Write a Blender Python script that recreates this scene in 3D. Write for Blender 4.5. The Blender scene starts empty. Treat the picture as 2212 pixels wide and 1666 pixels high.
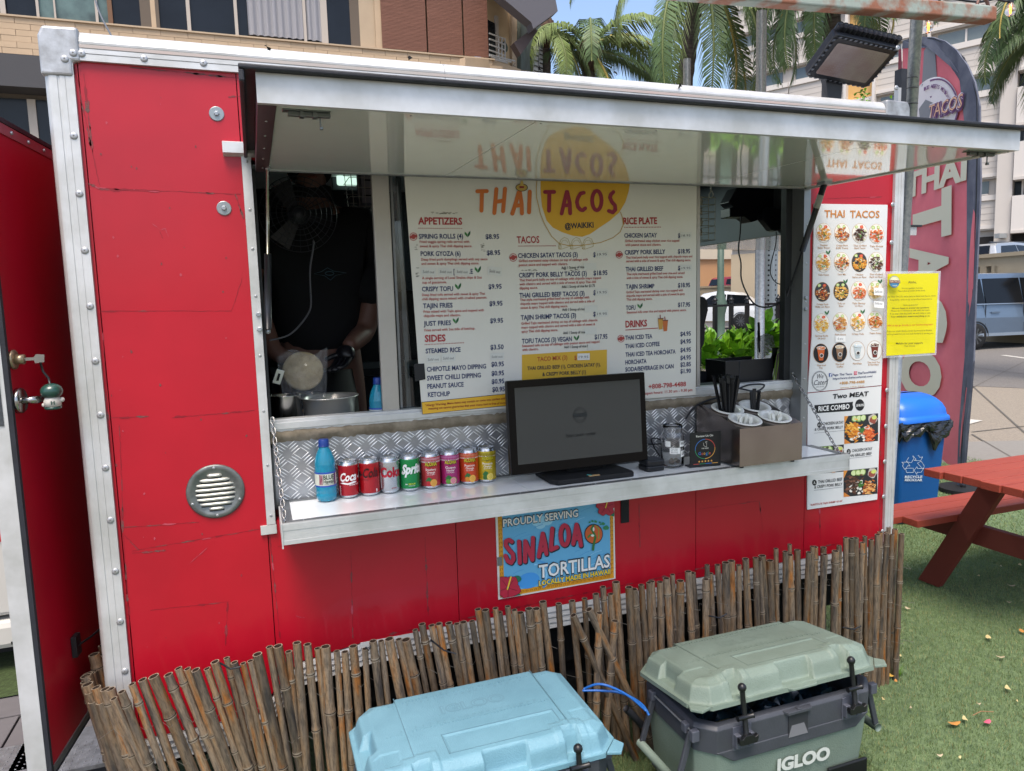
import bpy, bmesh, math, random
from mathutils import Vector, Matrix
random.seed(7)
sc = bpy.context.scene
R = math.radians
# ------------------------------------------------------------ camera, sky, sun, exposure
FPX = 1540.7; CW, CH = 2212.0, 1665.5           # focal length in pixels of a 2212 px wide frame
CAM = Vector((.241, -2.305, 1.654)); PITCH, YAW, ROLL = .1136, .3417, -.029
def _axes():
    f = Vector((math.sin(YAW)*math.cos(PITCH), math.cos(YAW)*math.cos(PITCH), -math.sin(PITCH)))
    r = Vector((math.cos(YAW), -math.sin(YAW), 0)); u = r.cross(f)
    c, s = math.cos(ROLL), math.sin(ROLL)
    return c*r+s*u, -s*r+c*u, f
AR, AU, AF = _axes()
cam = bpy.data.objects.new('camera', bpy.data.cameras.new('camera')); sc.collection.objects.link(cam)
cam.data.sensor_width = 36; cam.data.lens = 36*FPX/CW; cam.data.clip_start = .02; cam.data.clip_end = 2000
cam.matrix_world = Matrix(((AR.x, AU.x, -AF.x, CAM.x), (AR.y, AU.y, -AF.y, CAM.y), (AR.z, AU.z, -AF.z, CAM.z), (0, 0, 0, 1)))
sc.camera = cam
SUN_EL, SUN_AZ = R(66), R(205)                   # azimuth measured from +Y towards +X
w = bpy.data.worlds.new('World'); sc.world = w; w.use_nodes = True
nt = w.node_tree; bg = nt.nodes['Background']
sky = nt.nodes.new('ShaderNodeTexSky'); sky.sky_type = 'NISHITA'; sky.sun_disc = False
sky.sun_elevation = SUN_EL; sky.sun_rotation = SUN_AZ; sky.air_density = 1.0; sky.dust_density = 3.2; sky.ozone_density = 1.2
nt.links.new(sky.outputs[0], bg.inputs[0]); bg.inputs[1].default_value = .108
sl = bpy.data.lights.new('sun', 'SUN'); sl.energy = 1.5; sl.angle = R(28); sl.color = (1, .90, .79)
so = bpy.data.objects.new('sun', sl); sc.collection.objects.link(so)
sd = Vector((math.sin(SUN_AZ)*math.cos(SUN_EL), math.cos(SUN_AZ)*math.cos(SUN_EL), math.sin(SUN_EL)))
so.rotation_euler = (-sd).to_track_quat('-Z', 'Y').to_euler()
sc.view_settings.view_transform = 'Standard'; sc.view_settings.look = 'None'
sc.view_settings.gamma = 1; sc.view_settings.use_curve_mapping = False; sc.view_settings.exposure = 1.48

# ------------------------------------------------------------ helpers
def ray(u, v): return AR*((u-CW/2)/FPX) + AU*(-(v-CH/2)/FPX) + AF
def at(u, v, x=None, y=None, z=None):
    d = ray(u, v)
    t = (x-CAM.x)/d.x if x is not None else (y-CAM.y)/d.y if y is not None else (z-CAM.z)/d.z
    return CAM + d*t
def atp(u, v, p, n):
    d = ray(u, v); return CAM + d*((p-CAM).dot(n)/d.dot(n))
def Zf(ox, oy, s): return lambda x, y: ((ox+x/s)/1.84448, (oy+y/s)/1.84448)
ZA, ZB, ZC, ZD = Zf(1600, 680, 2.765), Zf(2200, 680, 2.765), Zf(1600, 1180, 2.765), Zf(2200, 1180, 2.765)
ZE, ZF, ZG, ZH = Zf(3150, 780, 2.688), Zf(3200, 1350, 3.331), Zf(1950, 1980, 3.785), Zf(1950, 1450, 2.5625)
ZI, ZJ, ZK, ZL = Zf(2500, 1500, 2.765), Zf(2750, 720, 3.144), Zf(2750, 1100, 3.332), Zf(3500, 900, 2.776)
ZM, ZN, ZO = Zf(3500, 1700, 2.38), Zf(3300, 0, 2.836), Zf(3640, 540, 2.975)
ZP = Zf(1000, 640, 2.974); ZR = Zf(1000, 1050, 2.347); ZS = Zf(0, 1300, 2.381)
Q = lambda ox, oy: Zf(ox, oy, 1.6265)

def hexc(h):
    h = h.lstrip('#'); o = []
    for i in (0, 2, 4):
        c = int(h[i:i+2], 16)/255; o.append(c/12.92 if c <= .04045 else ((c+.055)/1.055)**2.4)
    return tuple(o)
_mats = {}
def mat(name, col=(.5, .5, .5), rough=.5, metal=0, var=0, vs=6, col2=None, bump=0, bs=60, stretch=(1, 1, 1), coat=0,
        trans=0, alpha=1, emis=0, ior=1.45, rnd=0, thr=(.35, .65), spec=.5, rvar=0, uv='Object', detail=4):
    if name in _mats: return _mats[name]
    if isinstance(col, str): col = hexc(col)
    if isinstance(col2, str): col2 = hexc(col2)
    m = bpy.data.materials.new(name); m.use_nodes = True; _mats[name] = m
    N = m.node_tree.nodes; L = m.node_tree.links; b = N['Principled BSDF']
    b.inputs['Base Color'].default_value = (*col, 1); b.inputs['Roughness'].default_value = rough
    b.inputs['Metallic'].default_value = metal; b.inputs['IOR'].default_value = ior
    b.inputs['Specular IOR Level'].default_value = spec
    b.inputs['Coat Weight'].default_value = coat; b.inputs['Transmission Weight'].default_value = trans
    b.inputs['Alpha'].default_value = alpha
    if emis:
        b.inputs['Emission Color'].default_value = (*col, 1); b.inputs['Emission Strength'].default_value = emis
    tc = mp = None
    if var or col2 or bump or rvar:
        tc = N.new('ShaderNodeTexCoord'); mp = N.new('ShaderNodeMapping'); mp.inputs['Scale'].default_value = stretch
        L.new(tc.outputs[uv], mp.inputs[0])
    src = None
    if var or col2:
        n = N.new('ShaderNodeTexNoise'); n.inputs['Scale'].default_value = vs; n.inputs['Detail'].default_value = detail
        n.inputs['Roughness'].default_value = .6; L.new(mp.outputs[0], n.inputs[0])
        r = N.new('ShaderNodeValToRGB'); r.color_ramp.elements[0].position = thr[0]; r.color_ramp.elements[1].position = thr[1]
        c2 = col2 if col2 else tuple(min(1, c*(1+var)) for c in col)
        c1 = col if col2 else tuple(c*(1-var) for c in col)
        r.color_ramp.elements[0].color = (*c1, 1); r.color_ramp.elements[1].color = (*c2, 1)
        L.new(n.outputs[0], r.inputs[0]); src = r.outputs[0]
        if rvar:
            q = N.new('ShaderNodeMapRange'); q.inputs[3].default_value = rough-rvar; q.inputs[4].default_value = rough+rvar
            L.new(n.outputs[0], q.inputs[0]); L.new(q.outputs[0], b.inputs['Roughness'])
    if rnd:
        oi = N.new('ShaderNodeObjectInfo'); hs = N.new('ShaderNodeHueSaturation')
        q = N.new('ShaderNodeMapRange'); q.inputs[3].default_value = 1-rnd; q.inputs[4].default_value = 1+rnd
        L.new(oi.outputs['Random'], q.inputs[0]); L.new(q.outputs[0], hs.inputs['Value'])
        if src: L.new(src, hs.inputs['Color'])
        else: hs.inputs['Color'].default_value = (*col, 1)
        src = hs.outputs[0]
    if src: L.new(src, b.inputs['Base Color'])
    if bump:
        n2 = N.new('ShaderNodeTexNoise'); n2.inputs['Scale'].default_value = bs; n2.inputs['Detail'].default_value = 5
        L.new(mp.outputs[0], n2.inputs[0]); bp = N.new('ShaderNodeBump'); bp.inputs['Strength'].default_value = bump
        bp.inputs['Distance'].default_value = .004
        L.new(n2.outputs[0], bp.inputs['Height']); L.new(bp.outputs[0], b.inputs['Normal'])
    return m
def ink(h, rough=.5):
    return mat('ink_'+h.strip('#')+('' if rough == .5 else '_g'), h, rough)

ROOTW = {}
def thing(name, label, cat, loc=(0, 0, 0), group=None):
    o = bpy.data.objects.new(name, None); sc.collection.objects.link(o); o.location = loc; o.empty_display_size = .05
    o['label'] = label; o['category'] = cat
    if group: o['group'] = group
    ROOTW[o.name] = Vector(loc); return o
def tag(o, label=None, cat=None, group=None, kind=None):
    if label: o['label'] = label
    if cat: o['category'] = cat
    if group: o['group'] = group
    if kind: o['kind'] = kind
    return o
class MB:
    def __init__(s, T=None): s.v = []; s.f = []; s.m = []; s.T = T or Matrix(); s.mi = 0; s.sm = []; s.smooth = False
    def add(s, vs, fs, mi=None):
        n = len(s.v); T = s.T
        for p in vs: s.v.append(T @ Vector(p))
        for f in fs: s.f.append([i+n for i in f]); s.m.append(s.mi if mi is None else mi); s.sm.append(s.smooth)
        return s
    def box(s, lo, hi, T=None):
        x0, y0, z0 = lo; x1, y1, z1 = hi
        vs = [(x0, y0, z0), (x1, y0, z0), (x1, y1, z0), (x0, y1, z0), (x0, y0, z1), (x1, y0, z1), (x1, y1, z1), (x0, y1, z1)]
        if T is not None: vs = [T @ Vector(p) for p in vs]
        return s.add(vs, [(3, 2, 1, 0), (4, 5, 6, 7), (0, 1, 5, 4), (1, 2, 6, 5), (2, 3, 7, 6), (3, 0, 4, 7)])
    def quad(s, a, b, c, d): return s.add([a, b, c, d], [(0, 1, 2, 3)])
    def hexa(s, p): # 8 points, bottom 4 ccw then top 4
        return s.add(p, [(3, 2, 1, 0), (4, 5, 6, 7), (0, 1, 5, 4), (1, 2, 6, 5), (2, 3, 7, 6), (3, 0, 4, 7)])
    def prism(s, pts, vec):
        n = len(pts); vec = Vector(vec); P = [Vector(p) for p in pts]
        vs = P+[p+vec for p in P]
        return s.add(vs, [tuple(range(n))[::-1], tuple(range(n, 2*n))]+[(i, (i+1) % n, (i+1) % n+n, i+n) for i in range(n)])
    def poly(s, pts): return s.add(pts, [tuple(range(len(pts)))])
    def lathe(s, prof, c=(0, 0, 0), n=16, axis='z', cap=True):
        vs = []; fs = []; c = Vector(c)
        for r, h in prof:
            for i in range(n):
                a = 2*math.pi*i/n; p = (r*math.cos(a), r*math.sin(a), h)
                if axis == 'y': p = (p[0], p[2], p[1])
                if axis == 'x': p = (p[2], p[0], p[1])
                vs.append(c+Vector(p))
        for k in range(len(prof)-1):
            for i in range(n):
                j = (i+1) % n; fs.append((k*n+i, k*n+j, (k+1)*n+j, (k+1)*n+i))
        if cap:
            fs.append(tuple(range(n))[::-1]); fs.append(tuple(range((len(prof)-1)*n, len(prof)*n)))
        return s.add(vs, fs)
    def tube(s, pts, r, n=8, closed=False, cap=True, flat=1):
        P = [Vector(p) for p in pts]; m = len(P); rr = r if isinstance(r, (list, tuple)) else [r]*m
        vs = []; fs = []; pu = None
        for i in range(m):
            if closed: d = P[(i+1) % m]-P[i-1]
            else: d = P[min(i+1, m-1)]-P[max(i-1, 0)]
            if d.length < 1e-9: d = Vector((0, 0, 1))
            d.normalize()
            if pu is None:
                pu = Vector((0, 0, 1)) if abs(d.z) < .9 else Vector((1, 0, 0))
            uu = (pu-d*pu.dot(d)).normalized(); ww = d.cross(uu); pu = uu
            for k in range(n):
                a = 2*math.pi*k/n; vs.append(P[i]+(uu*math.cos(a)*flat+ww*math.sin(a))*rr[i])
        for i in range(m if closed else m-1):
            for k in range(n):
                j = (i+1) % m; q = (k+1) % n; fs.append((i*n+k, j*n+k, j*n+q, i*n+q))
        if cap and not closed: fs.append(tuple(range(n))[::-1]); fs.append(tuple(range((m-1)*n, m*n)))
        return s.add(vs, fs)
    def ball(s, c, r, n=10, m=6, sc_=(1, 1, 1)):
        vs = []; fs = []; c = Vector(c)
        for i in range(m+1):
            t = math.pi*i/m
            for k in range(n):
                a = 2*math.pi*k/n; vs.append(c+Vector((r*sc_[0]*math.sin(t)*math.cos(a), r*sc_[1]*math.sin(t)*math.sin(a), r*sc_[2]*math.cos(t))))
        for i in range(m):
            for k in range(n):
                q = (k+1) % n; fs.append((i*n+k, (i+1)*n+k, (i+1)*n+q, i*n+q))
        return s.add(vs, fs)
    def mesh(s, name, mats, off=Vector((0, 0, 0))):
        me = bpy.data.meshes.new(name); me.from_pydata([tuple(p-off) for p in s.v], [], s.f)
        if not isinstance(mats, (list, tuple)): mats = [mats]
        for m in mats: me.materials.append(m)
        me.polygons.foreach_set('material_index', s.m); me.polygons.foreach_set('use_smooth', s.sm); me.update(); return me
    def build(s, name, mats, parent=None, bevel=0, label=None, cat=None, group=None, kind=None, loc=None, seg=2, auto=False):
        if parent is not None: base = ROOTW[parent.name]
        else: base = Vector(loc) if loc is not None else Vector((0, 0, 0))
        me = s.mesh(name, mats, base)
        if any(s.sm) or auto:
            pass
        o = bpy.data.objects.new(name, me); sc.collection.objects.link(o)
        if parent is not None: o.parent = parent
        else: o.location = base
        ROOTW[o.name] = base
        if bevel:
            b = o.modifiers.new('bevel', 'BEVEL'); b.width = bevel; b.segments = seg; b.limit_method = 'ANGLE'; b.angle_limit = R(35)
        return tag(o, label, cat, group, kind)
def cp(o, parent, loc=None, rot=None, name=None):
    c = o.copy(); sc.collection.objects.link(c); c.parent = parent
    if loc is not None: c.location = Vector(loc)-(ROOTW[parent.name] if parent else Vector((0, 0, 0)))
    if rot is not None: c.rotation_euler = rot
    return c
def inst(me, name, parent, loc, rot=(0, 0, 0), scale=(1, 1, 1), label=None):
    o = bpy.data.objects.new(name, me); sc.collection.objects.link(o); o.parent = parent
    o.location = Vector(loc)-(ROOTW[parent.name] if parent else Vector((0, 0, 0))); o.rotation_euler = rot; o.scale = scale
    if label: o['label'] = label
    ROOTW[o.name] = Vector(loc); return o

# ------------------------------------------------------------ lettering
_gl = {}
def glyphs(t, bold=.0, res=2):
    k = (t, bold, res)
    if k in _gl: return _gl[k]
    cu = bpy.data.curves.new('t', 'FONT'); cu.body = t; cu.size = 1; cu.offset = bold; cu.resolution_u = res
    o = bpy.data.objects.new('t', cu); me = bpy.data.meshes.new_from_object(o)
    vs = [(v.co.x, v.co.y) for v in me.vertices]; fs = [tuple(p.vertices) for p in me.polygons]
    bpy.data.objects.remove(o); bpy.data.curves.remove(cu); bpy.data.meshes.remove(me)
    x0 = min(v[0] for v in vs); x1 = max(v[0] for v in vs); _gl[k] = (vs, fs, x0, x1); return _gl[k]
CAPH = max(v[1] for v in glyphs('H')[0])
class Sign:
    """collects flat print per colour on a plane; pl maps a pixel (u,v) to a point of the plane, up is the plane's up"""
    def __init__(s, parent, pl, normal=(0, -1, 0), up=(0, 0, 1), z=None, bold=.012, eps=.0006):
        s.p = parent; s.pl = pl; s.n = Vector(normal).normalized(); s.up = Vector(up).normalized(); s.L = {}; s.z = z; s.bold = bold; s.eps = eps; s.k = 0
    def o_(s, lay): s.k += 1; return s.n*(s.eps*(lay+(s.k % 83)*.009))
    def mb(s, col, lay=1):
        k = (col, lay)
        if k not in s.L: s.L[k] = MB()
        return s.L[k]
    def P(s, x, y, Z=None):
        Z = Z or s.z; u, v = Z(x, y) if Z else (x, y); return s.pl(u, v)
    def t(s, txt, a, b, h, col, Z=None, bold=None, lay=2, res=2, slant=0):
        A = s.P(*a, Z); B = s.P(*b, Z); H = (s.P(a[0], a[1]-h, Z)-A).length
        vs, fs, x0, x1 = glyphs(txt, s.bold if bold is None else bold, res)
        ex = B-A; W = ex.length; ex.normalize(); ey = s.n.cross(ex)
        o = A+s.n*(s.eps*lay)
        s.mb(col, lay).add([o+ex*((p[0]-x0)/(x1-x0)*W+slant*p[1]/CAPH*H)+ey*(p[1]/CAPH*H) for p in vs], fs)
    def c(s, txt, c, w, h, col, Z=None, slope=0, **k):
        s.t(txt, (c[0]-w/2, c[1]+slope*w/2), (c[0]+w/2, c[1]-slope*w/2), h, col, Z, **k)
    def poly(s, pts, col, Z=None, lay=1):
        o = s.o_(lay); s.mb(col, lay).poly([s.P(*p, Z)+o for p in pts])
    def stroke(s, pts, w, col, Z=None, lay=2, closed=False, cap=True):
        P = [Vector((*p, 0)) for p in pts]; m = len(P)
        f = lambda p: s.P(p[0], p[1], Z)
        M = s.mb(col, lay)
        for i in range(m if closed else m-1):
            a, b = P[i], P[(i+1) % m]; d = b-a
            if d.length < 1e-6: continue
            q = Vector((-d.y, d.x, 0)).normalized()*w/2
            o = s.o_(lay); M.poly([f(t)+o for t in (a-q, b-q, b+q, a+q)])
        if cap:
            for j, a in enumerate(P):
                a2 = a.copy(); k = 10
                o = s.o_(lay)
                M.poly([f(a2+Vector((math.cos(2*math.pi*i/k), math.sin(2*math.pi*i/k), 0))*w/2)+o for i in range(k)])
    def disc(s, c, rx, ry, col, Z=None, lay=1, n=24):
        s.poly([(c[0]+rx*math.cos(2*math.pi*i/n), c[1]+ry*math.sin(2*math.pi*i/n)) for i in range(n)], col, Z, lay)
    def ring(s, c, rx, ry, w, col, Z=None, lay=2, n=28, a0=0, a1=360):
        f = lambda r1, r2, a: s.P(c[0]+r1*math.cos(a), c[1]+r2*math.sin(a), Z)+s.n*(s.eps*lay)
        M = s.mb(col, lay)
        for i in range(n):
            a = R(a0+(a1-a0)*i/n); b = R(a0+(a1-a0)*(i+1)/n)
            M.poly([f(rx-w/2, ry-w/2, a), f(rx+w/2, ry+w/2, a), f(rx+w/2, ry+w/2, b), f(rx-w/2, ry-w/2, b)])
    def dots(s, a, b, w, col, Z=None, n=24):
        for i in range(n):
            x = a[0]+(b[0]-a[0])*i/(n-1); y = a[1]+(b[1]-a[1])*i/(n-1)
            s.poly([(x-w*.5, y-w*.5), (x+w*.5, y-w*.5), (x+w*.5, y+w*.5), (x-w*.5, y+w*.5)], col, Z, 2)
    def rect(s, x0, y0, x1, y1, col, Z=None, lay=1, sl=0):
        d = sl*(x1-x0); s.poly([(x0, y0), (x1, y0-d), (x1, y1-d), (x0, y1)], col, Z, lay)
    def leaf(s, c, r, Z=None):
        x, y = c
        s.poly([(x, y+r), (x-r*.9, y), (x-r*.9, y-r*.8), (x-r*.3, y-r*.4), (x, y+r*.1)], '#3c7a3e', Z, 2)
        s.poly([(x+r*.08, y+r), (x+r*.1, y), (x+r*.5, y-r*.7), (x+r, y-r*1.1), (x+r*.95, y-r*.1), (x+r*.6, y+r*.5)], '#1e5a34', Z, 2)
    def done(s, name='lettering'):
        for (col, lay), M in s.L.items(): M.build(name, ink(col), s.p)
PY = lambda y: (lambda u, v: at(u, v, y=y))

# shared materials
RED = mat('red_paint', '#a6041e', .42, var=.10, vs=1.6, bump=.12, bs=9, coat=.15, rvar=.08)
REDD = mat('red_paint_worn', '#86202a', .7, col2='#5a4440', vs=40, bump=.5, bs=90)
ALU = mat('brushed_aluminium', '#b9bcbe', .42, .75, col2='#a2a6a6', vs=5, stretch=(1, 1, 1), bump=.05, bs=80, rvar=.1)
ALUW = mat('weathered_aluminium', '#cccdcd', .45, .35, col2='#b3b4b1', vs=7, bump=.08, bs=60, rvar=.1)
ALUD = mat('dull_aluminium', '#7d7f80', .45, .7, var=.15, vs=14, bump=.1, bs=50)
GROOVE = mat('groove_grey', '#6d6c6a', .8)  # darker grey for the rail groove lines and rivet centres
RUB = mat('black_rubber', '#22242a', .6, var=.2, vs=20, bump=.2, bs=120)
BLK = mat('black_plastic', '#131417', .38, var=.1, vs=30, bump=.05, bs=200)
BLKM = mat('black_matte', '#0e0f12', .75, var=.15, vs=10)
STEEL = mat('stainless_steel', '#a7a6a4', .22, 1, var=.12, vs=4, bump=.02, bs=40, rvar=.08)
GALV = mat('galvanised_steel', '#8f959a', .42, .7, col2='#a9adb0', vs=60, bump=.05, bs=90)
WHITE = mat('white_gloss', '#eceff0', .12, var=.03, vs=3, coat=.5)
CAULK = mat('old_sealant', '#8c8170', .8, col2='#6b6150', vs=18, bump=1.2, bs=30)
GLASS = mat('clear_glass', (1, 1, 1), .02, trans=1, ior=1.45)
# ------------------------------------------------------------ ground, road, turf
def flat(name, pts, z, m, kind='structure'):
    M = MB(); M.poly([(x, y, z) for x, y in pts]); return M.build(name, m, None, kind=kind)
flat('ground', [(-400, -400), (400, -400), (400, 400), (-400, 400)], -.03, mat('ground_grey', '#6e6a62', .9, var=.1, vs=.3))
CON = mat('pavement_concrete', '#8a8173', .9, col2='#776f64', vs=60, thr=(.4, .6), bump=.5, bs=90)
flat('pavement', [(-3.0, -4), (14, -4), (14.2, 3.2), (10.5, 9.4), (9, 30), (-12, 30), (-12, -4)], -.022, CON)
ASP = mat('asphalt', '#706c68', .9, col2='#5f5c58', vs=40, thr=(.4, .6), bump=.4, bs=80)
flat('road', [(14.2, -20), (60, -20), (60, 60), (5, 60), (9, 30), (10.5, 9.4), (14.2, 3.2)], -.018, ASP)
LM = mat('lane_paint', '#b5b2aa', .8, var=.1, vs=10)
for (u0, v0), (u1, v1), nm_ in (((2166, 766), (2212, 772), 0), ((2083, 912), (2110, 905), 1)):
    a, b = at(u0, v0, z=0), at(u1, v1, z=0); d = (b-a).normalized(); q = Vector((-d.y, d.x, 0))*.07; M = MB(); M.poly([(p.x, p.y, -.012) for p in (a-q, b+d*(1.2-1.2*nm_)-q, b+d*(1.2-1.2*nm_)+q, a+q)]); M.build('lane_marking', LM, None, kind='structure')
a, b = at(1530, 735, z=0), at(1700, 728, z=0); M = MB(); M.poly([(a.x, a.y, -.012), (b.x, b.y, -.012), (b.x, b.y+.4, -.012), (a.x, a.y+.4, -.012)]); M.build('lane_marking', mat('yellow_line', '#b08a3c', .8), None, kind='structure')
a, b = at(1530, 762, z=0), at(1700, 752, z=0); M = MB(); M.poly([(a.x, a.y, -.012), (b.x, b.y, -.012), (b.x, b.y+.25, -.012), (a.x, a.y+.25, -.012)]); M.build('lane_marking', LM, None, kind='structure')
# sidewalk slab joints near the turf
flat('gutter', [(5.5, 2.72), (12, .6), (13, .9), (13, 1.3), (7, 3.6)], -.016, mat('gutter_concrete', '#7a7771', .85, var=.05, vs=30, bump=.2, bs=60))
J = mat('joint_dark', '#5a5650', .9)
for (u0, v0), (u1, v1) in (((2082, 815), (2212, 930)), ((2075, 848), (2212, 780)), ((2100, 930), (2212, 918)), ((2085, 790), (2212, 806)), ((2100, 935), (2212, 1000))):
    a, b = at(u0, v0, z=0), at(u1, v1, z=0); d = (b-a).normalized(); q = Vector((-d.y, d.x, 0))*.012; M = MB(); M.poly([(p.x, p.y, -.0145) for p in (a-q, b+d-q, b+d+q, a+q)]); M.build('pavement_joint', J, None, kind='structure')
# artificial turf: base sheet and blades
TB = mat('turf_base', '#4a5c40', .95, col2='#627450', vs=35, bump=.8, bs=120)
flat('turf', [(-.35, -3.2), (9.5, -3.2), (8.6, 1.95), (6.9, 2.62), (4.0, 3.4), (-.35, 3.4)], -.008, TB)
import numpy as np
rng = np.random.default_rng(4)
def blades(n, x0, x1, y0, y1, hmin, hmax, wd):
    x = rng.uniform(x0, x1, n); y = rng.uniform(y0, y1, n); keep = ~((x < 2.85) & (y > -.08)); keep &= (y < 2.62-(x-6.9)*.4) | (x < 6.9); keep &= (y < 3.4); x, y = x[keep], y[keep]; n = len(x)
    a = rng.uniform(0, 2*np.pi, n); h = rng.uniform(hmin, hmax, n); la = rng.uniform(0, 2*np.pi, n); ln = rng.uniform(.2, 1.1, n)*h; w = wd*rng.uniform(.7, 1.3, n)
    V = np.zeros((n, 3, 3)); V[:, 0, 0] = x-np.cos(a)*w; V[:, 0, 1] = y-np.sin(a)*w; V[:, 1, 0] = x+np.cos(a)*w; V[:, 1, 1] = y+np.sin(a)*w; V[:, 2, 0] = x+np.cos(la)*ln; V[:, 2, 1] = y+np.sin(la)*ln; V[:, 2, 2] = h; V[:, :2, 2] = -.008
    return V.reshape(-1, 3)
V = np.concatenate([blades(150000, 2.05, 4.6, -1.0, 1.6, .004, .011, .0012), blades(70000, 1.1, 2.2, -.95, -.05, (.004), .011, .0012), blades(90000, 4.4, 8.6, -1.2, 3.3, .005, .013, .0022), blades(20000, 1.0, 1.6, -.9, -.1, .01, .02, .0011)])
me = bpy.data.meshes.new('turf_blades'); nt_ = len(V)//3; me.vertices.add(len(V)); me.vertices.foreach_set('co', V.ravel()); me.loops.add(len(V)); me.loops.foreach_set('vertex_index', np.arange(len(V), dtype=np.int32)); me.polygons.add(nt_); me.polygons.foreach_set('loop_start', np.arange(0, len(V), 3, dtype=np.int32))
try: me.polygons.foreach_set('loop_total', np.full(nt_, 3, dtype=np.int32))
except Exception: pass
gm = mat('turf_green', '#61774a', .65, col2='#7f9066', vs=160, thr=(.42, .6), detail=2, spec=.3); me.materials.append(gm)
me.polygons.foreach_set('material_index', (rng.random(nt_) < .1).astype(np.int32)*1); me.materials.append(mat('turf_tan', '#8f8a5c', .7)); me.update(); me.validate()
o = bpy.data.objects.new('turf_blades', me); sc.collection.objects.link(o); o['kind'] = 'stuff'
# paving on the left, step plates, lawn strip
SL = mat('paving_slab', '#5f5c5e', .9, col2='#535052', vs=3, bump=.2, bs=12)
M = MB(); M.poly([(-4, -2, -.020), (-.36, -2, -.020), (-.36, 5, -.020), (-4, 5, -.020)]); PVG = M.build('paving', mat('paving_joint', '#3a3632', .9), None, kind='structure')
for j in range(-1, 9):
    for i in range(5):
        x0 = -.37-(i+1)*.62+(.2 if j % 2 else 0); y0 = -1.4+j*.62; M = MB(); M.box((x0, y0, -.019), (min(x0+.61, -.36), y0+.608, -.004+.002*((i+j) % 2))); M.build('slab', SL, PVG, bevel=.003)
SP_ = mat('step_tread', '#6a6b6e', .4, .6, col2='#84868a', vs=30, bump=.4, bs=120)
for lab, a_, b_ in (('grey dimpled metal step plate at the lower left corner', (-5, 1618), (45, 1650)), ('grey dimpled metal step plate just behind the red door bottom', (150, 1578), (195, 1640))):
    p0_, p1_ = at(*a_, z=.12), at(*b_, z=.10); T = thing('step_plate', lab, 'step', (p0_.x, p0_.y, 0)); M = MB(); M.box((p0_.x-.15, min(p0_.y, p1_.y)-.05, .09), (max(p1_.x, p0_.x+.2), max(p0_.y, p1_.y)+.03, .105)); M.build('plate', SP_, T)
    M = MB(); M.smooth = True
    for i in range(16):
        for j in range(8): M.lathe([(.0035, .105), (.002, .107)], (p0_.x-.13+i*.022, min(p0_.y, p1_.y)-.04+j*.022, 0), 6)
    M.build('dimples', SP_, T, kind='stuff')
# white truck body behind the door
T = thing('white_truck', 'white truck body with a red and yellow sticker behind the open door', 'truck', (-1.2, 1.6, 0)); WT_ = mat('truck_white', '#b9b8b2', .5, var=.05, vs=2)
yb = 1.5; a = at(20, 1330, y=yb); b = at(20, 1400, y=yb); M = MB(); M.box((-3.2, yb, a.z), (at(60, 1300, y=yb).x+.1, yb+.6, 2.6 if False else at(20, 900, y=yb).z)); M.build('body', WT_, T, bevel=.02)
M = MB(); M.box((-3.2, yb-.02, b.z), (at(60, 1300, y=yb).x+.1, yb+.6, a.z-.02)); M.build('bumper', WT_, T, bevel=.03); M = MB(); M.box((at(24, 1385, y=yb-.02).x, yb-.024, at(24, 1392, y=yb-.02).z), (at(48, 1385, y=yb-.02).x, yb-.0205, at(24, 1386, y=yb-.02).z)); M.build('slot', mat('slot_black', '#111', .8) if False else mat('slot_black', '#111111', .8), T)
M = MB(); M.box((-3, yb-.004, at(0, 1170, y=yb).z), (at(8, 1100, y=yb).x, yb-.001, at(0, 1060, y=yb).z)); M.build('red_sticker', mat('sticker_red', '#b01822', .5), T); M = MB(); M.box((-3, yb-.006, at(0, 1108, y=yb).z), (at(4, 1100, y=yb).x, yb-.0045, at(0, 985, y=yb).z)); M.build('yellow_sticker', mat('sticker_yellow', '#c9a020', .5), T)
flat('lawn_strip', [(-4, 1.25), (-.4, 1.25), (-.4, 1.75), (-4, 1.75)], .004, mat('lawn', '#3a4a26', .95, col2='#2a3518', vs=60, bump=1, bs=90))
# ------------------------------------------------------------ food trailer
TR = thing('food_trailer', 'red food trailer with aluminium trim, raised awning and serving counter', 'food trailer', (1.28, 0, 0))
XL, XR = -.251, 2.815; YB = 2.0; OX0, OX1, OZ0, OZ1 = .262, 2.296, 1.02, 2.085; JY = .06
fy = .0
# front wall: separate red sheets with fine seams
sx0 = at(200, 600, y=0).x + .012
sA = at(985, 1150, y=0).x; sB = at(1503, 1150, y=0).x
G = .0014
def panel(x0, x1, z0, z1, poly=None):
    M = MB()
    if poly: M.prism([(p[0], fy, p[1]) for p in poly], (0, .045, 0))
    else: M.box((x0+G, fy, z0), (x1-G, fy+.045, z1))
    return M.build('wall_panel', RED, TR)
panel(-.179, sx0, .36, 2.352)
panel(0, 0, 0, 0, [(sx0+G, .372), (.17, .38), (.235-G, .46), (.235-G, 2.352), (sx0+G, 2.352)])
panel(.235, 2.328, 2.087, 2.352)
panel(0, 0, 0, 0, [(.235+G, .455), (.30, .525), (.50, .55), (sA-G, .556), (sA-G, 1.0), (.235+G, 1.0)])
panel(sA, sB, .556, 1.0); panel(sB, 2.328, .565, 1.0)
panel(2.328, 2.755, .565, 2.352)
M = MB(); M.box((-.17, .048, .42), (.25, .06, 2.33)); M.box((.25, .048, .56), (2.78, .06, 1.02)); M.box((2.31, .048, .56), (2.78, .06, 2.33)); M.box((.25, .048, 2.09), (2.31, .06, 2.33))
M.build('wall_backing', mat('dark_seam', '#4a0d14', .8), TR)
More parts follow.
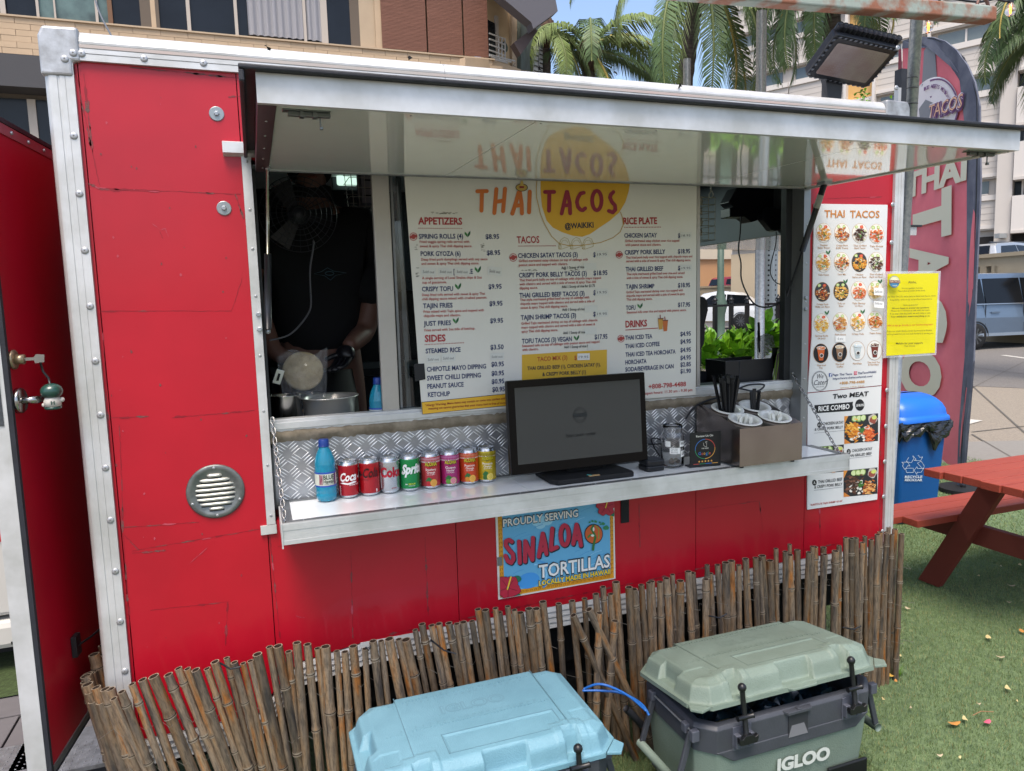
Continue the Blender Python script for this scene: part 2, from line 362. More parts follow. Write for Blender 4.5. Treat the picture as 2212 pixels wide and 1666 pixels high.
# worn seams and scratches, each a thin ragged strip of lifted paint
wr = random.Random(3)
WN = MB(); WL = MB(); WR = MB()
def scar(a, b, w=3, gap=.25, M=None):
    A = at(*a, y=0); B = at(*b, y=0); n = max(3, int((B-A).length/.03)); d = (B-A)/n; up = Vector((-d.z, 0, d.x)).normalized()
    if M is None:
        tp_ = []; bt_ = []
        for i in range(n*3+1):
            p = A+(B-A)*(i/(n*3))+up*wr.uniform(-.0011, .0011); e = wr.uniform(.0005, .0014); tp_.append(p+up*e); bt_.append(p-up*e*wr.uniform(.2, 1))
        for i in range(n*3): WR.poly([Vector((v.x, -.0005, v.z)) for v in (tp_[i], tp_[i+1], bt_[i+1], bt_[i])])
        gap = .5
    for i in range(n):
        if wr.random() < gap: continue
        p = A+d*(i+wr.uniform(-.2, .2))+up*wr.uniform(-.0012, .0012); L = d*wr.uniform(.7, 1.35)
        hw = w*.00105*wr.uniform(.3, 1.2); k = 5; top = []; bot = []
        for j in range(k+1):
            q = p+L*(j/k); e = (1 if 0 < j < k else .15)
            top.append(q+up*hw*e*wr.uniform(.3, 1)); bot.append(q-up*hw*e*wr.uniform(.3, 1))
        s = wr.random(); T = M or (WN if s < .68 else (WR if s < .9 else WL))
        T.poly([Vector((v.x, -.0006-.0002*(T is WR)-.0004*(T is WL), v.z)) for v in top+bot[::-1]])
for a, b, w in [((188, 395), (212, 405), 4), ((215, 408), (345, 415), 5), ((215, 406), (520, 420), 4), ((508, 420), (525, 470), 5), ((216, 672), (500, 672), 4), ((500, 672), (524, 600), 4),
                ((226, 903), (318, 900), 4), ((372, 902), (550, 887), 4), ((262, 1140), (430, 1128), 4), ((268, 1155), (300, 1188), 2), ((285, 1195), (350, 1190), 5), ((285, 1190), (580, 1140), 3),
                ((325, 1318), (495, 1300), 5), ((492, 1300), (488, 1390), 5), ((582, 1155), (605, 1380), 4), ((160, 140), (215, 400), 4), ((180, 160), (200, 330), 6), ((222, 720), (240, 1010), 3), ((262, 1100), (280, 1350), 4),
                ((280, 145), (550, 172), 4), ((250, 136), (560, 160), 2), ((600, 1180), (640, 1178), 4), ((758, 1190), (762, 1370), 4), ((918, 1160), (925, 1330), 5), ((985, 1130), (1070, 1115), 2), ((840, 1370), (1500, 1232), 5),
                ((1380, 1090), (1382, 1180), 4), ((1510, 1100), (1640, 1082), 4), ((1640, 1082), (1648, 1150), 5), ((1770, 1100), (1772, 1170), 5), ((1500, 1230), (1890, 1160), 4), ((1752, 790), (1748, 1080), 3),
                ((1760, 430), (1905, 425), 4), ((1908, 440), (1900, 1150), 3), ((495, 210), (540, 205), 3), ((480, 308), (500, 318), 5), ((345, 500), (352, 515), 3), ((258, 920), (266, 1120), 3)]:
    scar(a, b, w)
for a, b in [((330, 485), (362, 508)), ((338, 498), (370, 490)), ((352, 482), (366, 515)), ((450, 1180), (385, 1240)), ((1800, 1040), (1806, 1060)), ((640, 1330), (660, 1335))]: scar(a, b, 1.1, .3, WL)
for k in range(46):
    u, v = wr.uniform(200, 560), wr.uniform(150, 1400); a = at(u, v, y=0)
    if a.x > .22: continue
    r = wr.uniform(.0012, .004)
    (WN if wr.random() < .7 else WL).poly([Vector((a.x+r*wr.uniform(.4, 1)*math.cos(t), -.0007, a.z+r*1.6*wr.uniform(.4, 1)*math.sin(t))) for t in (0, 1, 2, 3, 4, 5, 6)])
WN.build('paint_scar', REDD, TR, kind='stuff'); WR.build('paint_scar', mat('scar_red', '#820a1c', .55), TR, kind='stuff'); WL.build('paint_scar', mat('scar_light', '#a8404e', .6), TR, kind='stuff')

# top rail, posts, corner caps, roof
def rail(prof, x0, x1, m, name, T=None):
    M = MB(T); n = len(prof); vs = [(x0, y, z) for y, z in prof]+[(x1, y, z) for y, z in prof]
    M.add(vs, [(i, (i+1) % n, (i+1) % n+n, i+n) for i in range(n)][::1]+[tuple(range(n)), tuple(range(n, 2*n))[::-1]])
    return M.build(name, m, TR)
arc = [(-.012+.040*(1-math.cos(R(a))), 2.388+.040*math.sin(R(a))) for a in range(0, 91, 10)]
prof = [(.03, 2.345), (-.012, 2.345), (-.012, 2.362), (-.0105, 2.3625), (-.0105, 2.3640), (-.012, 2.3645), (-.012, 2.376), (-.0105, 2.3765), (-.0105, 2.388)]+arc[1:]+[(.12, 2.43), (.12, 2.345)]
rail(prof, -.165, .86, ALUW, 'top_rail'); rail(prof, .8615, 2.70, ALUW, 'top_rail')
M = MB(); M.box((-.16, -.0122, 2.3785), (2.69, -.0108, 2.3865)); M.build('rail_stripe', mat('faded_red_stripe', '#b5a29c', .7, col2='#a8a8a2', vs=2), TR)
M = MB()
for z in (2.3632, 2.3776, 2.388): M.box((-.155, -.0126, z), (2.69, -.0119, z+.0008))
M.build('rail_groove', GROOVE, TR)
M = MB(); M.box((XL+.01, .12, 2.33), (XR-.01, YB, 2.42)); M.build('roof', mat('roof_white', '#d5d6d4', .5, var=.08), TR)
M = MB()
for u, v in ((878, 128), (1108, 144), (1160, 150), (2437/1.844, 300/1.844), (1462, 189), (575, 107)):
    p = at(u, v-2, y=.0)
    M.poly([p+Vector((wr.uniform(-.012, .014)*math.cos(t)+.004, -.0135, .010*math.sin(t)*wr.uniform(.4, 1.3)-.002)) for t in (0, .8, 1.6, 2.4, 3.2, 4, 4.8, 5.6)])
M.build('tar_patch', BLKM, TR)
def post(x0, x1, z0, z1, side):
    w = x1-x0; P = []
    def pt(t, y): P.append((x0+w*t if side < 0 else x1-w*t, y))
    for a in range(90, -1, -15): pt(.28*(1-math.sin(R(a)))+0*.0, .02-.032*math.cos(R(a))) if False else None
    pt(0, .06); pt(0, .014)
    for a in (20, 45, 70): pt(.26*(1-math.cos(R(a))), .014-.026*math.sin(R(a)))
    pt(.26, -.012); pt(.44, -.012); pt(.45, -.0098); pt(.52, -.0098); pt(.53, -.012); pt(.70, -.012); pt(.705, -.0105); pt(.72, -.0105); pt(.725, -.012); pt(1, -.012); pt(1, .0); pt(1, .06)
    M = MB(); n = len(P); M.add([(a, b, z0) for a, b in P]+[(a, b, z1) for a, b in P], [(i, (i+1) % n, (i+1) % n+n, i+n) for i in range(n)]+[tuple(range(n)), tuple(range(n, 2*n))])
    return M.build('corner_post', ALUW, TR)
post(XL, -.178, .30, 2.348, -1); post(2.754, XR, .40, 2.348, 1)
def cap(x0, x1, sgn):
    a = x0 if sgn < 0 else x1; b = x1 if sgn < 0 else x0; d = 1 if sgn < 0 else -1
    M = MB(); pts = [(a, 2.300), (a, 2.402), (a+d*.012, 2.428), (b, 2.430), (b, 2.340), (b-d*.020, 2.340), (b-d*.020, 2.300)]
    if sgn > 0: pts = pts[::-1]
    M.prism([(p[0], -.0165, p[1]) for p in pts][::-1], (0, .09, 0))
    return M.build('corner_cap', mat('cast_cap', '#b4b5b6', .38, .5, col2='#8f8e8c', vs=22, bump=.2, bs=50), TR, bevel=.008, seg=3)
cap(XL-.004, -.158, -1); cap(2.69, XR+.004, 1)
M = MB(); M.box((XL+.002, .06, .33), (XL+.03, .5, 2.35)); M.build('end_wall', RED, TR)
# end wall on the right with its own service hatch; floor, ceiling, back wall
EY0, EY1 = .66, 1.62; EZ0, EZ1 = 1.20, 1.966
M = MB()
M.box((2.775, .06, .5), (2.805, EY0, 2.34)); M.box((2.775, EY1, .5), (2.805, YB, 2.34)); M.box((2.775, EY0, .5), (2.805, EY1, EZ0)); M.box((2.775, EY0, EZ1), (2.805, EY1, 2.34))
M.build('end_wall', [mat('inner_panel_grey', '#54595f', .5)], TR)
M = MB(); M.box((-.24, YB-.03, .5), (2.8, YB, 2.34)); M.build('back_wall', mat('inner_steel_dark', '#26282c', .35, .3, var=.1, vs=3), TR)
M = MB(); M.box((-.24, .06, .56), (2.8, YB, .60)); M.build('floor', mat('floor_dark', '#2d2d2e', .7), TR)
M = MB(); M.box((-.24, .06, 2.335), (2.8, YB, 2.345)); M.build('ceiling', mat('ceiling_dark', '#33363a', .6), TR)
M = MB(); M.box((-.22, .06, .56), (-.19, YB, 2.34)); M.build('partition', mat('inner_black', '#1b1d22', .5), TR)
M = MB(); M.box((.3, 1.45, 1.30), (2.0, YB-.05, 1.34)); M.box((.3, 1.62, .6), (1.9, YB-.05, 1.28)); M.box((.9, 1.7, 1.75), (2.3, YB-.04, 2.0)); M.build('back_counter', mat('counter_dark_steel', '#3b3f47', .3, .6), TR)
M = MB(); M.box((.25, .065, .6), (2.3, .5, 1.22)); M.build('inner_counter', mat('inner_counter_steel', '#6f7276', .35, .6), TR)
# end awning seen through the hatch
A0 = EY0-.06; A1 = EY1+.05
M = MB(); M.hexa([(2.82, A0, 1.972), (3.56, A0, 1.962), (3.56, A1, 1.962), (2.82, A1, 1.972), (2.82, A0, 1.99), (3.56, A0, 1.998), (3.56, A1, 1.998), (2.82, A1, 1.99)])
M.build('end_awning', mat('awning_inner', '#cfd0cc', .12, coat=.4), TR)
M = MB(); M.box((2.9, A0-.012, 1.955), (3.57, A0, 1.998)); M.build('awning_edge', ALUW, TR)
M = MB(); M.box((2.88, A0-.02, 1.999), (3.60, A0+.03, 2.008)); M.build('awning_seal', RUB, TR)

# rivets: dome with a small dark centre
rv = MB(); rv.smooth = True
rv.lathe([(.0100, 0), (.0098, -.0012), (.0082, -.0026), (.005, -.0036), (.0024, -.0038)], axis='y', n=16, cap=False); rv.smooth = False
rv.mi = 1; rv.lathe([(.0024, -.0037), (.0001, -.0034)], axis='y', n=8, cap=False)
RVM = rv.mesh('rivet', [mat('rivet_metal', '#a9abad', .4, .6), GROOVE])
def rivet(p, s=1, name='rivet'): return inst(RVM, name, TR, p, scale=(s, s, s))
tx = at(573.6/1.84448, 232.4/1.84448, y=-.012)
for i in range(-1, 19):
    x = tx.x+.1524*i
    if x < -.17 or x > 2.7: continue
    rivet((x, -.012, tx.z-.0005))
lz = at(299.4/1.84448, 541.7/1.84448, y=-.012)
for i in range(0, 12): rivet((lz.x-.003, -.012, lz.z-.1542*i))
for u, v in ((613/2.38/1.844, 558/2.38/1.844), (693/2.38/1.844, 502/2.38/1.844)): rivet(at(u, v, y=-.0165))
rz = at(3534/1.84448, 1555.2/1.84448, y=-.012)
for i in range(-9, 5): rivet((rz.x, -.012, rz.z-.1542*i))
rivet((2.60, -.012, 2.357)); rivet((2.76, -.0165, 2.345))
# big washers with hex bolts
def washer(u, v):
    p = at(u, v, y=0); M = MB(); M.lathe([(.0205, p.y), (.0205, -.002), (.019, -.003), (.005, -.003)], (p.x, 0, p.z), 28, 'y', False)
    o = M.build('washer', mat('zinc_washer', '#8f9698', .35, .5), TR)
    M = MB(); M.lathe([(.0075, -.0025), (.0075, -.008), (.006, -.009)], (p.x, 0, p.z), 6, 'y'); b = M.build('bolt', GALV, o, bevel=.001)
for u, v in ((468, 246), (484, 450)): washer(u, v)

# opening: side strips, jambs, corner plates
M = MB(); M.box((.234, -.006, .992), (OX0, .0, 2.13)); M.box((OX0-.002, -.006, .992), (OX0, JY+.03, 2.10)); M.build('opening_frame', ALUW, TR)
M = MB(); M.box((OX1, -.006, .992), (2.328, .0, 2.10)); M.box((OX1-.0, .0, .992), (OX1+.02, JY+.03, 2.09)); M.build('opening_frame', mat('frame_aluminium', '#8d9091', .4, .6, var=.06, vs=4), TR)
M = MB(); M.box((.215, -.009, .962), (.262, -.0005, .99)); M.build('corner_plate', ALUW, TR)
M = MB(); M.box((OX0, 0, 2.085), (OX1, JY+.03, 2.1)); M.build('opening_frame', ALUD, TR)
for u, v in ((2437/1.844*0+528, 335), (545, 448), (1635/1.6265/1.844, (1024+16/1.6265)/1.844), (1658/3, 0)): pass
for x, zs in ((.248, (2.095, 1.955, 1.84, 1.70, 1.52, 1.35, 1.18, 1.02)), (2.312, (1.93, 1.78, 1.63, 1.46, 1.32, 1.16))):
    for z in zs: rivet((x, -.006, z), .45, 'screw')
for z in (1.60, 1.645):
    for x in (.252, 2.312):
        M = MB(); M.lathe([(.008, -.006), (.008, -.011), (.006, -.012)], (x, 0, z), 6, 'y'); M.build('bolt', GALV, TR)
a = at(478, 283, y=-.01); M = MB()
M.prism([(a.x, -.0, 2.152), (a.x, -.024, 2.145), (a.x, -.024, 2.115), (a.x, 0, 2.108)][::-1], (2.34-a.x, 0, 0)); M.build('drip_rail', ALUW, TR)

# windows in the opening
M = MB(); M.box((OX0, JY-.012, 1.300), (OX1, JY+.03, 1.312)); M.box((OX0, JY-.02, 1.281), (OX1, JY+.0, 1.303)); M.box((OX0, JY-.014, 1.268), (OX1, JY, 1.282)); M.build('window_sill', ALUW, TR, bevel=.002)
for u0, u1, m in ((818, 855, ALUW), (1505, 1513, ALUW)):
    x0, x1 = at(u0, 700, y=JY).x, at(u1, 700, y=JY).x
    M = MB(); M.box((x0, JY, 1.30), (x1, JY+.022, 2.09)); M.build('window_frame', mat('anodised_frame', '#a8a39c', .45, .45, var=.05), TR, bevel=.003)
x0, x1 = at(857, 700, y=JY+.03).x, at(873, 700, y=JY+.03).x
for b_ in (((x0, JY+.0305, 1.313), (x0+.008, JY+.04, 2.084)), ((x1-.004, JY+.035, 1.313), (x1+.012, JY+.044, 2.084))): M = MB(); M.box(*b_); M.build('window_frame', ALUD, TR)
M = MB(); M.box((x0+.0085, JY+.0305, 1.313), (1.86, JY+.034, 2.084)); M.build('window_pane', mat('tinted_glass', (.6, .65, .66), .02, trans=1), TR)
for a_, b_ in ((OX1-.03, OX1), (OX0, OX0+.008)): M = MB(); M.box((a_, JY, 1.312), (b_, JY+.03, 2.085)); M.build('window_frame', mat('dark_frame', '#3a3c3e', .4, .5), TR)
# sealant bead, lumpy
M = MB(); M.smooth = True; n = 180; cr = random.Random(5)
rows = []
for k, (yy, zz) in enumerate(((JY, 1.282), (JY-.016, 1.274), (JY-.020, 1.262), (JY-.016, 1.250), (JY-.006, 1.240), (JY, 1.232))):
    rows.append([(OX0+(OX1-OX0)*i/n, yy+cr.uniform(-.0025, .0025)*(0 < k < 5), zz+cr.uniform(-.0022, .0022)) for i in range(n+1)])
vs = sum(rows, []); W_ = n+1
M.add(vs, [(r*W_+i, (r+1)*W_+i, (r+1)*W_+i+1, r*W_+i+1) for r in range(5) for i in range(n)]); M.build('sealant', CAULK, TR)
# tread plate behind the counter, bars in crossed groups
DIA = mat('tread_aluminium', '#a9abae', .36, .7, col2='#8a8c90', vs=9, bump=.15, bs=25, rvar=.08, thr=(.3, .7))
M = MB(); M.box((OX0+.006, JY-.004, 1.035), (OX1-.004, JY+.03, 1.245)); M.build('tread_plate', DIA, TR)
bar = MB(); bar.smooth = True; L_, w_ = .0168, .0016
pts = []
for t in (-1, -.6, 0, .6, 1): pts.append((t*L_, w_*(1-t*t)**.5+.0001))
vs = [(x, 0, h) for x, h in pts]+[(x, -.0026*(1-(x/L_)**2)**.5, 0) for x, h in pts]+[(x, 0, -h) for x, h in pts]
bar.add(vs, [(i, i+1, i+6, i+5) for i in range(4)]+[(i+5, i+6, i+11, i+10) for i in range(4)])
BM = bar.mesh('tread_bar', mat('tread_bar_metal', '#f0f0f0', .28, .6)); rest = MB(); rest.smooth = True; cnt = 0
cell = .0415; gx = 0; x = OX0+.028
while x < OX1-.01:
    gz = 0; z = 1.052
    while z < 1.24:
        par = (gx+gz) % 2; ang = R(38 if par else -38); dn = Vector((-math.sin(ang), 0, math.cos(ang)))
        for k in (-1.5, -.5, .5, 1.5):
            c = Vector((x, JY-.004, z))+dn*(k*.0096)+Vector((math.cos(ang), 0, math.sin(ang)))*(k*.0016)
            if c.z > 1.236 or c.z < 1.045: continue
            if cnt < 300: inst(BM, 'tread_bar', TR, c, (0, -ang, 0)); cnt += 1
            else:
                rest.T = Matrix.Translation(c) @ Matrix.Rotation(-ang, 4, 'Y'); rest.add(bar.v, bar.f)
        z += cell; gz += 1
    x += cell; gx += 1
rest.T = Matrix(); rest.build('tread_bar', BM.materials[0], TR, kind='stuff')
for x in (.45, .72, 1.0, 1.86, 2.12): rivet((x, JY-.004, 1.215), .4, 'screw')

# counter shelf
SX0, SX1, SY = .276, 2.352, -.20; SZ = 1.045
SH = MB(); SH.box((SX0+.03, SY+.022, SZ-.02), (1.05, .055, SZ)); SH.box((1.0515, SY+.022, SZ-.02), (SX1-.03, .055, SZ)); SHO = SH.build('counter_shelf', WHITE, TR)
M = MB(); M.box((SX0, SY, SZ-.008), (SX1, SY+.022, SZ+.0015)); M.box((SX0, SY+.022, SZ-.008), (SX0+.03, .05, SZ+.0012)); M.box((SX1-.03, SY+.022, SZ-.008), (SX1, .05, SZ+.0012)); M.box((SX0+.03, .035, SZ), (SX1-.03, .058, SZ+.004))
M.build('shelf_frame', ALUD, SHO)
M = MB(); M.box((SX0, SY-.004, SZ-.062), (SX1, SY, SZ+.0015)); M.box((SX0, SY-.0055, SZ-.02), (SX1, SY-.004, SZ-.002)); M.box((SX0, SY-.0055, SZ-.062), (SX1, SY-.004, SZ-.05)); M.build('shelf_fascia', ALUW, SHO)
M = MB(); M.box((SX0-.004, SY-.008, SZ-.072), (SX0, .0, SZ-.0)); M.box((SX1, SY-.006, SZ-.062), (SX1+.004, .0, SZ)); M.build('shelf_end', ALUW, SHO)
M = MB(); M.box((SX0+.1, -.19, SZ-.05), (SX1-.1, -.001, SZ-.021)); M.build('shelf_underside', ALUD, SHO)
M = MB()
for i in range(16): M.lathe([(.0028, 0), (.002, .0012)], (SX0+.06+i*.135, SY+.011, SZ+.0015), 8, 'z')
M.build('screw', GALV, SHO)

# chains: every link its own piece
def link_mesh(L, wdt, r):
    M = MB(); M.smooth = True; pts = []
    for a in range(0, 360, 30):
        t = R(a); s = (L/2-wdt/2)*(1 if math.cos(t) > 1e-6 else -1 if math.cos(t) < -1e-6 else 0)
        pts.append((math.cos(t)*wdt/2+s, math.sin(t)*wdt/2, 0))
    M.tube(pts, r, 5, closed=True); return M.mesh('link', mat('chain_steel', '#8e8f90', .25, .9))
LKM = link_mesh(.024, .0105, .0017)
def chain(A, B, sag):
    root = MB(); root.ball(A, .003); c = root.build('chain', STEEL, TR); n = max(4, int((B-A).length*1.02/.0172))
    P = [A+(B-A)*(i/n)+Vector((0, 0, -sag*4*(i/n)*(1-i/n))) for i in range(n+1)]
    for i in range(n):
        d = (P[i+1]-P[i]).normalized(); q = d.to_track_quat('X', 'Z') @ Matrix.Rotation(R(90*(i % 2)+20), 3, 'X').to_quaternion()
        o = inst(LKM, 'link', c, (P[i]+P[i+1])/2); o.rotation_mode = 'QUATERNION'; o.rotation_quaternion = q
chain(at(588, 903, y=.0), Vector((SX0+.008, SY+.004, SZ+.004)), .004)
chain(at(1712, 806, x=OX1-.004), Vector((SX1-.03, SY+.012, SZ+.004)), .004)

# awning
AY = -.82
bl, br = at(545, 372, y=0), at(1740, 403, y=0)
fl, fr = at(583, 225, y=AY), at(2196, 319, y=AY)
zb = (bl.z+br.z)/2; zf = (fl.z+fr.z)/2; ax0, ax1 = .272, 2.325
def az(y, h=0): return zb+(zf-zb)*(y/AY)+h
def aw(x0, x1, y0, y1, h0, h1, M): return M.hexa([(x0, y1, az(y1, h0)), (x1, y1, az(y1, h0)), (x1, y0, az(y0, h0)), (x0, y0, az(y0, h0)), (x0, y1, az(y1, h1)), (x1, y1, az(y1, h1)), (x1, y0, az(y0, h1)), (x0, y0, az(y0, h1))])
AWM = mat('awning_gloss_white', '#eceee9', .10, coat=.8, var=.02, spec=.8)
j1 = at(962, 380, y=0).x; j2 = at(1518, 399, y=0).x
M = aw(ax0+.02, j1-.0012, -.0, AY+.01, 0, .04, MB()); AWO = M.build('awning', AWM, TR)
for q0, q1 in ((j1+.0012, j2-.0012), (j2+.0012, ax1-.02)): aw(q0, q1, 0, AY+.01, 0, .04, MB()).build('awning_panel', AWM, AWO)
M = MB(); aw(ax0, ax1, AY+.0105, AY-.004, -.004, .052, M); M.build('awning_fascia', ALUW, AWO)
M = MB(); aw(ax0, ax0+.035, .0, AY+.0105, -.006, .048, M); M.build('awning_side', mat('side_channel', '#5f4d52', .35, .55), AWO)
M = MB(); aw(ax1-.02, ax1, .0, AY+.0105, -.004, .048, M); M.build('awning_side', ALUW, AWO)
M = MB(); aw(ax0-.03, ax1+.02, -.02, AY-.022, .0525, .062, M); aw(ax0-.03, ax0-.02, -.02, AY-.02, .03, .052, M); M.build('awning_seal', RUB, AWO, bevel=.003)
M = MB(); aw(ax0+.02, ax1-.02, .004, -.006, -.004, 0, M); M.build('hinge_strip', ALUD, AWO)
def latch(x0, x1, y):
    M = MB(); z = az(y); M.box((x0, y-.012, z-.003), (x1, y+.012, z-.0005)); M.box((x0+.01, y-.006, z-.012), (x1, y+.006, z-.003)); M.box((x0+.35*(x1-x0), y-.010, z-.014), (x0+.45*(x1-x0), y+.010, z-.003)); M.box((x0+.62*(x1-x0), y-.010, z-.014), (x0+.72*(x1-x0), y+.010, z-.003)); M.lathe([(.002, -.03), (.002, -.012)], (x0+.78*(x1-x0), y, z), 6, 'z')
    M.box((x0+.76*(x1-x0), y-.004, z-.036), (x0+.8*(x1-x0)+.003, y+.004, z-.03)); M.build('latch', mat('zinc_latch', '#6d726f', .35, .8), AWO, bevel=.001)
latch(at(608, 245, z=az(-.74)).x, at(710, 250, z=az(-.74)).x, -.765)
latch(2.19, 2.30, -.765)
M = MB()
for i in range(7):
    M.lathe([(.003, -.0005), (.002, -.002)], (ax0+.3+i*.29, AY+.02, az(AY)-.0035), 6, 'z')
    if i < 5: M.lathe([(.003, -.0005), (.002, -.002)], (ax0+.018, -.08-i*.15, az(-.08-i*.15)-.0055), 6, 'z')
M.build('screw', GALV, AWO)
# gas struts
def strut(A, B, f, label=None):
    d = (B-A); m = A+d*f; M = MB(); M.smooth = True; M.tube([A, m], .0045, 10); r = M.build('gas_strut', mat('strut_rod', '#8d8b7c', .25, .9), TR)
    M = MB(); M.smooth = True; M.tube([m-d*.01, B-d*.02], .0105, 14); M.build('cylinder', mat('strut_black', '#23242a', .35, var=.15, vs=30), r)
    M = MB(); M.ball(A, .008); M.ball(B, .008); M.box(A+Vector((-.014, -.014, .004)), A+Vector((.014, .014, .016))); M.build('bracket', GALV, r)
strut(at(578, 362, z=az(-.06)-.004), at(579, 716, y=.02), .52)
a = at(1781, 397, z=az(-.25)-.004); b = at(1690, 672, x=OX1-.012)
d = b-a; m = a+d*.5; M = MB(); M.smooth = True; M.tube([m, b], .0042, 10); r = M.build('gas_strut', mat('strut_black', '#23242a', .35), TR)
M = MB(); M.smooth = True; M.tube([a, m], .0112, 14); M.build('cylinder', _mats['strut_black'], r)
M = MB(); M.ball(b, .009); M.box(a+Vector((-.018, -.02, -.004)), a+Vector((.018, .02, .006))); M.tube([a, a+d*.06], .007, 8); M.build('bracket', GALV, r)
M = MB(); M.tube([a+d*.075, a+d*.17], .0118, 14); M.build('strut_label', mat('strut_label', '#8f8f88', .5), r)

# round vent with louvres
vc = at(466, 1061, y=0); M = MB(); M.smooth = True
M.lathe([(.083, 0), (.083, -.004), (.079, -.007), (.068, -.007), (.065, -.004), (.0001, -.004)], (vc.x, 0, vc.z), 48, 'y', False)
V = M.build('vent', mat('vent_metal', '#7c807e', .4, .6, col2='#5a5e5d', vs=20, bump=.1, bs=60), TR)
for i, hw in enumerate((.021, .042, .052, .056, .056, .053, .045, .022)):
    z = vc.z+.0505-i*.0146
    M = MB(); M.smooth = True; k = 10
    prof = [(-.004, .0055), (-.010, .003), (-.012, -.001), (-.009, -.0045), (-.004, -.006)]
    for a_, b_ in zip(prof[:-1], prof[1:]): pass
    vs = []; fs = []
    for j in range(k+1):
        t = -1+2*j/k; e = (1-abs(t)**6)
        for yy, zz in prof: vs.append((vc.x+t*hw, -.004+(yy+.004)*e, z+zz*(.5+.5*e)))
    n5 = len(prof); fs = [(j*n5+i2, j*n5+i2+1, (j+1)*n5+i2+1, (j+1)*n5+i2) for j in range(k) for i2 in range(n5-1)]
    M.add(vs, fs); M.build('louvre', mat('louvre_metal', '#b9b9b0', .35, .6), V)
    M = MB(); M.box((vc.x-hw*.95, -.0046, z-.0085), (vc.x+hw*.95, -.0042, z-.0052)); M.build('slot', BLKM, V)
for a_ in (90, 205, 335, 270): 
    if a_ != 270 or True: rivet((vc.x+.0735*math.cos(R(a_)), -.007, vc.z+.0735*math.sin(R(a_))), .42, 'screw')

# lower trim: ribbed aluminium under the red sheets, plus the chassis dark behind the bamboo
TRM = ALUW
def trim(x0, x1, z0, z1, dz, sl=0, k=5):
    M = MB()
    for i in range(k):
        h = (z1-z0)/k; a = z0+i*h
        M.hexa([(x0, -.008, a), (x1, -.008, a+dz), (x1, .03, a+dz), (x0, .03, a), (x0, -.002, a+h*.8), (x1, -.002, a+h*.8+dz), (x1, .03, a+h*.8+dz), (x0, .03, a+h*.8)])
    M.box((x0, .004, min(z0, z0+dz)), (x1, .032, max(z1, z1+dz)-.002)) if abs(dz) < .02 else None
    M.build('lower_trim', TRM, TR)
trim(.50, 2.76, .475, .556, .008, k=4); trim(-.18, .17, .29, .370, .008, k=4); trim(.17, .30, .30, .375, .145, k=4); trim(.30, .50, .445, .522, .028, k=4)
M = MB(); M.box((.35, .1, .28), (2.7, .3, .50)); M.box((.9, .35, .0), (1.5, .6, .55)); M.box((-.2, .3, .1), (2.7, .36, .45)); M.build('chassis', BLKM, TR)
for x in (.9, 1.75):
    M = MB(); M.smooth = True; M.lathe([(.15, .15), (.29, .15), (.31, .18), (.31, .32), (.29, .35), (.15, .35)], (x+.35, 0, .31), 28, 'y'); M.build('wheel', mat('tyre', '#17181a', .85), TR)
# black strip under the shelf
a, b = at(1341, 1078, y=-.003), at(1359, 1128, y=-.003)
M = MB(); M.box((a.x, -.004, b.z), (b.x, -.001, a.z+.02)); M.build('black_strip', BLKM, TR)

# open side door on the far left
DA = Vector((-.375, -.12, 0)); DB = Vector((-.292, .62, 0)); dd = (DB-DA).normalized(); dn = Vector((-dd.y, dd.x, 0))
DT = Matrix(((dd.x, dn.x, 0, DA.x), (dd.y, dn.y, 0, DA.y), (0, 0, 1, 0), (0, 0, 0, 1)))
Ld = (DB-DA).length; Z0, Z1 = .385, 2.165
M = MB(DT); M.box((.012, .0, Z0+.02), (Ld, .04, Z1-.02)); DO = M.build('door', RED, TR, label='open red entry door at the left end')
M = MB(DT); M.box((-.004, .008, Z0), (.012, .055, Z1)); M.build('door_edge', ALUW, DO)
M = MB(DT); M.box((-.003, -.004, Z0), (.011, .008, Z1)); M.box((.011, -.006, Z0-.004), (Ld, .012, Z0+.002)); M.box((.011, -.006, Z1+.008), (Ld, .03, Z1+.02)); M.build('door_seal', RUB, DO)
M = MB(DT); M.box((.012, -.004, Z0+.002), (Ld, .02, Z0+.022)); M.build('door_trim', ALUD, DO)
M = MB(DT); M.box((.012, -.004, Z1-.022), (Ld, .02, Z1+.006)); M.build('door_trim', mat('door_trim_pink', '#9c5a62', .4, .4), DO)
for i in range(6):
    M = MB(DT); M.lathe([(.006, -.004), (.004, -.008)], (.06+i*.11, 0, Z1-.008), 10, 'y'); M.build('rivet', GALV, DO)
def onr(u, v): return atp(u, v, DA, dn)
lk = onr(39, 775); kn = onr(50, 862); inv = DT.inverted()
lp = inv @ lk; kp = inv @ kn
M = MB(DT); M.smooth = True; M.lathe([(.026, -.002), (.026, -.008), (.018, -.010)], (.035, 0, lp.z), 20, 'y'); M.lathe([(.013, -.010), (.013, -.030)], (.035, 0, lp.z), 12, 'y'); LKO = M.build('door_lock', mat('worn_brass', '#9a8a72', .35, .8), DO)
M = MB(DT); M.smooth = True; M.lathe([(.034, -.001), (.034, -.012), (.03, -.015)], (.04, 0, kp.z), 24, 'y'); M.lathe([(.010, -.012), (.010, -.05)], (.04, 0, kp.z), 14, 'y')
M.tube([(.04, -.048, kp.z), (.07, -.052, kp.z), (.16, -.052, kp.z+.003)], [.010, .010, .008], 12); M.build('door_handle', STEEL, DO)
ep = atp(12, 845, DA+Vector((0, 0, 0)), dd)
M = MB(DT); M.box((-.0065, .018, kp.z-.06), (-.004, .044, kp.z+.13)); M.box((-.008, .024, kp.z+.02), (-.0065, .038, kp.z+.06)); M.build('latch_plate', mat('latch_plate', '#55585c', .4, .8, var=.2, vs=40), DO)
lh = inv @ onr(155, 1400)
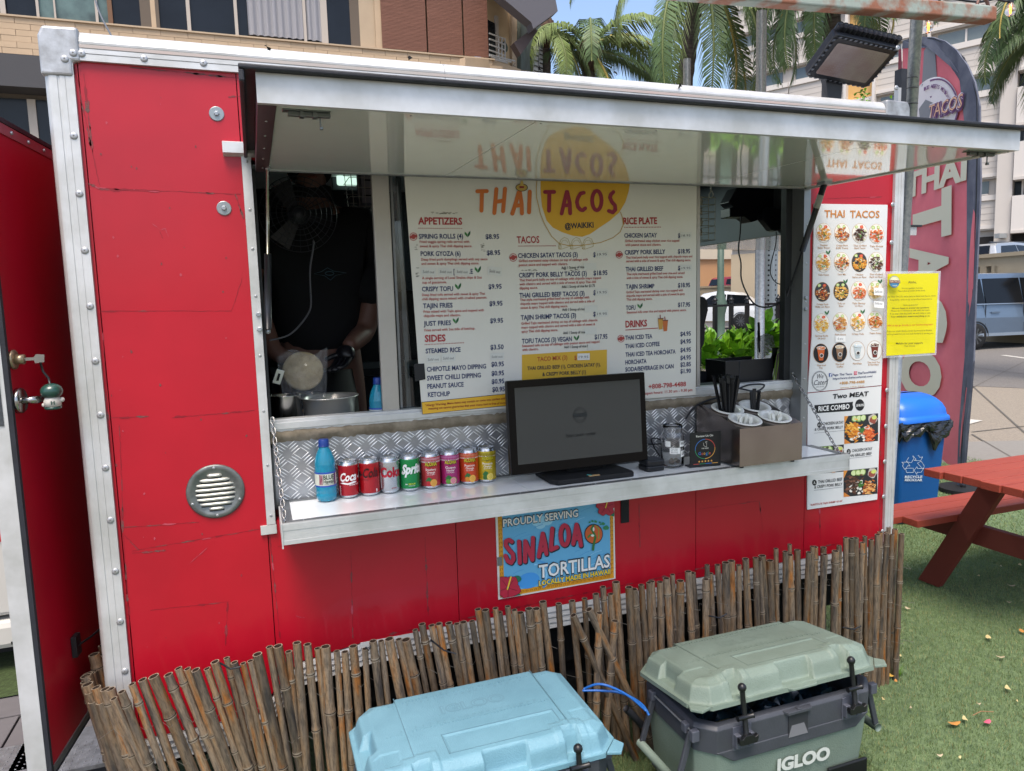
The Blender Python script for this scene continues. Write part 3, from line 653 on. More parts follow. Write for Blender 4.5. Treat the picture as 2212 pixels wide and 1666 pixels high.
M = MB(DT); M.box((.22, -.016, lh.z-.03), (.26, -.001, lh.z+.035)); M.tube([(.24, -.012, lh.z), (.30, -.03, lh.z-.002), (.42, -.05, lh.z-.005)], .004, 8); M.build('hold_back', mat('holdback', '#3b3d42', .35, .7), DO, bevel=.002)
# ------------------------------------------------------------ menu banner in the window
NV, RD, DR, GY = '#27345e', '#a02c30', '#a84642', '#2b2f36'
def sheet(name, label, cat, pts, th, m, group=None, wav=0):
    """thin sheet hung on a plane y=const; pts are world points (x,z) corners; returns root thing"""
    c = sum((Vector(p) for p in pts), Vector())/len(pts); r = thing(name, label, cat, c, group)
    M = MB(); M.prism([Vector(p) for p in pts], (0, th, 0)); M.build('sheet', m, r); return r
BY = .034
PAPER = mat('vinyl_banner', '#cfccc4', .38, var=.025, vs=3, bump=.25, bs=14, coat=.1)
tl, bl_, br_, tr = at(873, 383, y=BY), at(912, 895, y=BY), at(1503, 853, y=BY), at(1505, 403, y=BY)
MNU = sheet('menu_banner', 'large white menu banner headed THAI TACOS filling the middle of the serving window', 'menu', [Vector((tl.x, BY, 2.10)), Vector((tr.x, BY, 2.10)), Vector((br_.x, BY, br_.z)), Vector((bl_.x, BY, bl_.z))][::-1], .002, PAPER)
S = Sign(MNU, PY(BY), z=ZA)
# yellow patch and rounded hand lettering
q2 = Q(1360, 0)
S.poly([(1300, 1120), (1290, 1180), (1292, 1260), (1300, 1340), (1330, 1430), (1370, 1475), (1430, 1505), (1500, 1528), (1560, 1535), (1610, 1518), (1680, 1470), (1740, 1430), (1800, 1378), (1840, 1310), (1862, 1240), (1870, 1180), (1865, 1120)], '#cf9f2c', q2)
S.stroke([(1272, 1130), (1262, 1210), (1264, 1280), (1290, 1390), (1320, 1460), (1360, 1530), (1410, 1578), (1470, 1592), (1560, 1590), (1680, 1572), (1760, 1540), (1805, 1505), (1826, 1455), (1820, 1410), (1808, 1375)], 4, '#b88f2e', q2, lay=3)
for st in ([(832, 228), (938, 226)], [(884, 230), (878, 442)], [(1043, 204), (1020, 468)], [(1138, 200), (1116, 448)], [(1036, 345), (1126, 330)], [(1288, 240), (1255, 360), (1218, 475)], [(1302, 240), (1320, 360), (1324, 472)], [(1248, 388), (1312, 382)], [(1410, 232), (1402, 460)]):
    S.stroke(st, 44, '#c46a2c', ZA, lay=3)
for st in ([(1578, 236), (1678, 236)], [(1626, 240), (1622, 442)]): S.stroke(st, 44, '#8c2338', ZA, lay=3)
for st in ([(158, 235), (128, 360), (102, 474)], [(164, 235), (190, 350), (196, 472)], [(122, 385), (190, 380)], [(346, 244), (310, 254), (282, 300), (270, 345), (282, 400), (310, 432), (335, 438), (362, 415)],
           [(490+52*math.cos(a), 330+108*math.sin(a)) for a in [i*math.pi/8 for i in range(17)]], [(672, 236), (645, 262), (634, 298), (655, 345), (690, 385), (694, 430), (665, 462), (622, 444)]):
    S.stroke(st, 42, '#8c2338', ZB, lay=3)
# hat
S.disc((1320, 185), 66, 38, '#b9994a', ZA, 4); S.ring((1320, 187), 64, 40, 8, '#3a3226', ZA, 5); S.poly([(1292, 190), (1308, 130), (1322, 102), (1336, 130), (1344, 192)], '#c9ab5a', ZA, 6); S.rect(1294, 172, 1344, 194, '#8a2a2a', ZA, 7)
S.t('@WAIKIKI', (1797, 640), (2115, 625), 58, '#1c2436', ZA, bold=.03)
def taco(x):
    S.stroke([(x+6*math.cos(t)+0, 0) for t in ()] or [(x-62, 862), (x-58, 810), (x-36, 760), (x, 735), (x+40, 752), (x+60, 800), (x+58, 835), (x-30, 865), (x-62, 862)], 4, '#a8923f', ZA, 3)
    S.stroke([(x-50, 855), (x-40, 805), (x-16, 770), (x+18, 765), (x+44, 800)], 3, '#a8923f', ZA, 3); S.ring((x-46, 840), 14, 26, 4, '#a8923f', ZA)
for x in (1790, 1920, 2050): taco(x)
def head(t, a, b, h, Z, d0, d1, n=24): S.t(t, a, b, h, RD, Z, bold=.032); S.dots(d0, d1, 9, RD, Z, n)
def item(t, a, b, Z, h=50, col=NV): S.t(t, a, b, h, col, Z, bold=.024)
def desc(rows, Z, h=27, col=DR):
    for t, a, b in rows: S.t(t, a, b, h, col, Z, bold=.018, lay=4)
def stick(x0, y0, x1, y1, Z, txt=None, sl=0, col='#c9c9c4', tc='#3a3d44'):
    S.rect(x0, y0, x1, y1, col, Z, 3, sl)
    if txt:
        w = x1-x0; h = y1-y0; S.t(txt, (x0+w*.1, y0+h*.72), (x1-w*.12, y0+h*.72-sl*w*.8), h*.36, tc, Z, bold=-.005, lay=4, slant=.12)
def best(x, y, Z, r=42):
    S.ring((x, y), r*.92, r, 7, '#a5433f', Z); S.disc((x, y), r*.62, r*.7, '#a5433f', Z, 2, 14); S.poly([(x-r*1.05, y-r*.1), (x+r*.9, y-r*.5), (x+r*1.05, y+r*.1), (x-r*.9, y+r*.5)], '#9a3a36', Z, 3)
head('APPETIZERS', (183, 590), (668, 594), 74, ZA, (188, 635), (660, 637))
item('SPRING ROLLS (4)', (190, 750), (678, 746), ZA); item('$8.95', (925, 752), (1075, 750), ZA); S.leaf((724, 700), 34, ZA); best(130, 727, ZA)
desc([('Fried veggie spring rolls served with', (198, 797), (745, 795)), ('sweet & spicy Thai chili dipping sauce.', (200, 845), (775, 843))], ZA)
item('PORK GYOZA (6)', (210, 940), (650, 937), ZA); item('$8.95', (938, 930), (1087, 927), ZA)
desc([('Deep fried pork dumplings served with soy sauce', (214, 992), (945, 986)), ('and sweet & spicy Thai chili dipping sauce.', (217, 1038), (852, 1032))], ZA)
for a in ((215, 1068, 376, 1152), (402, 1070, 570, 1148), (590, 1070, 744, 1150), (948, 1052, 1102, 1145)): stick(*a, ZA, 'Sold out', -.03 if a[0] != 948 else -.12)
item('[', (572, 1136), (584, 1136), ZA); item('.E', (748, 1136), (786, 1134), ZA); S.leaf((838, 1090), 36, ZA)
desc([('A single serving of Local Sinaloa chips & 2oz', (224, 1197), (883, 1188)), ('cup of guacamole.', (227, 1245), (497, 1240))], ZA)
item('CRISPY TOFU', (224, 1330), (568, 1324), ZA); S.leaf((620, 1275), 36, ZA); item('$9.95', (957, 1303), (1102, 1299), ZA)
desc([('Deep fried tofu served with sweet & spicy Thai', (224, 1382), (917, 1366)), ('chili dipping sauce mixed with crushed peanuts.', (226, 1428), (940, 1408))], ZA)
item('TAJIN FRIES', (235, 1515), (562, 1506), ZA); item('$9.95', (967, 1490), (1112, 1485), ZA)
desc([('Fries mixed with Tajin spice and topped with', (241, 1567), (905, 1548)), ('chipotle mayo and cilantro.', (243, 1613), (650, 1602))], ZA)
item('JUST FRIES', (243, 328), (545, 317), ZC); S.leaf((595, 270), 34, ZC); item('$9.95', (975, 296), (1118, 291), ZC)
desc([('Fries served with 2oz side of ketchup.', (252, 388), (810, 366))], ZC)
head('SIDES', (255, 503), (485, 495), 72, ZC, (258, 534), (680, 513), 26)
item('STEAMED RICE', (265, 630), (650, 612), ZC); item('$3.50', (978, 588), (1124, 582), ZC)
for a in ((272, 655, 426, 735), (440, 640, 592, 722), (975, 628, 1128, 702)): stick(*a, ZC, 'Sold out', .04)
for t, a, b, c, d in (('CHIPOTLE MAYO DIPPING', (278, 832), (930, 795), (988, 776), (1127, 770)), ('SWEET CHILLI DIPPING', (280, 930), (873, 893), (990, 876), (1128, 869)), ('PEANUT SAUCE', (284, 1020), (684, 995), (992, 966), (1131, 958)), ('KETCHUP', (290, 1110), (532, 1098), (998, 1053), (1137, 1046))):
    item(t, a, b, ZC); item('$0.95', c, d, ZC)
S.poly([(218, 1166), (2300, 960), (2310, 1090), (228, 1303)], '#33363a', ZC, 1); S.poly([(223, 1171), (2298, 966), (2306, 1084), (233, 1297)], '#d8a62a', ZC, 2)
desc([('*Allergy Warning: Menu items may contain or come into contact with', (257, 1215), (1145, 1135)), ('meaning we cannot guarantee that your menu item is free of common', (295, 1250), (1190, 1180))], ZC, 24, '#8c3b1c')
S.poly([(133, 748), (248, 740), (262, 915), (147, 940)], '#0d0f14', ZC, 4)
S.t('TACOS', (1270, 800), (1518, 795), 74, RD, ZA, bold=.02); S.dots((1285, 831), (1695, 828), 8, RD, ZA, 34)
item('CHICKEN SATAY TACOS (3)', (1283, 962), (1940, 948), ZA); best(1228, 957, ZA)
desc([('Grilled marinated satay chicken on top of cabbage with', (1290, 1008), (2050, 990)), ('peanut sauce and topped with cilantro.', (1290, 1053), (1830, 1039))], ZA)
desc([('Add 1 Scoop of rice', (1758, 1085), (2010, 1074))], ZA, 28, GY); stick(2000, 1020, 2143, 1092, ZA)
item('CRISPY PORK BELLY TACOS (3)', (1292, 1178), (2040, 1155), ZA)
desc([('Thai fried pork belly on top of cabbage with chipotle mayo topped', (1296, 1220), (2195, 1192)), ('with cilantro and served with a side of sweet & spicy Thai chili', (1297, 1264), (2140, 1236)), ('dipping sauce.', (1299, 1308), (1498, 1301))], ZA)
desc([('Add 1 Scoop of rice for $1.75', (1762, 1294), (2128, 1280))], ZA, 28, GY)
item('THAI GRILLED BEEF TACOS (3)', (1297, 1400), (2015, 1375), ZA)
desc([('Thai style marinated grilled beef on top of cabbage with', (1303, 55), (2066, 24)), ('chipotle mayo topped with cilantro and served with a side of', (1306, 98), (2125, 66)), ('sweet & spicy Thai chili dipping sauce.', (1308, 142), (1828, 120))], ZC)
desc([('Add 1 Scoop of rice', (1767, 163), (2013, 154))], ZC, 28, GY); stick(2013, 108, 2155, 178, ZC, None, .06)
item('TAJIN SHRIMP TACOS (3)', (1313, 262), (1922, 235), ZC)
desc([('Grilled Tajin marinated shrimp on top of cabbage with chipotle', (1317, 315), (2156, 275)), ('mayo topped with cilantro and served with a side of sweet &', (1318, 358), (2130, 320)), ('spicy Thai chili dipping sauce.', (1320, 403), (1720, 383))], ZC)
desc([('Add 1 Scoop of rice', (1777, 419), (2018, 408))], ZC, 28, GY); stick(2006, 346, 2146, 424, ZC, None, .05)
item('TOFU TACOS (3) VEGAN', (1325, 522), (1875, 494), ZC); S.leaf((1925, 460), 30, ZC)
desc([('Seasoned tofu on top of cabbage with peanut sauce and topped', (1326, 562), (2178, 512)), ('with cilantro.', (1327, 604), (1507, 594))], ZC)
desc([('Add 1 Scoop of rice f', (1787, 575), (2048, 562))], ZC, 28, GY); stick(2050, 535, 2180, 588, ZC, None, .05)
S.poly([(1325, 645), (2262, 588), (2262, 870), (1325, 930)], '#c9a02a', ZC, 1)
S.t('TACO MIX (3)', (1495, 718), (1825, 697), 46, '#a5451c', ZC, bold=.018); S.t('$', (1902, 702), (1930, 700), 46, '#a5451c', ZC); stick(1935, 632, 2070, 705, ZC, '19.95', .03, '#d4d4d0')
item('THAI GRILLED BEEF (1), CHICKEN SATAY (1),', (1383, 815), (2190, 770), ZC, 38, '#23262c'); item('& CRISPY PORK BELLY (1)', (1550, 880), (2030, 853), ZC, 38, '#23262c')
for y, Z, t in ((950, ZB, '19.95'), (1368, ZB, '19.95'), (222, ZD, '19.95')):
    item('$', (452, y), (476, y), Z); stick(480, y-66, 615, y+8, Z, t, .04)
item('$18.95', (455, 1153), (608, 1148), ZB); item('$17.95', (467, 474), (608, 468), ZD)
head('RICE PLATE', (783, 590), (1155, 586), 70, ZB, (797, 625), (1190, 622))
def rp(t, a, b, price, py, rows, st=None):
    item(t, a, b, ZB, 47)
    if st: item('$', (1385, py), (1408, py), ZB, 47); stick(1410, py-58, 1533, py+8, ZB, st, .02)
    else: item(price, (1384, py), (1518, py-3), ZB, 47)
    desc(rows, ZB, 26)
rp('CHICKEN SATAY', (793, 738), (1153, 735), '', 738, [('Grilled marinated satay chicken over rice topped', (801, 787), (1397, 783)), ('with peanut sauce and cilantro.', (803, 830), (1198, 827))], '18.95')
rp('CRISPY PORK BELLY', (799, 925), (1245, 915), '$18.95', 913, [('Thai fried pork belly over rice topped with chipotle mayo and', (810, 970), (1540, 955)), ('served with a side of sweet & spicy Thai chili dipping sauce.', (812, 1010), (1525, 996))])
rp('THAI GRILLED BEEF', (808, 1110), (1222, 1100), '', 1096, [('Thai style marinated grilled beef over rice and served', (817, 1152), (1455, 1138)), ('with a side of sweet & spicy Thai chili dipping sauce.', (817, 1195), (1437, 1180))], '19.95')
rp('TAJIN SHRIMP', (810, 1302), (1125, 1294), '$18.95', 1286, [('Grilled Tajin marinated shrimp over rice topped with', (814, 1352), (1438, 1328)), ('chipotle mayo and served with a side of sweet & spicy', (815, 1392), (1458, 1368)), ('Thai chili dipping sauce.', (816, 1432), (1100, 1422))])
rp('TOFU', (812, 1535), (917, 1531), '$17.95', 1500, [('Seasoned tofu over rice and topped with peanut sauce.', (819, 1574), (1475, 1545))]); S.leaf((965, 1490), 30, ZB); best(737, 927, ZB, 38)
head('DRINKS', (807, 345), (1045, 330), 70, ZD, (810, 373), (1158, 352), 34)
for x, y, c in ((1192, 300, '#b98b3c'), (1243, 320, '#b8622c')): S.poly([(x-30, y-55), (x+30, y-60), (x+20, y+62), (x-18, y+68)], c, ZD, 3); S.stroke([(x-2, y-60), (x-6, y-92)], 9, '#8a2f2c', ZD, 3); S.rect(x-30, y-58, x+30, y-46, '#6e3a20', ZD, 4)
best(757, 468, ZD, 38)
for t, a, b, p, py in (('THAI ICED TEA', (802, 482), (1102, 463), '$4.95', 440), ('THAI ICED COFFEE', (803, 575), (1183, 547), '$4.95', 524), ('THAI ICED TEA HORCHATA', (807, 668), (1358, 631), '$4.95', 617), ('HORCHATA', (805, 753), (1038, 736), '$4.95', 702), ('SODA/BEVERAGE IN CAN', (805, 832), (1337, 793), '$2.85', 777), ('', 0, 0, '$1.90', 850)):
    if t: item(t, a, b, ZD, 46)
    item(p, (1411, py), (1527, py-7), ZD, 46)
S.t('+808-798-4488', (1060, 1022), (1473, 990), 50, '#a83434', ZD, bold=.02); S.t('open hours: 11.30 am - 9.30 pm', (1023, 1085), (1543, 1045), 30, '#a83434', ZD, bold=.016)
S.done()
# smudges on the banner
M = MB(); fr_ = random.Random(11)
for cx, cy, w, h, n in ((890, 840, 22, 46, 16), (480, 468, 150, 10, 26), (165, 850, 10, 40, 8), (175, 1120, 10, 50, 10), (1900, 1095, 120, 8, 16), (1400, 1098, 90, 8, 18)):
    for k in range(n):
        p = at(*ZA(cx+fr_.uniform(-w, w), cy+fr_.uniform(-h, h)), y=BY); a = fr_.uniform(.001, .004); M.poly([p+Vector((a*2*math.cos(t)*fr_.uniform(.5, 1), -.0008, a*.4*math.sin(t))) for t in (0, 1, 2, 3, 4, 5)])
M.build('smudge', mat('smudge', '#8f8d84', .8), MNU, kind='stuff')

# ------------------------------------------------------------ food print helpers
PAL = {'chk': ('#d98f2e', '#e8b451', '#c36f1e', '#f0d9a8', '#3f7a32'), 'pork': ('#b5652c', '#dca25e', '#8a4420', '#efe2c4', '#cf3d22'), 'beef': ('#5a3a2c', '#3c2a22', '#7a5442', '#b9c48a', '#4e8a38'), 'shr': ('#d4632c', '#e58a52', '#c24a22', '#f1e3cf', '#4e8a38'),
       'tofu': ('#e0aa4a', '#edc878', '#c98b34', '#f3e9d3', '#5c9a44'), 'mix': ('#e0a060', '#4a3026', '#c96a34', '#e7e0c8', '#3f7a32'), 'roll': ('#e3b54c', '#d69a34', '#efcf7a', '#c8401f', '#e8c060'), 'gy': ('#c98a44', '#e0ae6a', '#a35c2a', '#c33a2c', '#d99a54'), 'fry': ('#c9722e', '#e09a54', '#a9501e', '#e8c28a', '#3f7a32'), 'chip': ('#d9b878', '#c7a25a', '#e6d2a4', '#7a8a3a', '#c98b54')}
def food(parent, pl, Z, c, rx, ry, pal, bgc='#e9e2d4', seed=0, rimc='#b08a52', kind='mound'):
    rr = random.Random(seed*7+3); T = Sign(parent, pl, z=Z, eps=.00035)
    T.disc(c, rx+3, ry+3, rimc, lay=1, n=28); T.disc(c, rx, ry, bgc, lay=2, n=28); P_ = PAL[pal]
    def blob(x, y, a, b, col, lay, n=7, rot=0):
        pts = []
        for i in range(n):
            t = 2*math.pi*i/n+rr.uniform(-.2, .2); q = rr.uniform(.75, 1.1); X = a*q*math.cos(t); Y = b*q*math.sin(t)
            X, Y = X*math.cos(rot)-Y*math.sin(rot), X*math.sin(rot)+Y*math.cos(rot)
            X += x; Y += y; d = math.hypot((X-c[0])/rx, (Y-c[1])/ry)
            if d > .985: X = c[0]+(X-c[0])/d*.985; Y = c[1]+(Y-c[1])/d*.985
            pts.append((X, Y))
        T.poly(pts, col, lay=lay)
    for k in range(2):
        blob(c[0]-rx*.45+k*rx*.7, c[1]-ry*.66, rx*.26, ry*.2, '#a9bf6c' if k == 0 or seed % 2 else '#d0442a', 3)
        blob(c[0]-rx*.45+k*rx*.7, c[1]-ry*.66, rx*.16, ry*.13, '#cfdca4' if k == 0 or seed % 2 else '#e2714e', 4)
    for k in range(78):
        t = rr.uniform(0, 6.28); q = rr.random()**.5*.86; x = c[0]+rx*q*math.cos(t); y = c[1]+ry*(.16+q*.76*math.sin(t)); col = P_[0] if k < 20 else rr.choice(P_[:3]+P_[:3]+P_[3:4])
        blob(x, y, rx*rr.uniform(.18, .34) if k < 20 else rx*rr.uniform(.10, .22), ry*rr.uniform(.06, .13) if k < 20 else ry*rr.uniform(.035, .08), col, 5+k*.1, 6, rr.uniform(-.8, .8))
    for k in range(6): blob(c[0]+rr.uniform(-.25, .25)*rx, c[1]+rr.uniform(-.2, .5)*ry, rx*.09, ry*.06, P_[4], 14+k*.1, 6, rr.uniform(0, 3))
    mats = []; M = MB(); 
    for (col, lay), m in T.L.items():
        mm = ink(col)
        if mm not in mats: mats.append(mm)
        for f in m.f: M.add([m.v[i] for i in f], [tuple(range(len(f)))], mats.index(mm))
    return M.build('food_picture', mats, parent)
# ------------------------------------------------------------ tall poster with food pictures
PYY = -.006
PST = mat('poster_vinyl', '#d3d4d3', .32, var=.02, vs=5, bump=.15, bs=12, coat=.1)
def wx(u, v, y=PYY): return at(u, v, y=y)
p1 = [wx(*ZE(253, 85)), wx(*ZE(1040, 97)), wx(*ZE(1000, 1290)), wx(1904, 832), wx(1745, 848), wx(*ZE(228, 1500))]
PO = sheet('food_poster', 'tall white poster of round taco and drink photos on the right of the trailer', 'poster', p1[::-1], .0045, PST)
S = Sign(PO, PY(PYY), z=ZE); OR = '#bd7a36'; BRN = '#a8763f'
S.t('THAI', (360, 232), (578, 232), 76, OR, bold=.02); S.t('TACOS', (634, 234), (950, 236), 74, OR, bold=.02)
for X_, w_ in ((246, 0),): pass
caps = [((353, 398), ('Chicken', 'Satay Tacos'), 'chk'), ((550, 400), ('Crispy Pork', 'Belly Tacos'), 'pork'), ((740, 402), ('Thai Grilled', 'Beef Tacos'), 'beef'), ((918, 408), ('Tajin Shrimp', 'Tacos'), 'shr'),
        ((350, 715), ('Tofu Tacos',), 'tofu'), ((547, 710), ('Taco Mix',), 'mix'), ((735, 712), ('Chicken', 'Satay on Rice'), 'chk'), ((914, 710), ('Thai Grilled', 'Beef on Rice'), 'beef'),
        ((340, 1030), ('Crispy Pork', 'Belly on Rice'), 'pork'), ((540, 1022), ('Tofu on', 'Rice'), 'tofu'), ((728, 1020), ('Tajin Shrimp', 'on Rice'), 'shr'), ((908, 1018), (), 'chip'),
        ((330, 1368), ('Spring Rolls', '(4 pcs)'), 'roll'), ((533, 1355), ('Pork Gyoza',), 'gy'), ((718, 1348), ('Crispy Tofu',), 'tofu'), ((905, 1340), ('Tajin Fries',), 'fry')]
for i, (c, tx_, pal) in enumerate(caps):
    food(PO, PY(PYY), ZE, c, 80, 103, pal, '#e6e0d6' if i not in (6, 8, 9) else '#3a3d40', i)
    for k, t in enumerate(tx_):
        w = len(t)*11.6; S.c(t, (c[0], c[1]+140+k*27), w, 17, BRN, bold=.01)
for c in ((400, 606), (585, 916), (955, 916), (386, 1252), (770, 1240)): S.leaf(c, 24, ZE)
S.rect(855, 985, 957, 1065, '#e8e8e6', lay=30, sl=-.05); S.c('Sold out', (905, 1040), 76, 26, '#3a3d44', lay=31, bold=-.005)
S.rect(858, 1125, 962, 1196, '#e8e8e6', lay=30, sl=-.1); S.c('Sold out', (905, 1166), 76, 26, '#3a3d44', lay=31, bold=-.005, slope=-.1)
S.rect(475, 1500, 582, 1565, '#e8e8e6', lay=4); S.c('6 pcs', (527, 1542), 56, 26, '#7a7d82', lay=5, bold=-.005)
def cup(c, bgc, body, top, seed):
    rx, ry = 99, 128; T = S
    T.disc(c, rx, ry, bgc if bgc else '#d9d9d6', ZF, 1, 30)
    T.ring(c, rx, ry, 4, BRN, ZF, 2)
    x, y = c; T.poly([(x-52, y-68), (x+52, y-72), (x+28, y+92), (x-26, y+94)], body, ZF, 3); T.disc((x, y-72), 62, 26, '#dedbd2', ZF, 4, 18); T.disc((x, y-72), 54, 20, top, ZF, 5, 16)
    T.disc((x+2, y+28), 26, 28, '#ece8e0', ZF, 6, 16); T.disc((x+2, y+28), 20, 21, '#3b3431', ZF, 7, 14); rr = random.Random(seed)
    for k in range(16): T.disc((x+rr.uniform(-38, 38), y-72+rr.uniform(-14, 12)), 8, 5, top if k % 2 else '#efe6d4', ZF, 5.5, 6)
cup((233, 193), '#15161a', '#d2622a', '#dd7a44', 1); cup((480, 178), '#15161a', '#8f6f55', '#cdb596', 2); cup((718, 160), None, '#b5bfc2', '#d3dfe6', 3); cup((945, 152), None, '#6b2a22', '#54201c', 4)
for t, x, y, w in (('Thai Iced', 238, 362, 120), ('Tea', 232, 395, 46), ('Thai Iced', 482, 346, 112), ('Coffee', 485, 380, 84), ('Horchata', 716, 338, 116), ('Thai Iced Tea', 932, 322, 165), ('& Horchata', 930, 352, 140)): S.c(t, (x, y), w, 22, BRN, ZF, slope=.03, bold=.01)
S.ring((218, 560), 96, 122, 5, '#55585c', ZF); S.ring((218, 560), 106, 132, 4, '#55585c', ZF); S.t('We', (170, 530), (262, 522), 60, '#4a4d52', ZF, slant=.25, bold=0); S.t('Cater!', (135, 615), (318, 602), 66, '#4a4d52', ZF, slant=.25, bold=0); S.t('Call for more info', (168, 645), (272, 636), 12, '#4a4d52', ZF)
S.rect(340, 455, 382, 503, '#33528f', ZF, 2, .03); S.t('f', (352, 500), (376, 498), 38, '#e8eaee', ZF, lay=3, bold=.03)
S.t('Page: Thai Tacos', (390, 492), (648, 476), 27, '#39456b', ZF, bold=.02); S.rect(672, 432, 713, 478, '#c0405e', ZF, 2, .03); S.ring((692, 454), 11, 12, 4, '#efe0e4', ZF, 3, 14); S.rect(680, 440, 686, 444, '#efe0e4', ZF, 3)
S.t('ThaiTacosWaikiki', (724, 470), (968, 448), 27, '#39456b', ZF, bold=.02); S.t('https://www.thaitacoshawaii.com/', (392, 542), (920, 505), 26, '#39456b', ZF, bold=.016)
S.t('+808-798-4488', (478, 606), (812, 585), 34, '#b8843c', ZF, bold=.02); S.t('open hours: 11.30 am - 9.30 pm', (490, 658), (806, 630), 15, '#b8843c', ZF)
S.done()
# ------------------------------------------------------------ two meat poster
q = [wx(1745, 850), wx(1904, 834), wx(1895, 1079), wx(1744, 1101)]
P2 = sheet('combo_poster', 'white Two MEAT RICE COMBO poster below the tall food poster', 'poster', q[::-1], .0042, PST)
S = Sign(P2, PY(PYY), z=ZF)
S.t('Two MEAT', (386, 795), (862, 755), 58, '#16181c', bold=.035, slant=.12)
S.poly([(150, 880), (640, 838), (662, 832), (655, 870), (664, 905), (655, 935), (640, 955), (160, 988), (172, 940), (148, 915)], '#16181c', lay=1); S.t('RICE COMBO', (198, 960), (610, 926), 62, '#e9e9e7', bold=.02, lay=3)
S.disc((750, 878), 61, 77, '#16181c', lay=1); S.c('$18.95', (750, 896), 98, 32, '#e9e9e7', lay=3, bold=.02, slope=.05)
for cx, cy, n, a, b, ua, ub, ul in (((213, 1142), 0, '1.', ('CHICKEN SATAY', (258, 1145), (535, 1122)), ('& CRISPY PORK BELLY', (150, 1220), (526, 1184)), (145, 1252), (540, 1215), 0), ((604, 1497), 0, '2.', ('CHICKEN SATAY', (645, 1502), (916, 1472)), ('THAI GRILLED BEEF', (592, 1570), (906, 1535)), (590, 1590), (906, 1552), 0)):
    S.disc(cx, 27, 36, '#16181c', lay=1); S.c(n, (cx[0], cx[1]+12), 26, 26, '#e9e9e7', lay=3)
    S.t(a[0], a[1], a[2], 36, '#2b2e33', bold=.016); S.t(b[0], b[1], b[2], 34, '#2b2e33', bold=.016); S.stroke([ua, ub], 3, '#55585c')
z9 = Q(2720, 1024)
S.disc((853, 1462), 15, 19, '#16181c', z9, 1); S.c('3.', (853, 1469), 14, 14, '#e9e9e7', z9, lay=3); S.t('THAI GRILLED BEEF', (876, 1467), (1033, 1448), 19, '#2b2e33', z9); S.t('& CRISPY PORK BELLY', (852, 1500), (1033, 1479), 18, '#2b2e33', z9); S.stroke([(850, 1512), (1035, 1490)], 2, '#55585c', z9)
S.t('*SUBSTITUTE TAJIN SHRIMP +$1.00*', (824, 1613), (1036, 1585), 11, '#b04a40', z9, bold=.02)
S.done()
def plate(Z, x0, y0, x1, y1, sl, p_, q_, seed):
    rr = random.Random(seed); T = Sign(P2, PY(PYY), z=Z, eps=.00022)
    def f(a, b): return (x0+(x1-x0)*a, y0+(y1-y0)*b-sl*(x1-x0)*a)
    def bl(a, b, ra, rb, col, lay, n=7, lo=0, rot=0):
        pts = []
        for i in range(n):
            t = 2*math.pi*i/n+rr.uniform(-.2, .2); q = rr.uniform(.8, 1.1); X = ra*q*math.cos(t); Y = rb*q*math.sin(t); X, Y = X*math.cos(rot)-Y*math.sin(rot), X*math.sin(rot)+Y*math.cos(rot)
            pts.append(f(min(.995, max(.005, a+X)), min(.995, max(.005, b+Y))))
        T.poly(pts, col, lay=lay)
    T.poly([f(0, 0), f(1, 0), f(1, 1), f(0, 1)], '#26292c', lay=1); T.poly([f(0, 0), f(.12, 0), f(0, .3)], '#d08a3c', lay=2); T.poly([f(0, .8), f(.2, 1), f(0, 1)], '#c77a32', lay=2)
    for k in range(26): bl(rr.uniform(.2, .8), rr.uniform(.45, .95), .06, .05, '#e4e0d6', 2+k*.02, 6)
    for k in range(3): bl(.3+k*.13, .12, .1, .13, '#7d9a4c', 3+k*.1, 9); bl(.3+k*.13, .12, .075, .1, '#c9d7a0', 3.05+k*.1, 9)
    bl(.84, .2, .15, .2, '#b9b1a8', 4, 12); bl(.84, .22, .12, .15, '#8e4a3c', 4.2, 12); bl(.88, .14, .08, .08, '#c3cc6a', 4.4, 8)
    for k in range(90): bl(rr.gauss(.26, .11), rr.gauss(.52, .15), rr.uniform(.04, .09), rr.uniform(.018, .04), rr.choice(PAL[p_][:3]), 5+k*.04, 6, rot=rr.uniform(-.9, .9))
    for k in range(80): bl(rr.gauss(.74, .09), rr.gauss(.72, .11), rr.uniform(.04, .08), rr.uniform(.018, .035), rr.choice(PAL[q_][:3]), 9+k*.04, 6, rot=rr.uniform(-.9, .9))
    for k in range(6): bl(.5+rr.uniform(-.05, .05), .58+rr.uniform(-.1, .1), .045, .05, '#3f7034', 13+k*.1, 7)
    mats = []; M = MB()
    for (col, lay), m in T.L.items():
        mm = ink(col)
        if mm not in mats: mats.append(mm)
        for g in m.f: M.add([m.v[i] for i in g], [tuple(range(len(g)))], mats.index(mm))
    M.build('food_picture', mats, P2)
plate(ZF, 545, 1028, 995, 1395, .09, 'chk', 'shr', 5); plate(ZF, 110, 1440, 540, 1800, .09, 'beef', 'chk', 6); plate(z9, 1042, 1385, 1262, 1556, .10, 'beef', 'pork', 7)
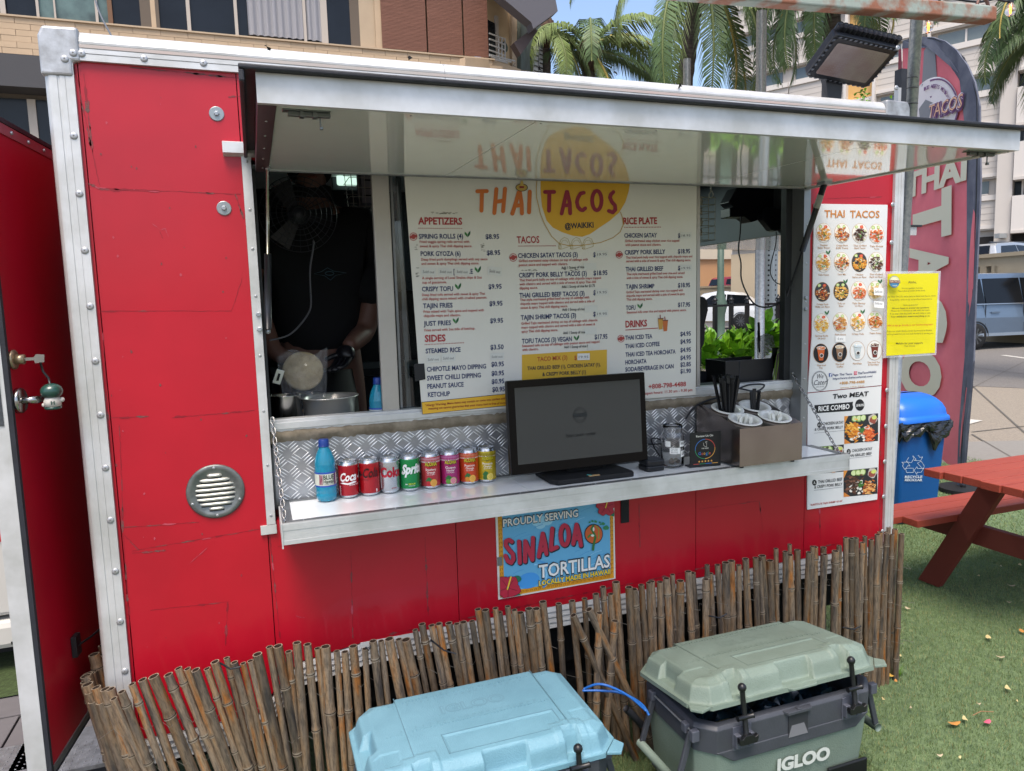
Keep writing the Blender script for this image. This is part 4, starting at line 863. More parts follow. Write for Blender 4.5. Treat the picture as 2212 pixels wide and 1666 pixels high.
# ------------------------------------------------------------ yellow notice
q = [wx(*ZL(70, 533)), wx(*ZL(630, 525)), wx(*ZL(590, 1402)), wx(*ZL(55, 1435))]
NP = sheet('yellow_notice', 'laminated bright yellow Aloha notice taped beside the corner of the trailer', 'notice', q[::-1], .0012, mat('yellow_paper', '#d9cf10', .25, coat=.3)); NP.location.y -= .0155
M = MB(); M.prism([wx(*ZL(40, 505)), wx(*ZL(658, 500)), wx(*ZL(608, 1425)), wx(*ZL(20, 1460))][::-1], (0, .0009, 0)); M.T = Matrix()
M.v = [v+Vector((0, .0014, 0)) for v in M.v]; M.build('laminate', mat('laminate_film', '#e9edf0', .1, alpha=.28), NP)
S = Sign(NP, PY(-.0215), z=ZL, bold=.006); tc = '#4e4a14'
S.c('Aloha,', (336, 637), 92, 26, tc, bold=.02, slope=.02)
for t, x, y, w, b in (("We're a cashless business.", 336, 698, 236, 0), ('Please place all orders at the kiosk.', 330, 727, 304, 0), ("At THAI TACOS, we're here to share bold flavors, warm", 330, 788, 528, 0), ('hospitality, and a truly unique food experience.', 325, 822, 462, 0), ('Have questions?', 316, 884, 162, 0), ('We are happy to answer any questions.', 319, 916, 414, 1), ("Please don't hesitate to talk with our team.", 318, 944, 430, 0), ('If we ever miss the mark, we will make it right.', 316, 976, 450, 0), ('Your satisfaction means everything to us.', 315, 1008, 432, 1),
                      ('From our small, family-owned food truck in Waikiki,', 308, 1168, 500, 0), ("we're grateful for you and look forward to serving you.", 314, 1200, 516, 0), ('Mahalo for your support,', 306, 1306, 300, 1), ('THAI TACOS', 306, 1336, 120, 0)):
    S.c(t, (x, y), w, 18 if t != 'Mahalo for your support,' else 22, tc, slope=.025, bold=.022 if b else .006)
S.c('100% of tips go directly to our hardworking team.', (312, 1104), 512, 18, '#b8521c', slope=.03, bold=.02)
S.disc((140, 620), 58, 66, '#5d86a0', lay=1); S.disc((140, 605), 50, 44, '#d9d8a8', lay=2); S.disc((140, 625), 40, 46, '#e4e2c4', lay=2.5); S.disc((140, 650), 42, 30, '#3f7ea6', lay=2.7); S.rect(80, 600, 202, 634, '#6a4a4e', lay=3, sl=-.02); S.c('THAI TACOS', (140, 628), 116, 22, '#d8b89a', lay=4, bold=.03)
S.c('WAIKIKI', (140, 670), 50, 14, '#e4e2c4', lay=4); S.done()
# ------------------------------------------------------------ tortilla sign
SY_ = -.004; WS = lambda x, y: at(*ZG(x, y), y=SY_)
q = [WS(88, 200), WS(1880, -20), WS(1902, 1232), WS(135, 1550)]
SN = sheet('tortilla_sign', 'blue SINALOA TORTILLAS sign with red hibiscus flowers under the counter', 'sign', [Vector((q[0].x, SY_, q[0].z)), q[1], q[2], q[3]][::-1], .003, mat('sign_white', '#cfccc6', .3))
S = Sign(SN, PY(SY_), z=ZG, eps=.0004)
# inner coordinate frame of the sign in world units
X0, X1, Zb, Zt = q[3].x, q[2].x, q[3].z, q[0].z
IN = lambda u, v: Vector((X0+(X1-X0)*u, SY_, Zb+(Zt-Zb)*(1-v)))
T = Sign(SN, IN, eps=.0004)
T.poly([(.015, .02), (.985, .02), (.985, .98), (.015, .98)], '#c98d1e', lay=1)
T.poly([(.05, .06), (.955, .06), (.955, .925), (.05, .925)], '#5fa3c8', lay=3)
rr = random.Random(2)
for k in range(46):   # painted wave strokes
    a = rr.uniform(.06, .85); b = rr.uniform(.1, .85); s_ = rr.uniform(.02, .09)
    T.stroke([(a, b), (a+s_*.6, b-s_*.35), (a+s_*1.3, b-s_*.5)], rr.uniform(.002, .006), rr.choice(('#4a8fc0', '#7db7d4', '#3f86bd', '#8ec2da')), lay=3.5, cap=False)
T.ring((.30, .80), .13, .17, .02, '#4b93c9', lay=4, a0=-80, a1=60); T.ring((.30, .80), .10, .13, .015, '#85bfe0', lay=4, a0=-90, a1=70); T.disc((.25, .84), .09, .09, '#3f8fd0', lay=3.8)
for x, y in ((.33, .2), (.38, .17), (.42, .21), (.36, .24)): T.disc((x, y), .04, .035, '#8fc0d4', lay=3.6, n=14)
n = 26
for i in range(n):    # border meander
    for v_ in (.042, .955):
        x = .06+.88*i/(n-1); T.stroke([(x-.010, v_+.010), (x-.010, v_-.010), (x+.008, v_-.010), (x+.008, v_+.004), (x-.002, v_+.004)], .0035, '#8a4a16', lay=2, cap=False)
for i in range(18):
    for u_ in (.032, .97):
        y = .08+.83*i/17; T.stroke([(u_-.008, y+.014), (u_-.008, y-.012), (u_+.008, y-.012), (u_+.008, y+.006)], .0035, '#8a4a16', lay=2, cap=False)
S.t('PROUDLY SERVING', (192, 450), (1335, 292), 120, '#20303a', bold=.055, lay=12); S.t('PROUDLY SERVING', (200, 443), (1328, 288), 106, '#d9d6d0', bold=.02, lay=13)
def glyph_stroke(st, w, c1):
    S.stroke([(x+10, y+12) for x, y in st], w+14, '#141a2a', lay=12); S.stroke(st, w, c1, lay=13)
for st in ([(330, 668), (290, 640), (240, 660), (238, 720), (290, 790), (345, 850), (355, 930), (320, 985), (270, 960), (235, 880)], [(438, 665), (450, 985)], [(530, 965), (532, 660), (640, 940), (648, 610)], [(735, 890), (780, 640), (795, 545)], [(795, 545), (830, 700), (850, 850)], [(760, 800), (835, 775)],
           [(940, 470), (925, 640), (920, 790), (1010, 750)], [(1125+62*math.cos(a), 570-0*a+150*math.sin(a)) for a in [i*math.pi/8 for i in range(17)]], [(1255, 700), (1285, 520), (1305, 410)], [(1305, 410), (1345, 560), (1370, 725)], [(1275, 620), (1350, 610)]):
    glyph_stroke(st, 62, '#ad2740')
S.t('TORTILLAS', (728, 1228), (1818, 1050), 205, '#20303a', bold=.05, lay=12); S.t('TORTILLAS', (740, 1215), (1808, 1045), 186, '#dcdcd8', bold=.02, lay=13)
S.t('LOCALLY MADE IN HAWAII', (732, 1338), (1815, 1152), 82, '#20303a', bold=.055, lay=14); S.t('LOCALLY MADE IN HAWAII', (738, 1333), (1811, 1148), 72, '#e0c22c', bold=.02, lay=15)
S.disc((1565, 555), 140, 152, '#1a1c22', lay=10); S.disc((1565, 555), 128, 138, '#c2592c', lay=11); S.stroke([(1560, 430), (1530, 480), (1565, 540), (1590, 600), (1570, 680), (1560, 740), (1555, 790)], 34, '#2f6a34', lay=12); S.stroke([(1600, 430), (1640, 480), (1640, 620)], 12, '#6a9a3a', lay=12); S.stroke([(1480, 600), (1520, 560), (1580, 580)], 26, '#3c7a36', lay=12.5); S.disc((1560, 480), 14, 34, '#d9dcd0', lay=14, n=8); S.disc((1545, 575), 26, 18, '#d9dcd0', lay=14, n=8)
for x, y, r in ((1505, 378, 16), (1545, 362, 18), (1595, 368, 24), (1655, 380, 16), (1672, 405, 12), (1708, 400, 24), (1752, 460, 42)): S.poly([(x+r*1.2*math.cos(t)*rr.uniform(.7, 1.1), y+r*math.sin(t)*rr.uniform(.7, 1.1)) for t in (0, 1, 2, 3, 4, 5)], '#2f7d4f', lay=11)
def hib(cx, cy, r, rot, clipx=None):
    f = lambda x, y: (max(clipx[0], min(clipx[1], x)), max(clipx[2](x), min(clipx[3](x), y)))
    for dx, dy in ((.80, -.75), (.85, .80)):
        S.poly([f(cx+r*dx+r*.38*math.cos(t), cy+r*dy+r*.30*math.sin(t)) for t in [i*.7 for i in range(9)]], '#1f6a50', lay=14)
    for k in range(5):
        a = rot+k*2*math.pi/5; px, py = cx+r*.6*math.cos(a), cy+r*.6*math.sin(a)
        for col, m, ly in (('#40101c', 1.08, 15), ('#a8243a', 1, 16)):
            S.poly([f(px+r*.50*m*math.cos(t)*(1+.08*math.sin(5*t)), py+r*.47*m*math.sin(t)*(1+.08*math.sin(5*t))) for t in [i*2*math.pi/18 for i in range(18)]], col, lay=ly+k*.1*(col[1] == 'a'))
        S.stroke([f(cx+r*.2*math.cos(a), cy+r*.2*math.sin(a)), f(cx+r*.8*math.cos(a), cy+r*.8*math.sin(a))], r*.05, '#74162a', lay=18, cap=False)
    S.stroke([(cx-r*.05, cy+r*.1), (cx+r*.25, cy-r*.95)], r*.12, '#d8b83a', lay=19)
hib(270, 1360, 175, .3, (150, 600, lambda x: 0, lambda x: 1530-(x-135)*.18)); hib(1745, 140, 135, .9, (1500, 1872, lambda x: 195-(x-100)*.122-0+15, lambda x: 2000))
S.done(); T.done('artwork')
M = MB(); M.box(WS(120, 1040)+Vector((0, -.002, 0)), WS(190, 900)+Vector((.0, .001, 0))); M.build('corner_clip', ALUD, SN)
# ------------------------------------------------------------ things on the counter
def wrap_text(M, txt, cx, cy, r, th0, z, width, h, bold=.02, slant=0, res=2, tilt=0):
    vs, fs, x0, x1 = glyphs(txt, bold, res); bm = bmesh.new(); V = [bm.verts.new((v[0]-x0, v[1], 0)) for v in vs]
    for f in fs:
        try: bm.faces.new([V[i] for i in f])
        except ValueError: pass
    W = x1-x0; n = max(2, int(width/.0035))
    for i in range(1, n): bmesh.ops.bisect_plane(bm, geom=bm.verts[:]+bm.edges[:]+bm.faces[:], plane_co=(W*i/n, 0, 0), plane_no=(1, 0, 0))
    bm.verts.index_update(); P = []
    for v in bm.verts:
        zz = z+v.co.y/CAPH*h+tilt*v.co.x/W*width; a = th0+(v.co.x/W*width+slant*v.co.y/CAPH*h)/r; P.append((cx+r*math.sin(a), cy-r*math.cos(a), zz))
    M.add(P, [tuple(v.index for v in f.verts) for f in bm.faces]); bm.free()
def wrap_poly(M, pts, cx, cy, r, th0, z):
    """fan-free strip: pts outline in metres (arc, height); cut in columns so that it hugs the cylinder"""
    bm = bmesh.new(); bm.faces.new([bm.verts.new((p[0], p[1], 0)) for p in pts]); xs = [p[0] for p in pts]; n = max(1, int((max(xs)-min(xs))/.004))
    for i in range(1, n): bmesh.ops.bisect_plane(bm, geom=bm.verts[:]+bm.edges[:]+bm.faces[:], plane_co=(min(xs)+(max(xs)-min(xs))*i/n, 0, 0), plane_no=(1, 0, 0))
    bm.verts.index_update(); M.add([(cx+r*math.sin(th0+v.co.x/r), cy-r*math.cos(th0+v.co.x/r), z+v.co.y) for v in bm.verts], [tuple(v.index for v in f.verts) for f in bm.faces]); bm.free()
CANM = mat('can_metal', '#c4c6c8', .22, .9)
def can(u, col, label, art, vb=1062, metal=.35):
    c = at(u, vb, y=.018); cx, cy, z0 = c.x, .018, SZ+.0008; r = .0330
    T = thing('soda_can', label, 'soda can', (cx, cy, z0), 'drink cans lined up on the counter')
    M = MB(); M.smooth = True; M.lathe([(.022, .003), (.024, .0), (.0262, .003), (.0325, .0105)], (cx, cy, z0), 32, cap=True); M.lathe([(.0325, .108), (.0272, .1165), (.0268, .118), (.0276, .1195), (.0276, .1215), (.0262, .1215), (.0255, .118), (.0001, .1178)], (cx, cy, z0), 32, cap=False)
    M.ball((cx+.002, cy-.008, z0+.1195), .006, sc_=(1, 1.5, .25)); M.build('can_end', CANM, T)
    M = MB(); M.smooth = True; M.lathe([(.0325, .0105), (r, .0118), (r, .1055), (.0325, .108), (.0318, .1092)], (cx, cy, z0), 40, cap=False)
    M.build('can_body', mat('can_'+col.strip('#'), col, .24, metal, coat=.3), T)
    th = -.18; L = {}
    def k(col): return L.setdefault(col, MB())
    A = dict(w=lambda t, s, z, wd, h, c, b=.02, sl=0, q=.0005, tl=0: wrap_text(k(c), t, cx, cy, r+q, th+s/r, z0+z, wd, h, b, sl, tilt=tl), p=lambda pts, s, z, c, q=.0003: wrap_poly(k(c), pts, cx, cy, r+q, th+s/r, z0+z))
    art(A['w'], A['p'])
    for c_, M in L.items(): M.build('can_print', ink(c_, .3) if False else mat('print_'+c_.strip('#'), c_, .28, .2), T)
def circ(r1, r2, n=16): return [(r1*math.cos(2*math.pi*i/n), r2*math.sin(2*math.pi*i/n)) for i in range(n)]
def a_coke(w, p):
    w('Coca', -.028, .058, .058, .026, '#e8e6e4', .035, .2, tl=.05); w('-Cola', .034, .060, .06, .026, '#e8e6e4', .035, .2)
    p([(-.028, .0), (-.015, .004), (.0, .001), (.02, .006), (.03, .004), (.03, .001), (.0, -.004), (-.018, -.001)], 0, .051, '#e8e6e4')
    w('ORIGINAL TASTE', .004, .044, .034, .0042, '#e8e6e4'); w('RECYCLE ME', -.029, .012, .004, .03, '#e8e6e4')
def a_zero(w, p):
    w('Coca', -.066, .066, .036, .024, '#2a0a10', .02, .2); w('-Cola', -.033, .062, .064, .030, '#1d1014', .02, .2, tl=.04); w('ZERO SUGAR', -.03, .054, .028, .0035, '#5a0f1a'); p([(0, 0), (.004, 0), (.004, .01), (0, .01)], .022, .014, '#e8e6e4')
def a_diet(w, p):
    w('Coke', -.032, .058, .078, .030, '#b01c30', .045); w('DIET SODA', .006, .018, .018, .003, '#b01c30')
    p([(-.004, 0), (.0, 0), (.0, .05), (-.004, .05)], -.03, .02, '#cdd0d2')
def a_sprite(w, p):
    w('Sprite', -.031, .060, .080, .030, '#e9ece8', .05, .25, tl=.06); w('LEMON-LIME', -.006, .024, .024, .005, '#c9cf3a'); w('NATURAL FLAVORS', -.006, .019, .022, .0028, '#d6e0d2')
    p([(0, .001), (.003, .003), (.006, .001), (.006, .006), (.003, .004), (0, .006)], -.016, .022, '#e9ece8')
def aloha(a, b, main, acc, fr_, top):
    def f(w, p):
        p([(-.1, 0), (.1, 0), (.1, .016), (-.1, .016)], 0, .090, top, .0002)
        for i in range(26): p([(0, 0), (.0025, .003), (.005, 0), (.0025, -.003)], -.055+i*.0055, .0975, main, .0004); p([(0, 0), (.0025, .002), (.005, 0), (.0025, -.002)], -.052+i*.0055, .093, '#efe6d8', .0005)
        w('ALOHA', -.021, .080, .044, .0125, '#3a3c1a', .08); w('ALOHA', -.020, .0805, .042, .0115, '#c9bf2a', .03, q=.0009); w('MAID', -.006, .0755, .012, .003, '#3a3c1a')
        w(a, -.018, .064, .036, .0075, '#efe9df', .01); w(b, -.014, .0545, .028, .0075, '#efe9df', .01); w('100% VITAMIN C', -.014, .049, .028, .0022, '#efe9df')
        p([(-.02, .0), (-.008, -.010), (.004, -.002), (.0, .008), (-.01, .012)], .0, .030, '#2f6e34'); p(circ(.0125, .013), .008, .022, acc[0], .0005); p(circ(.0105, .011), .008, .022, acc[1], .0008)
        for i in range(8):
            t = i*math.pi/4; p([(0, 0), (.009*math.cos(t+.25), .009*math.sin(t+.25)), (.009*math.cos(t-.25), .009*math.sin(t-.25))], .008, .022, acc[2], .0011)
        p(circ(.008, .009, 10), -.010, .020, fr_, .0004); w('11.5 FL OZ (340 ml)', -.012, .006, .026, .0025, '#efe9df')
    return f
can(754, '#a3101f', 'red cola can with white script lettering next to the water bottle', a_coke)
can(800, '#a8121d', 'red zero sugar cola can with black script between two other cola cans', a_zero)
can(843, '#b9bcbe', 'silver diet cola can with big red letters', a_diet, metal=.8)
can(887, '#0f8a45', 'green lemon lime soda can with slanted white letters', a_sprite)
can(932, '#b8353a', 'red and pink strawberry orange juice can', aloha('Strawberry', 'Orange', '#b8353a', ('#d98a2c', '#e8b45a', '#e09a3c'), '#c22c30', '#c78a92'))
can(974, '#a82a6c', 'magenta guava nectar juice can', aloha('Guava', 'Nectar', '#a82a6c', ('#8aa83a', '#e8a0a8', '#d9808c'), '#5c9a34', '#b86a96'))
can(1015, '#d0481e', 'orange passion orange juice can', aloha('Passion', 'Orange', '#d0481e', ('#e89a2c', '#f0c060', '#e8a83c'), '#d98a2c', '#d07a5a'))
can(1053, '#c2a81e', 'yellow pineapple orange juice can, rightmost of the row', aloha('Pineapple', 'Orange', '#8a7a14', ('#d9b83a', '#ead67a', '#d9bc44'), '#3c6a2c', '#a8982c'))
# bottles
def bottle(c, s, label, T_=None, th=-.2):
    x, y, z = c; T = thing('water_bottle', label, 'water bottle', c)
    PETB = mat('blue_pet', '#5fd0ea', .05, trans=.92, ior=1.33, alpha=1)
    prof = [(.001, .006), (.012, .003), (.022, .0), (.029, .004), (.0325, .014), (.033, .024), (.0315, .028), (.033, .032), (.033, .048), (.0328, .05), (.0328, .098), (.0333, .102), (.032, .106), (.0333, .110), (.0318, .114), (.0332, .118), (.0322, .122), (.0318, .130), (.029, .142), (.024, .156), (.018, .168), (.0135, .178), (.0128, .184), (.0128, .188)]
    M = MB(); M.smooth = True; M.lathe([(a*s, b*s) for a, b in prof], c, 36, cap=True); M.build('bottle_body', mat('blue_bottle', '#27a2c4', .06, coat=.6, trans=.45, ior=1.3), T)
    M = MB(); M.smooth = True; M.lathe([(.0165*s, .180*s), (.0165*s, .182*s), (.016*s, .197*s), (.0145*s, .199*s), (.0001, .199*s)], c, 24, cap=False); M.lathe([(.0175*s, .176*s), (.0175*s, .180*s)], c, 24); M.build('bottle_cap', mat('navy_cap', '#1b3a86', .35), T)
    r = .0334*s
    def band(z0, z1, col, q=0):
        M = MB(); M.smooth = True; M.lathe([(r+q, z0*s), (r+q, z1*s)], c, 36, cap=False); M.build('label_band', mat('lab_'+col.strip('#'), col, .35), T)
    band(.05, .098, '#c9cdbf'); band(.050, .055, '#2a4fa0', .0003); band(.092, .098, '#2a4fa0', .0003)
    M = MB(); wrap_text(M, 'BLUE', x, y, r+.0006, th+.0/r, z+.075*s, .036*s, .0135*s, .03); wrap_text(M, 'Hawaii.', x, y, r+.0006, th+.0/r, z+.0625*s, .037*s, .011*s, .03); wrap_text(M, 'PURIFIED WATER', x, y, r+.0006, th, z+.0575*s, .034*s, .003*s, 0); M.build('label_print', ink('#3a4438'), T)
    M = MB()
    for k in range(5): wrap_poly(M, [(0, 0), (.0016, 0), (.003, .032), (.0014, .032)], x, y, r+.0006, th+(-.014+k*.0024)/r, z+.058*s)
    for k in range(4): wrap_poly(M, [(0, .032), (.001, .032), (.0028, 0), (.0018, 0)], x, y, r+.0007, th+(-.0135+k*.0028)/r, z+.058*s)
    M.build('label_print', ink('#8a4a5c'), T); M = MB(); wrap_poly(M, [(-.010, .0), (-.001, 0), (-.001, .036), (-.010, .036)], x, y, r+.0003, th+.045/r, z+.056*s); M.build('label_print', ink('#5a2a5c'), T)
bb = at(707, 1078, y=-.01); bottle((bb.x, .004, SZ+.001), 1.0, 'blue plastic water bottle at the left end of the counter', th=-.30)
# mason jar
jb = at(*ZI(545, 1010), z=SZ); JX, JYY = jb.x, jb.y+.03
T = thing('glass_jar', 'clear glass tip jar with handwritten labels and a few coins inside', 'jar', (JX, JYY, SZ+.001))
M = MB(); M.smooth = True; o = [(.032, 0), (.040, .004), (.042, .012), (.042, .110), (.040, .121), (.035, .128), (.035, .132), (.0365, .134), (.035, .137), (.0365, .140), (.035, .143), (.036, .155)]
i_ = [(a-.0022, b) for a, b in o[::-1]][:-2]+[(.035, .008), (.0001, .006)]
M.lathe([(.0001, 0)]+o+i_, (JX, JYY, SZ+.001), 36, cap=False); M.build('jar_glass', GLASS, T)
rj = .0424
def jl(s, z, w, h, t, tw, sl=0):
    M = MB(); wrap_poly(M, [(0, 0), (w, sl*w), (w, h+sl*w), (0, h)], JX, JYY, rj+.0003, s/rj, SZ+z); M.build('jar_label', mat('label_white', '#e6e5e0', .6), T)
    if t:
        for k, line in enumerate(t):
            M = MB(); wrap_text(M, line, JX, JYY, rj+.0008, (s+w*.12)/rj, SZ+z+h-(k+1)*h/(len(t)+.5), w*tw, h*.55/len(t), 0, .1); M.build('jar_print', ink('#33363c'), T)
jl(-.050, .082, .020, .020, None, 0, -.05); jl(.004, .080, .028, .020, ['MAHALO'], .8); jl(-.033, .056, .040, .022, ['Tips keep', 'the Aloha', 'flowing'], .6, -.02); jl(.009, .042, .028, .022, ['ALOHA'], .75, .05)
M = MB(); rr = random.Random(4)
for k in range(14): t = rr.uniform(0, 6.28); q = rr.uniform(0, .025); M.T = Matrix.Translation((JX+q*math.cos(t), JYY+q*math.sin(t), SZ+.010+k*.0008)) @ Matrix.Rotation(rr.uniform(-.7, .7), 4, 'X'); M.lathe([(.0095, 0), (.0095, .0016)], (0, 0, 0), 14)
M.T = Matrix(); M.build('coin', mat('coin_metal', '#8d7a68', .35, .8, rnd=0, col2='#a9a39a', vs=90), T)
# review card
a, b = at(*ZI(712, 1015), z=SZ+.001), at(*ZI(1108, 1017), z=SZ+.001)
ex = Vector((1, -.12, 0)).normalized(); W = .122; ch = .128; nrm = Vector((ex.y, -ex.x, 0)); A0_ = Vector((a.x-.001, a.y+.012, SZ+.0015)); dep = (Vector((nrm.x, nrm.y, 0)))
T = thing('review_card', 'black upright card reading Review Us On Google with five gold stars', 'sign', A0_+ex*W/2)
up = Vector((0, 0, 1)); M = MB(); M.hexa([A0_, A0_+ex*W, A0_+ex*W-nrm*.003, A0_-nrm*.003, A0_+up*ch, A0_+up*ch+ex*W, A0_+up*ch+ex*W-nrm*.003, A0_+up*ch-nrm*.003]); M.hexa([A0_-nrm*.003, A0_+ex*W-nrm*.003, A0_+ex*W-nrm*.04, A0_-nrm*.04, A0_-nrm*.003+up*.003, A0_+ex*W-nrm*.003+up*.003, A0_+ex*W-nrm*.04+up*.003, A0_-nrm*.04+up*.003]); M.build('card', mat('card_black', '#17191b', .35), T)
# the card faces the camera side
S = Sign(T, lambda u, v: A0_+ex*(W*u)+up*(ch*(1-v)), normal=nrm, eps=.0002)
S.t('Review Us On', (.20, .14), (.75, .14), .055, '#d6d3c8', bold=.015)
for a0, a1, c_ in ((-90, -5, '#c24c42'), (-5, 90, '#d9a24c'), (90, 175, '#2f8a5c'), (175, 270, '#3c74b8')): S.ring((.49, .49), .32, .28, .018, c_, a0=a0, a1=a1, n=12)
S.t('TAP HERE', (.37, .49), (.60, .49), .035, '#d6d3c8'); S.t('NFC', (.50, .30), (.56, .30), .025, '#d6d3c8'); S.stroke([(.44, .31), (.44, .38), (.50, .43), (.54, .43), (.54, .34), (.50, .30)], .008, '#d6d3c8', cap=False)
for ch_, c_, x0, x1, hh in (('G', '#3c74b8', .27, .355, .085), ('o', '#c24c42', .37, .43, .085), ('o', '#d9a24c', .44, .50, .085), ('g', '#3c74b8', .51, .57, .085), ('l', '#2f8a5c', .585, .60, .085), ('e', '#c24c42', .61, .67, .085)): S.t(ch_, (x0, .655), (x1, .655), hh, c_, bold=.01)
for k in range(5): S.poly([(.30+k*.1+.038*(1 if i % 2 == 0 else .45)*math.sin(i*math.pi/5), .845-.036*(1 if i % 2 == 0 else .45)*math.cos(i*math.pi/5)) for i in range(10)], '#d9a24c')
for k, c_ in enumerate(('#c24c42', '#2f8a5c', '#3c74b8', '#d9a24c')): S.rect(.11+k*.2, .905, .31+k*.2, .92, c_)
S.done()
# card reader
rb = at(*ZI(318, 1048), z=SZ); T = thing('card_reader', 'small black card reader beside the foot of the order screen', 'card reader', (rb.x, rb.y+.035, SZ+.001))
X, Y = rb.x, rb.y+.035; rad = .037
def rbox(M, cx, cy, hw, hd, z0, z1, r, n=5, inset=0):
    pts = []
    for qx, qy, a0 in ((1, 1, 0), (-1, 1, 90), (-1, -1, 180), (1, -1, 270)):
        for i in range(n): a = R(a0+90*i/(n-1)); pts.append((cx+qx*(hw-r)+r*math.cos(a), cy+qy*(hd-r)+r*math.sin(a)))
    N = len(pts); M.add([(x, y, z0) for x, y in pts]+[(x, y, z1) for x, y in pts], [tuple(range(N))[::-1], tuple(range(N, 2*N))]+[(i, (i+1) % N, (i+1) % N+N, i+N) for i in range(N)])
M = MB(); rbox(M, X, Y, rad, rad, SZ+.001, SZ+.020, .014); M.build('reader_base', BLK, T, bevel=.004)
M = MB(); rbox(M, X, Y, rad+.001, rad+.001, SZ+.023, SZ+.041, .014); M.build('reader_top', BLK, T, bevel=.004)
M = MB(); rbox(M, X, Y, rad-.003, rad-.003, SZ+.020, SZ+.023, .012); M.build('card_slot', BLKM, T)
# order screen
K0, K1 = at(*ZH(165, 170), y=-.075), at(*ZH(1570, 85), y=-.075); kb = at(*ZH(240, 1140), y=-.095)
kx0, kx1 = K0.x, K1.x+.004; kz1 = (K0.z+K1.z)/2; kz0 = kb.z; tb = Vector((0, .02, kz1-kz0))
T = thing('order_screen', 'black touch screen kiosk showing Start your order on the counter', 'touch screen', ((kx0+kx1)/2, -.05, SZ+.001))
O_ = Vector((kx0, -.10, kz0)); exk = Vector((kx1-kx0, 0, 0)); nk = exk.cross(tb).normalized()  # points to -y
def kp_(u, v): return O_+exk*u+tb*(1-v)
def kplate(u0, v0, u1, v1, d0, d1, m, name, bev=0, par=T):
    p = [kp_(u0, v1), kp_(u1, v1), kp_(u1, v0), kp_(u0, v0)]; M = MB(); M.prism([q+nk*d0 for q in p], nk*(d1-d0)); return M.build(name, m, par, bevel=bev, seg=3)
kplate(0, 0, 1, 1, -.022, .0, BLK, 'screen_housing', .006)
kplate(.006, .008, .994, .99, .0001, .0012, mat('bezel_glass', '#050506', .12, spec=.25), 'bezel')
kplate(.052, .078, .955, .89, .0013, .0016, mat('screen_lit', '#2e3333', .08, coat=.6, spec=.6), 'display')
S = Sign(T, kp_, normal=nk, eps=.0002); S.k = 0
def sc_(x, y):   # zoom pixels of the bezel to screen uv
    p = atp(*ZH(x, y), O_, nk); return ((p-O_).dot(exk)/exk.length_squared, 1-(p-O_).z/tb.z)
A_, B_ = sc_(780, 750), sc_(1088, 722); S.t('Start your order', A_, B_, .035, '#0b0c0e', lay=12, bold=.02)
c_ = sc_(922, 522); S.ring(c_, .045, .085, .004, '#101214', lay=12); S.ring(c_, .034, .065, .004, '#101214', lay=12); S.rect(c_[0]-.052, c_[1]-.02, c_[0]+.052, c_[1]+.02, '#101214', lay=13); S.t('THAI TACOS', (c_[0]-.048, c_[1]+.012), (c_[0]+.048, c_[1]+.012), .026, '#2e3333', lay=15)
S.done()
pb = [at(*ZH(540, 1165), z=SZ), at(*ZH(650, 1255), z=SZ), at(*ZH(1500, 1155), z=SZ), at(*ZH(1250, 1040), z=SZ)]
bx0, bx1 = pb[0].x+.0, pb[2].x+.0; by0 = pb[1].y; M = MB()
M.prism([(bx0-.012, .01, SZ+.001), (bx0-.012, by0+.03, SZ+.001), (bx0+.006, by0, SZ+.001), (bx1-.006, by0, SZ+.001), (bx1, by0+.02, SZ+.001), (bx1-.01, .01, SZ+.001)], (0, 0, .018)); M.build('stand_base', BLKM, T, bevel=.005, seg=3)
M = MB(); M.hexa([(bx0+.08, -.06, SZ+.018), (bx1-.08, -.06, SZ+.018), (bx1-.08, -.02, SZ+.018), (bx0+.08, -.02, SZ+.018), (bx0+.1, -.085, kz0+.06), (bx1-.1, -.085, kz0+.06), (bx1-.1, -.07, kz0+.06), (bx0+.1, -.07, kz0+.06)]); M.build('stand_neck', BLKM, T)
g = at(*ZH(1070, 1140), z=SZ+.02); M = MB(); M.box((g.x-.02, g.y-.004, SZ+.0195), (g.x+.02, g.y+.006, SZ+.022)); o = M.build('base_sticker', mat('tan_plastic', '#a88a62', .5), T); M = MB(); M.T = Matrix.Translation((g.x-.012, g.y+.003, SZ+.021)) @ Matrix.Rotation(.5, 4, 'Z'); M.box((-.004, -.004, 0), (.004, .014, .002)); M.build('base_sticker', mat('teal_plastic', '#2f8a8a', .4), T)
# stainless condiment bin with four cups, straws and spoons
c0, c1, c2 = at(*ZI(1110, 980), z=SZ), at(*ZI(1245, 1005), z=SZ+.004), at(*ZI(1925, 928), z=SZ+.004)
fx0, fx1, fyy = c1.x-.003, c2.x+.002, (c1.y+c2.y)/2-.0; bx = fx0-.05*0; byb = .045
zt = at(*ZI(1220, 578), y=fyy).z; zt2 = at(*ZI(1905, 512), y=fyy).z; zf_ = (zt+zt2)/2; zbk = zf_+.058; bk0 = at(*ZI(745, 375), y=.035)
T = thing('condiment_bin', 'stainless steel countertop bin holding straws and plastic spoons', 'condiment holder', ((fx0+fx1)/2, -.09, SZ+.006))
lx = fx0-.004
M = MB(); side = [(fyy, SZ+.008), (.04, SZ+.008), (.04, zbk), (.0, zbk), (fyy, zf_)]
for x_ in (lx, fx1-.0015): M.prism([(x_, y, z) for y, z in side], (.0015, 0, 0))
M.box((lx+.0015, fyy, SZ+.008), (fx1-.0015, fyy+.0015, zf_)); M.box((lx+.0015, .0385, SZ+.008), (fx1-.0015, .04, zbk)); M.box((lx+.0015, fyy+.0015, SZ+.008), (fx1-.0015, .0385, SZ+.01))
wd_ = fx1-lx; cps = [(lx+wd_*.25, fyy+.062), (lx+wd_*.73, fyy+.062), (lx+wd_*.25, fyy+.165), (lx+wd_*.70, fyy+.165)]
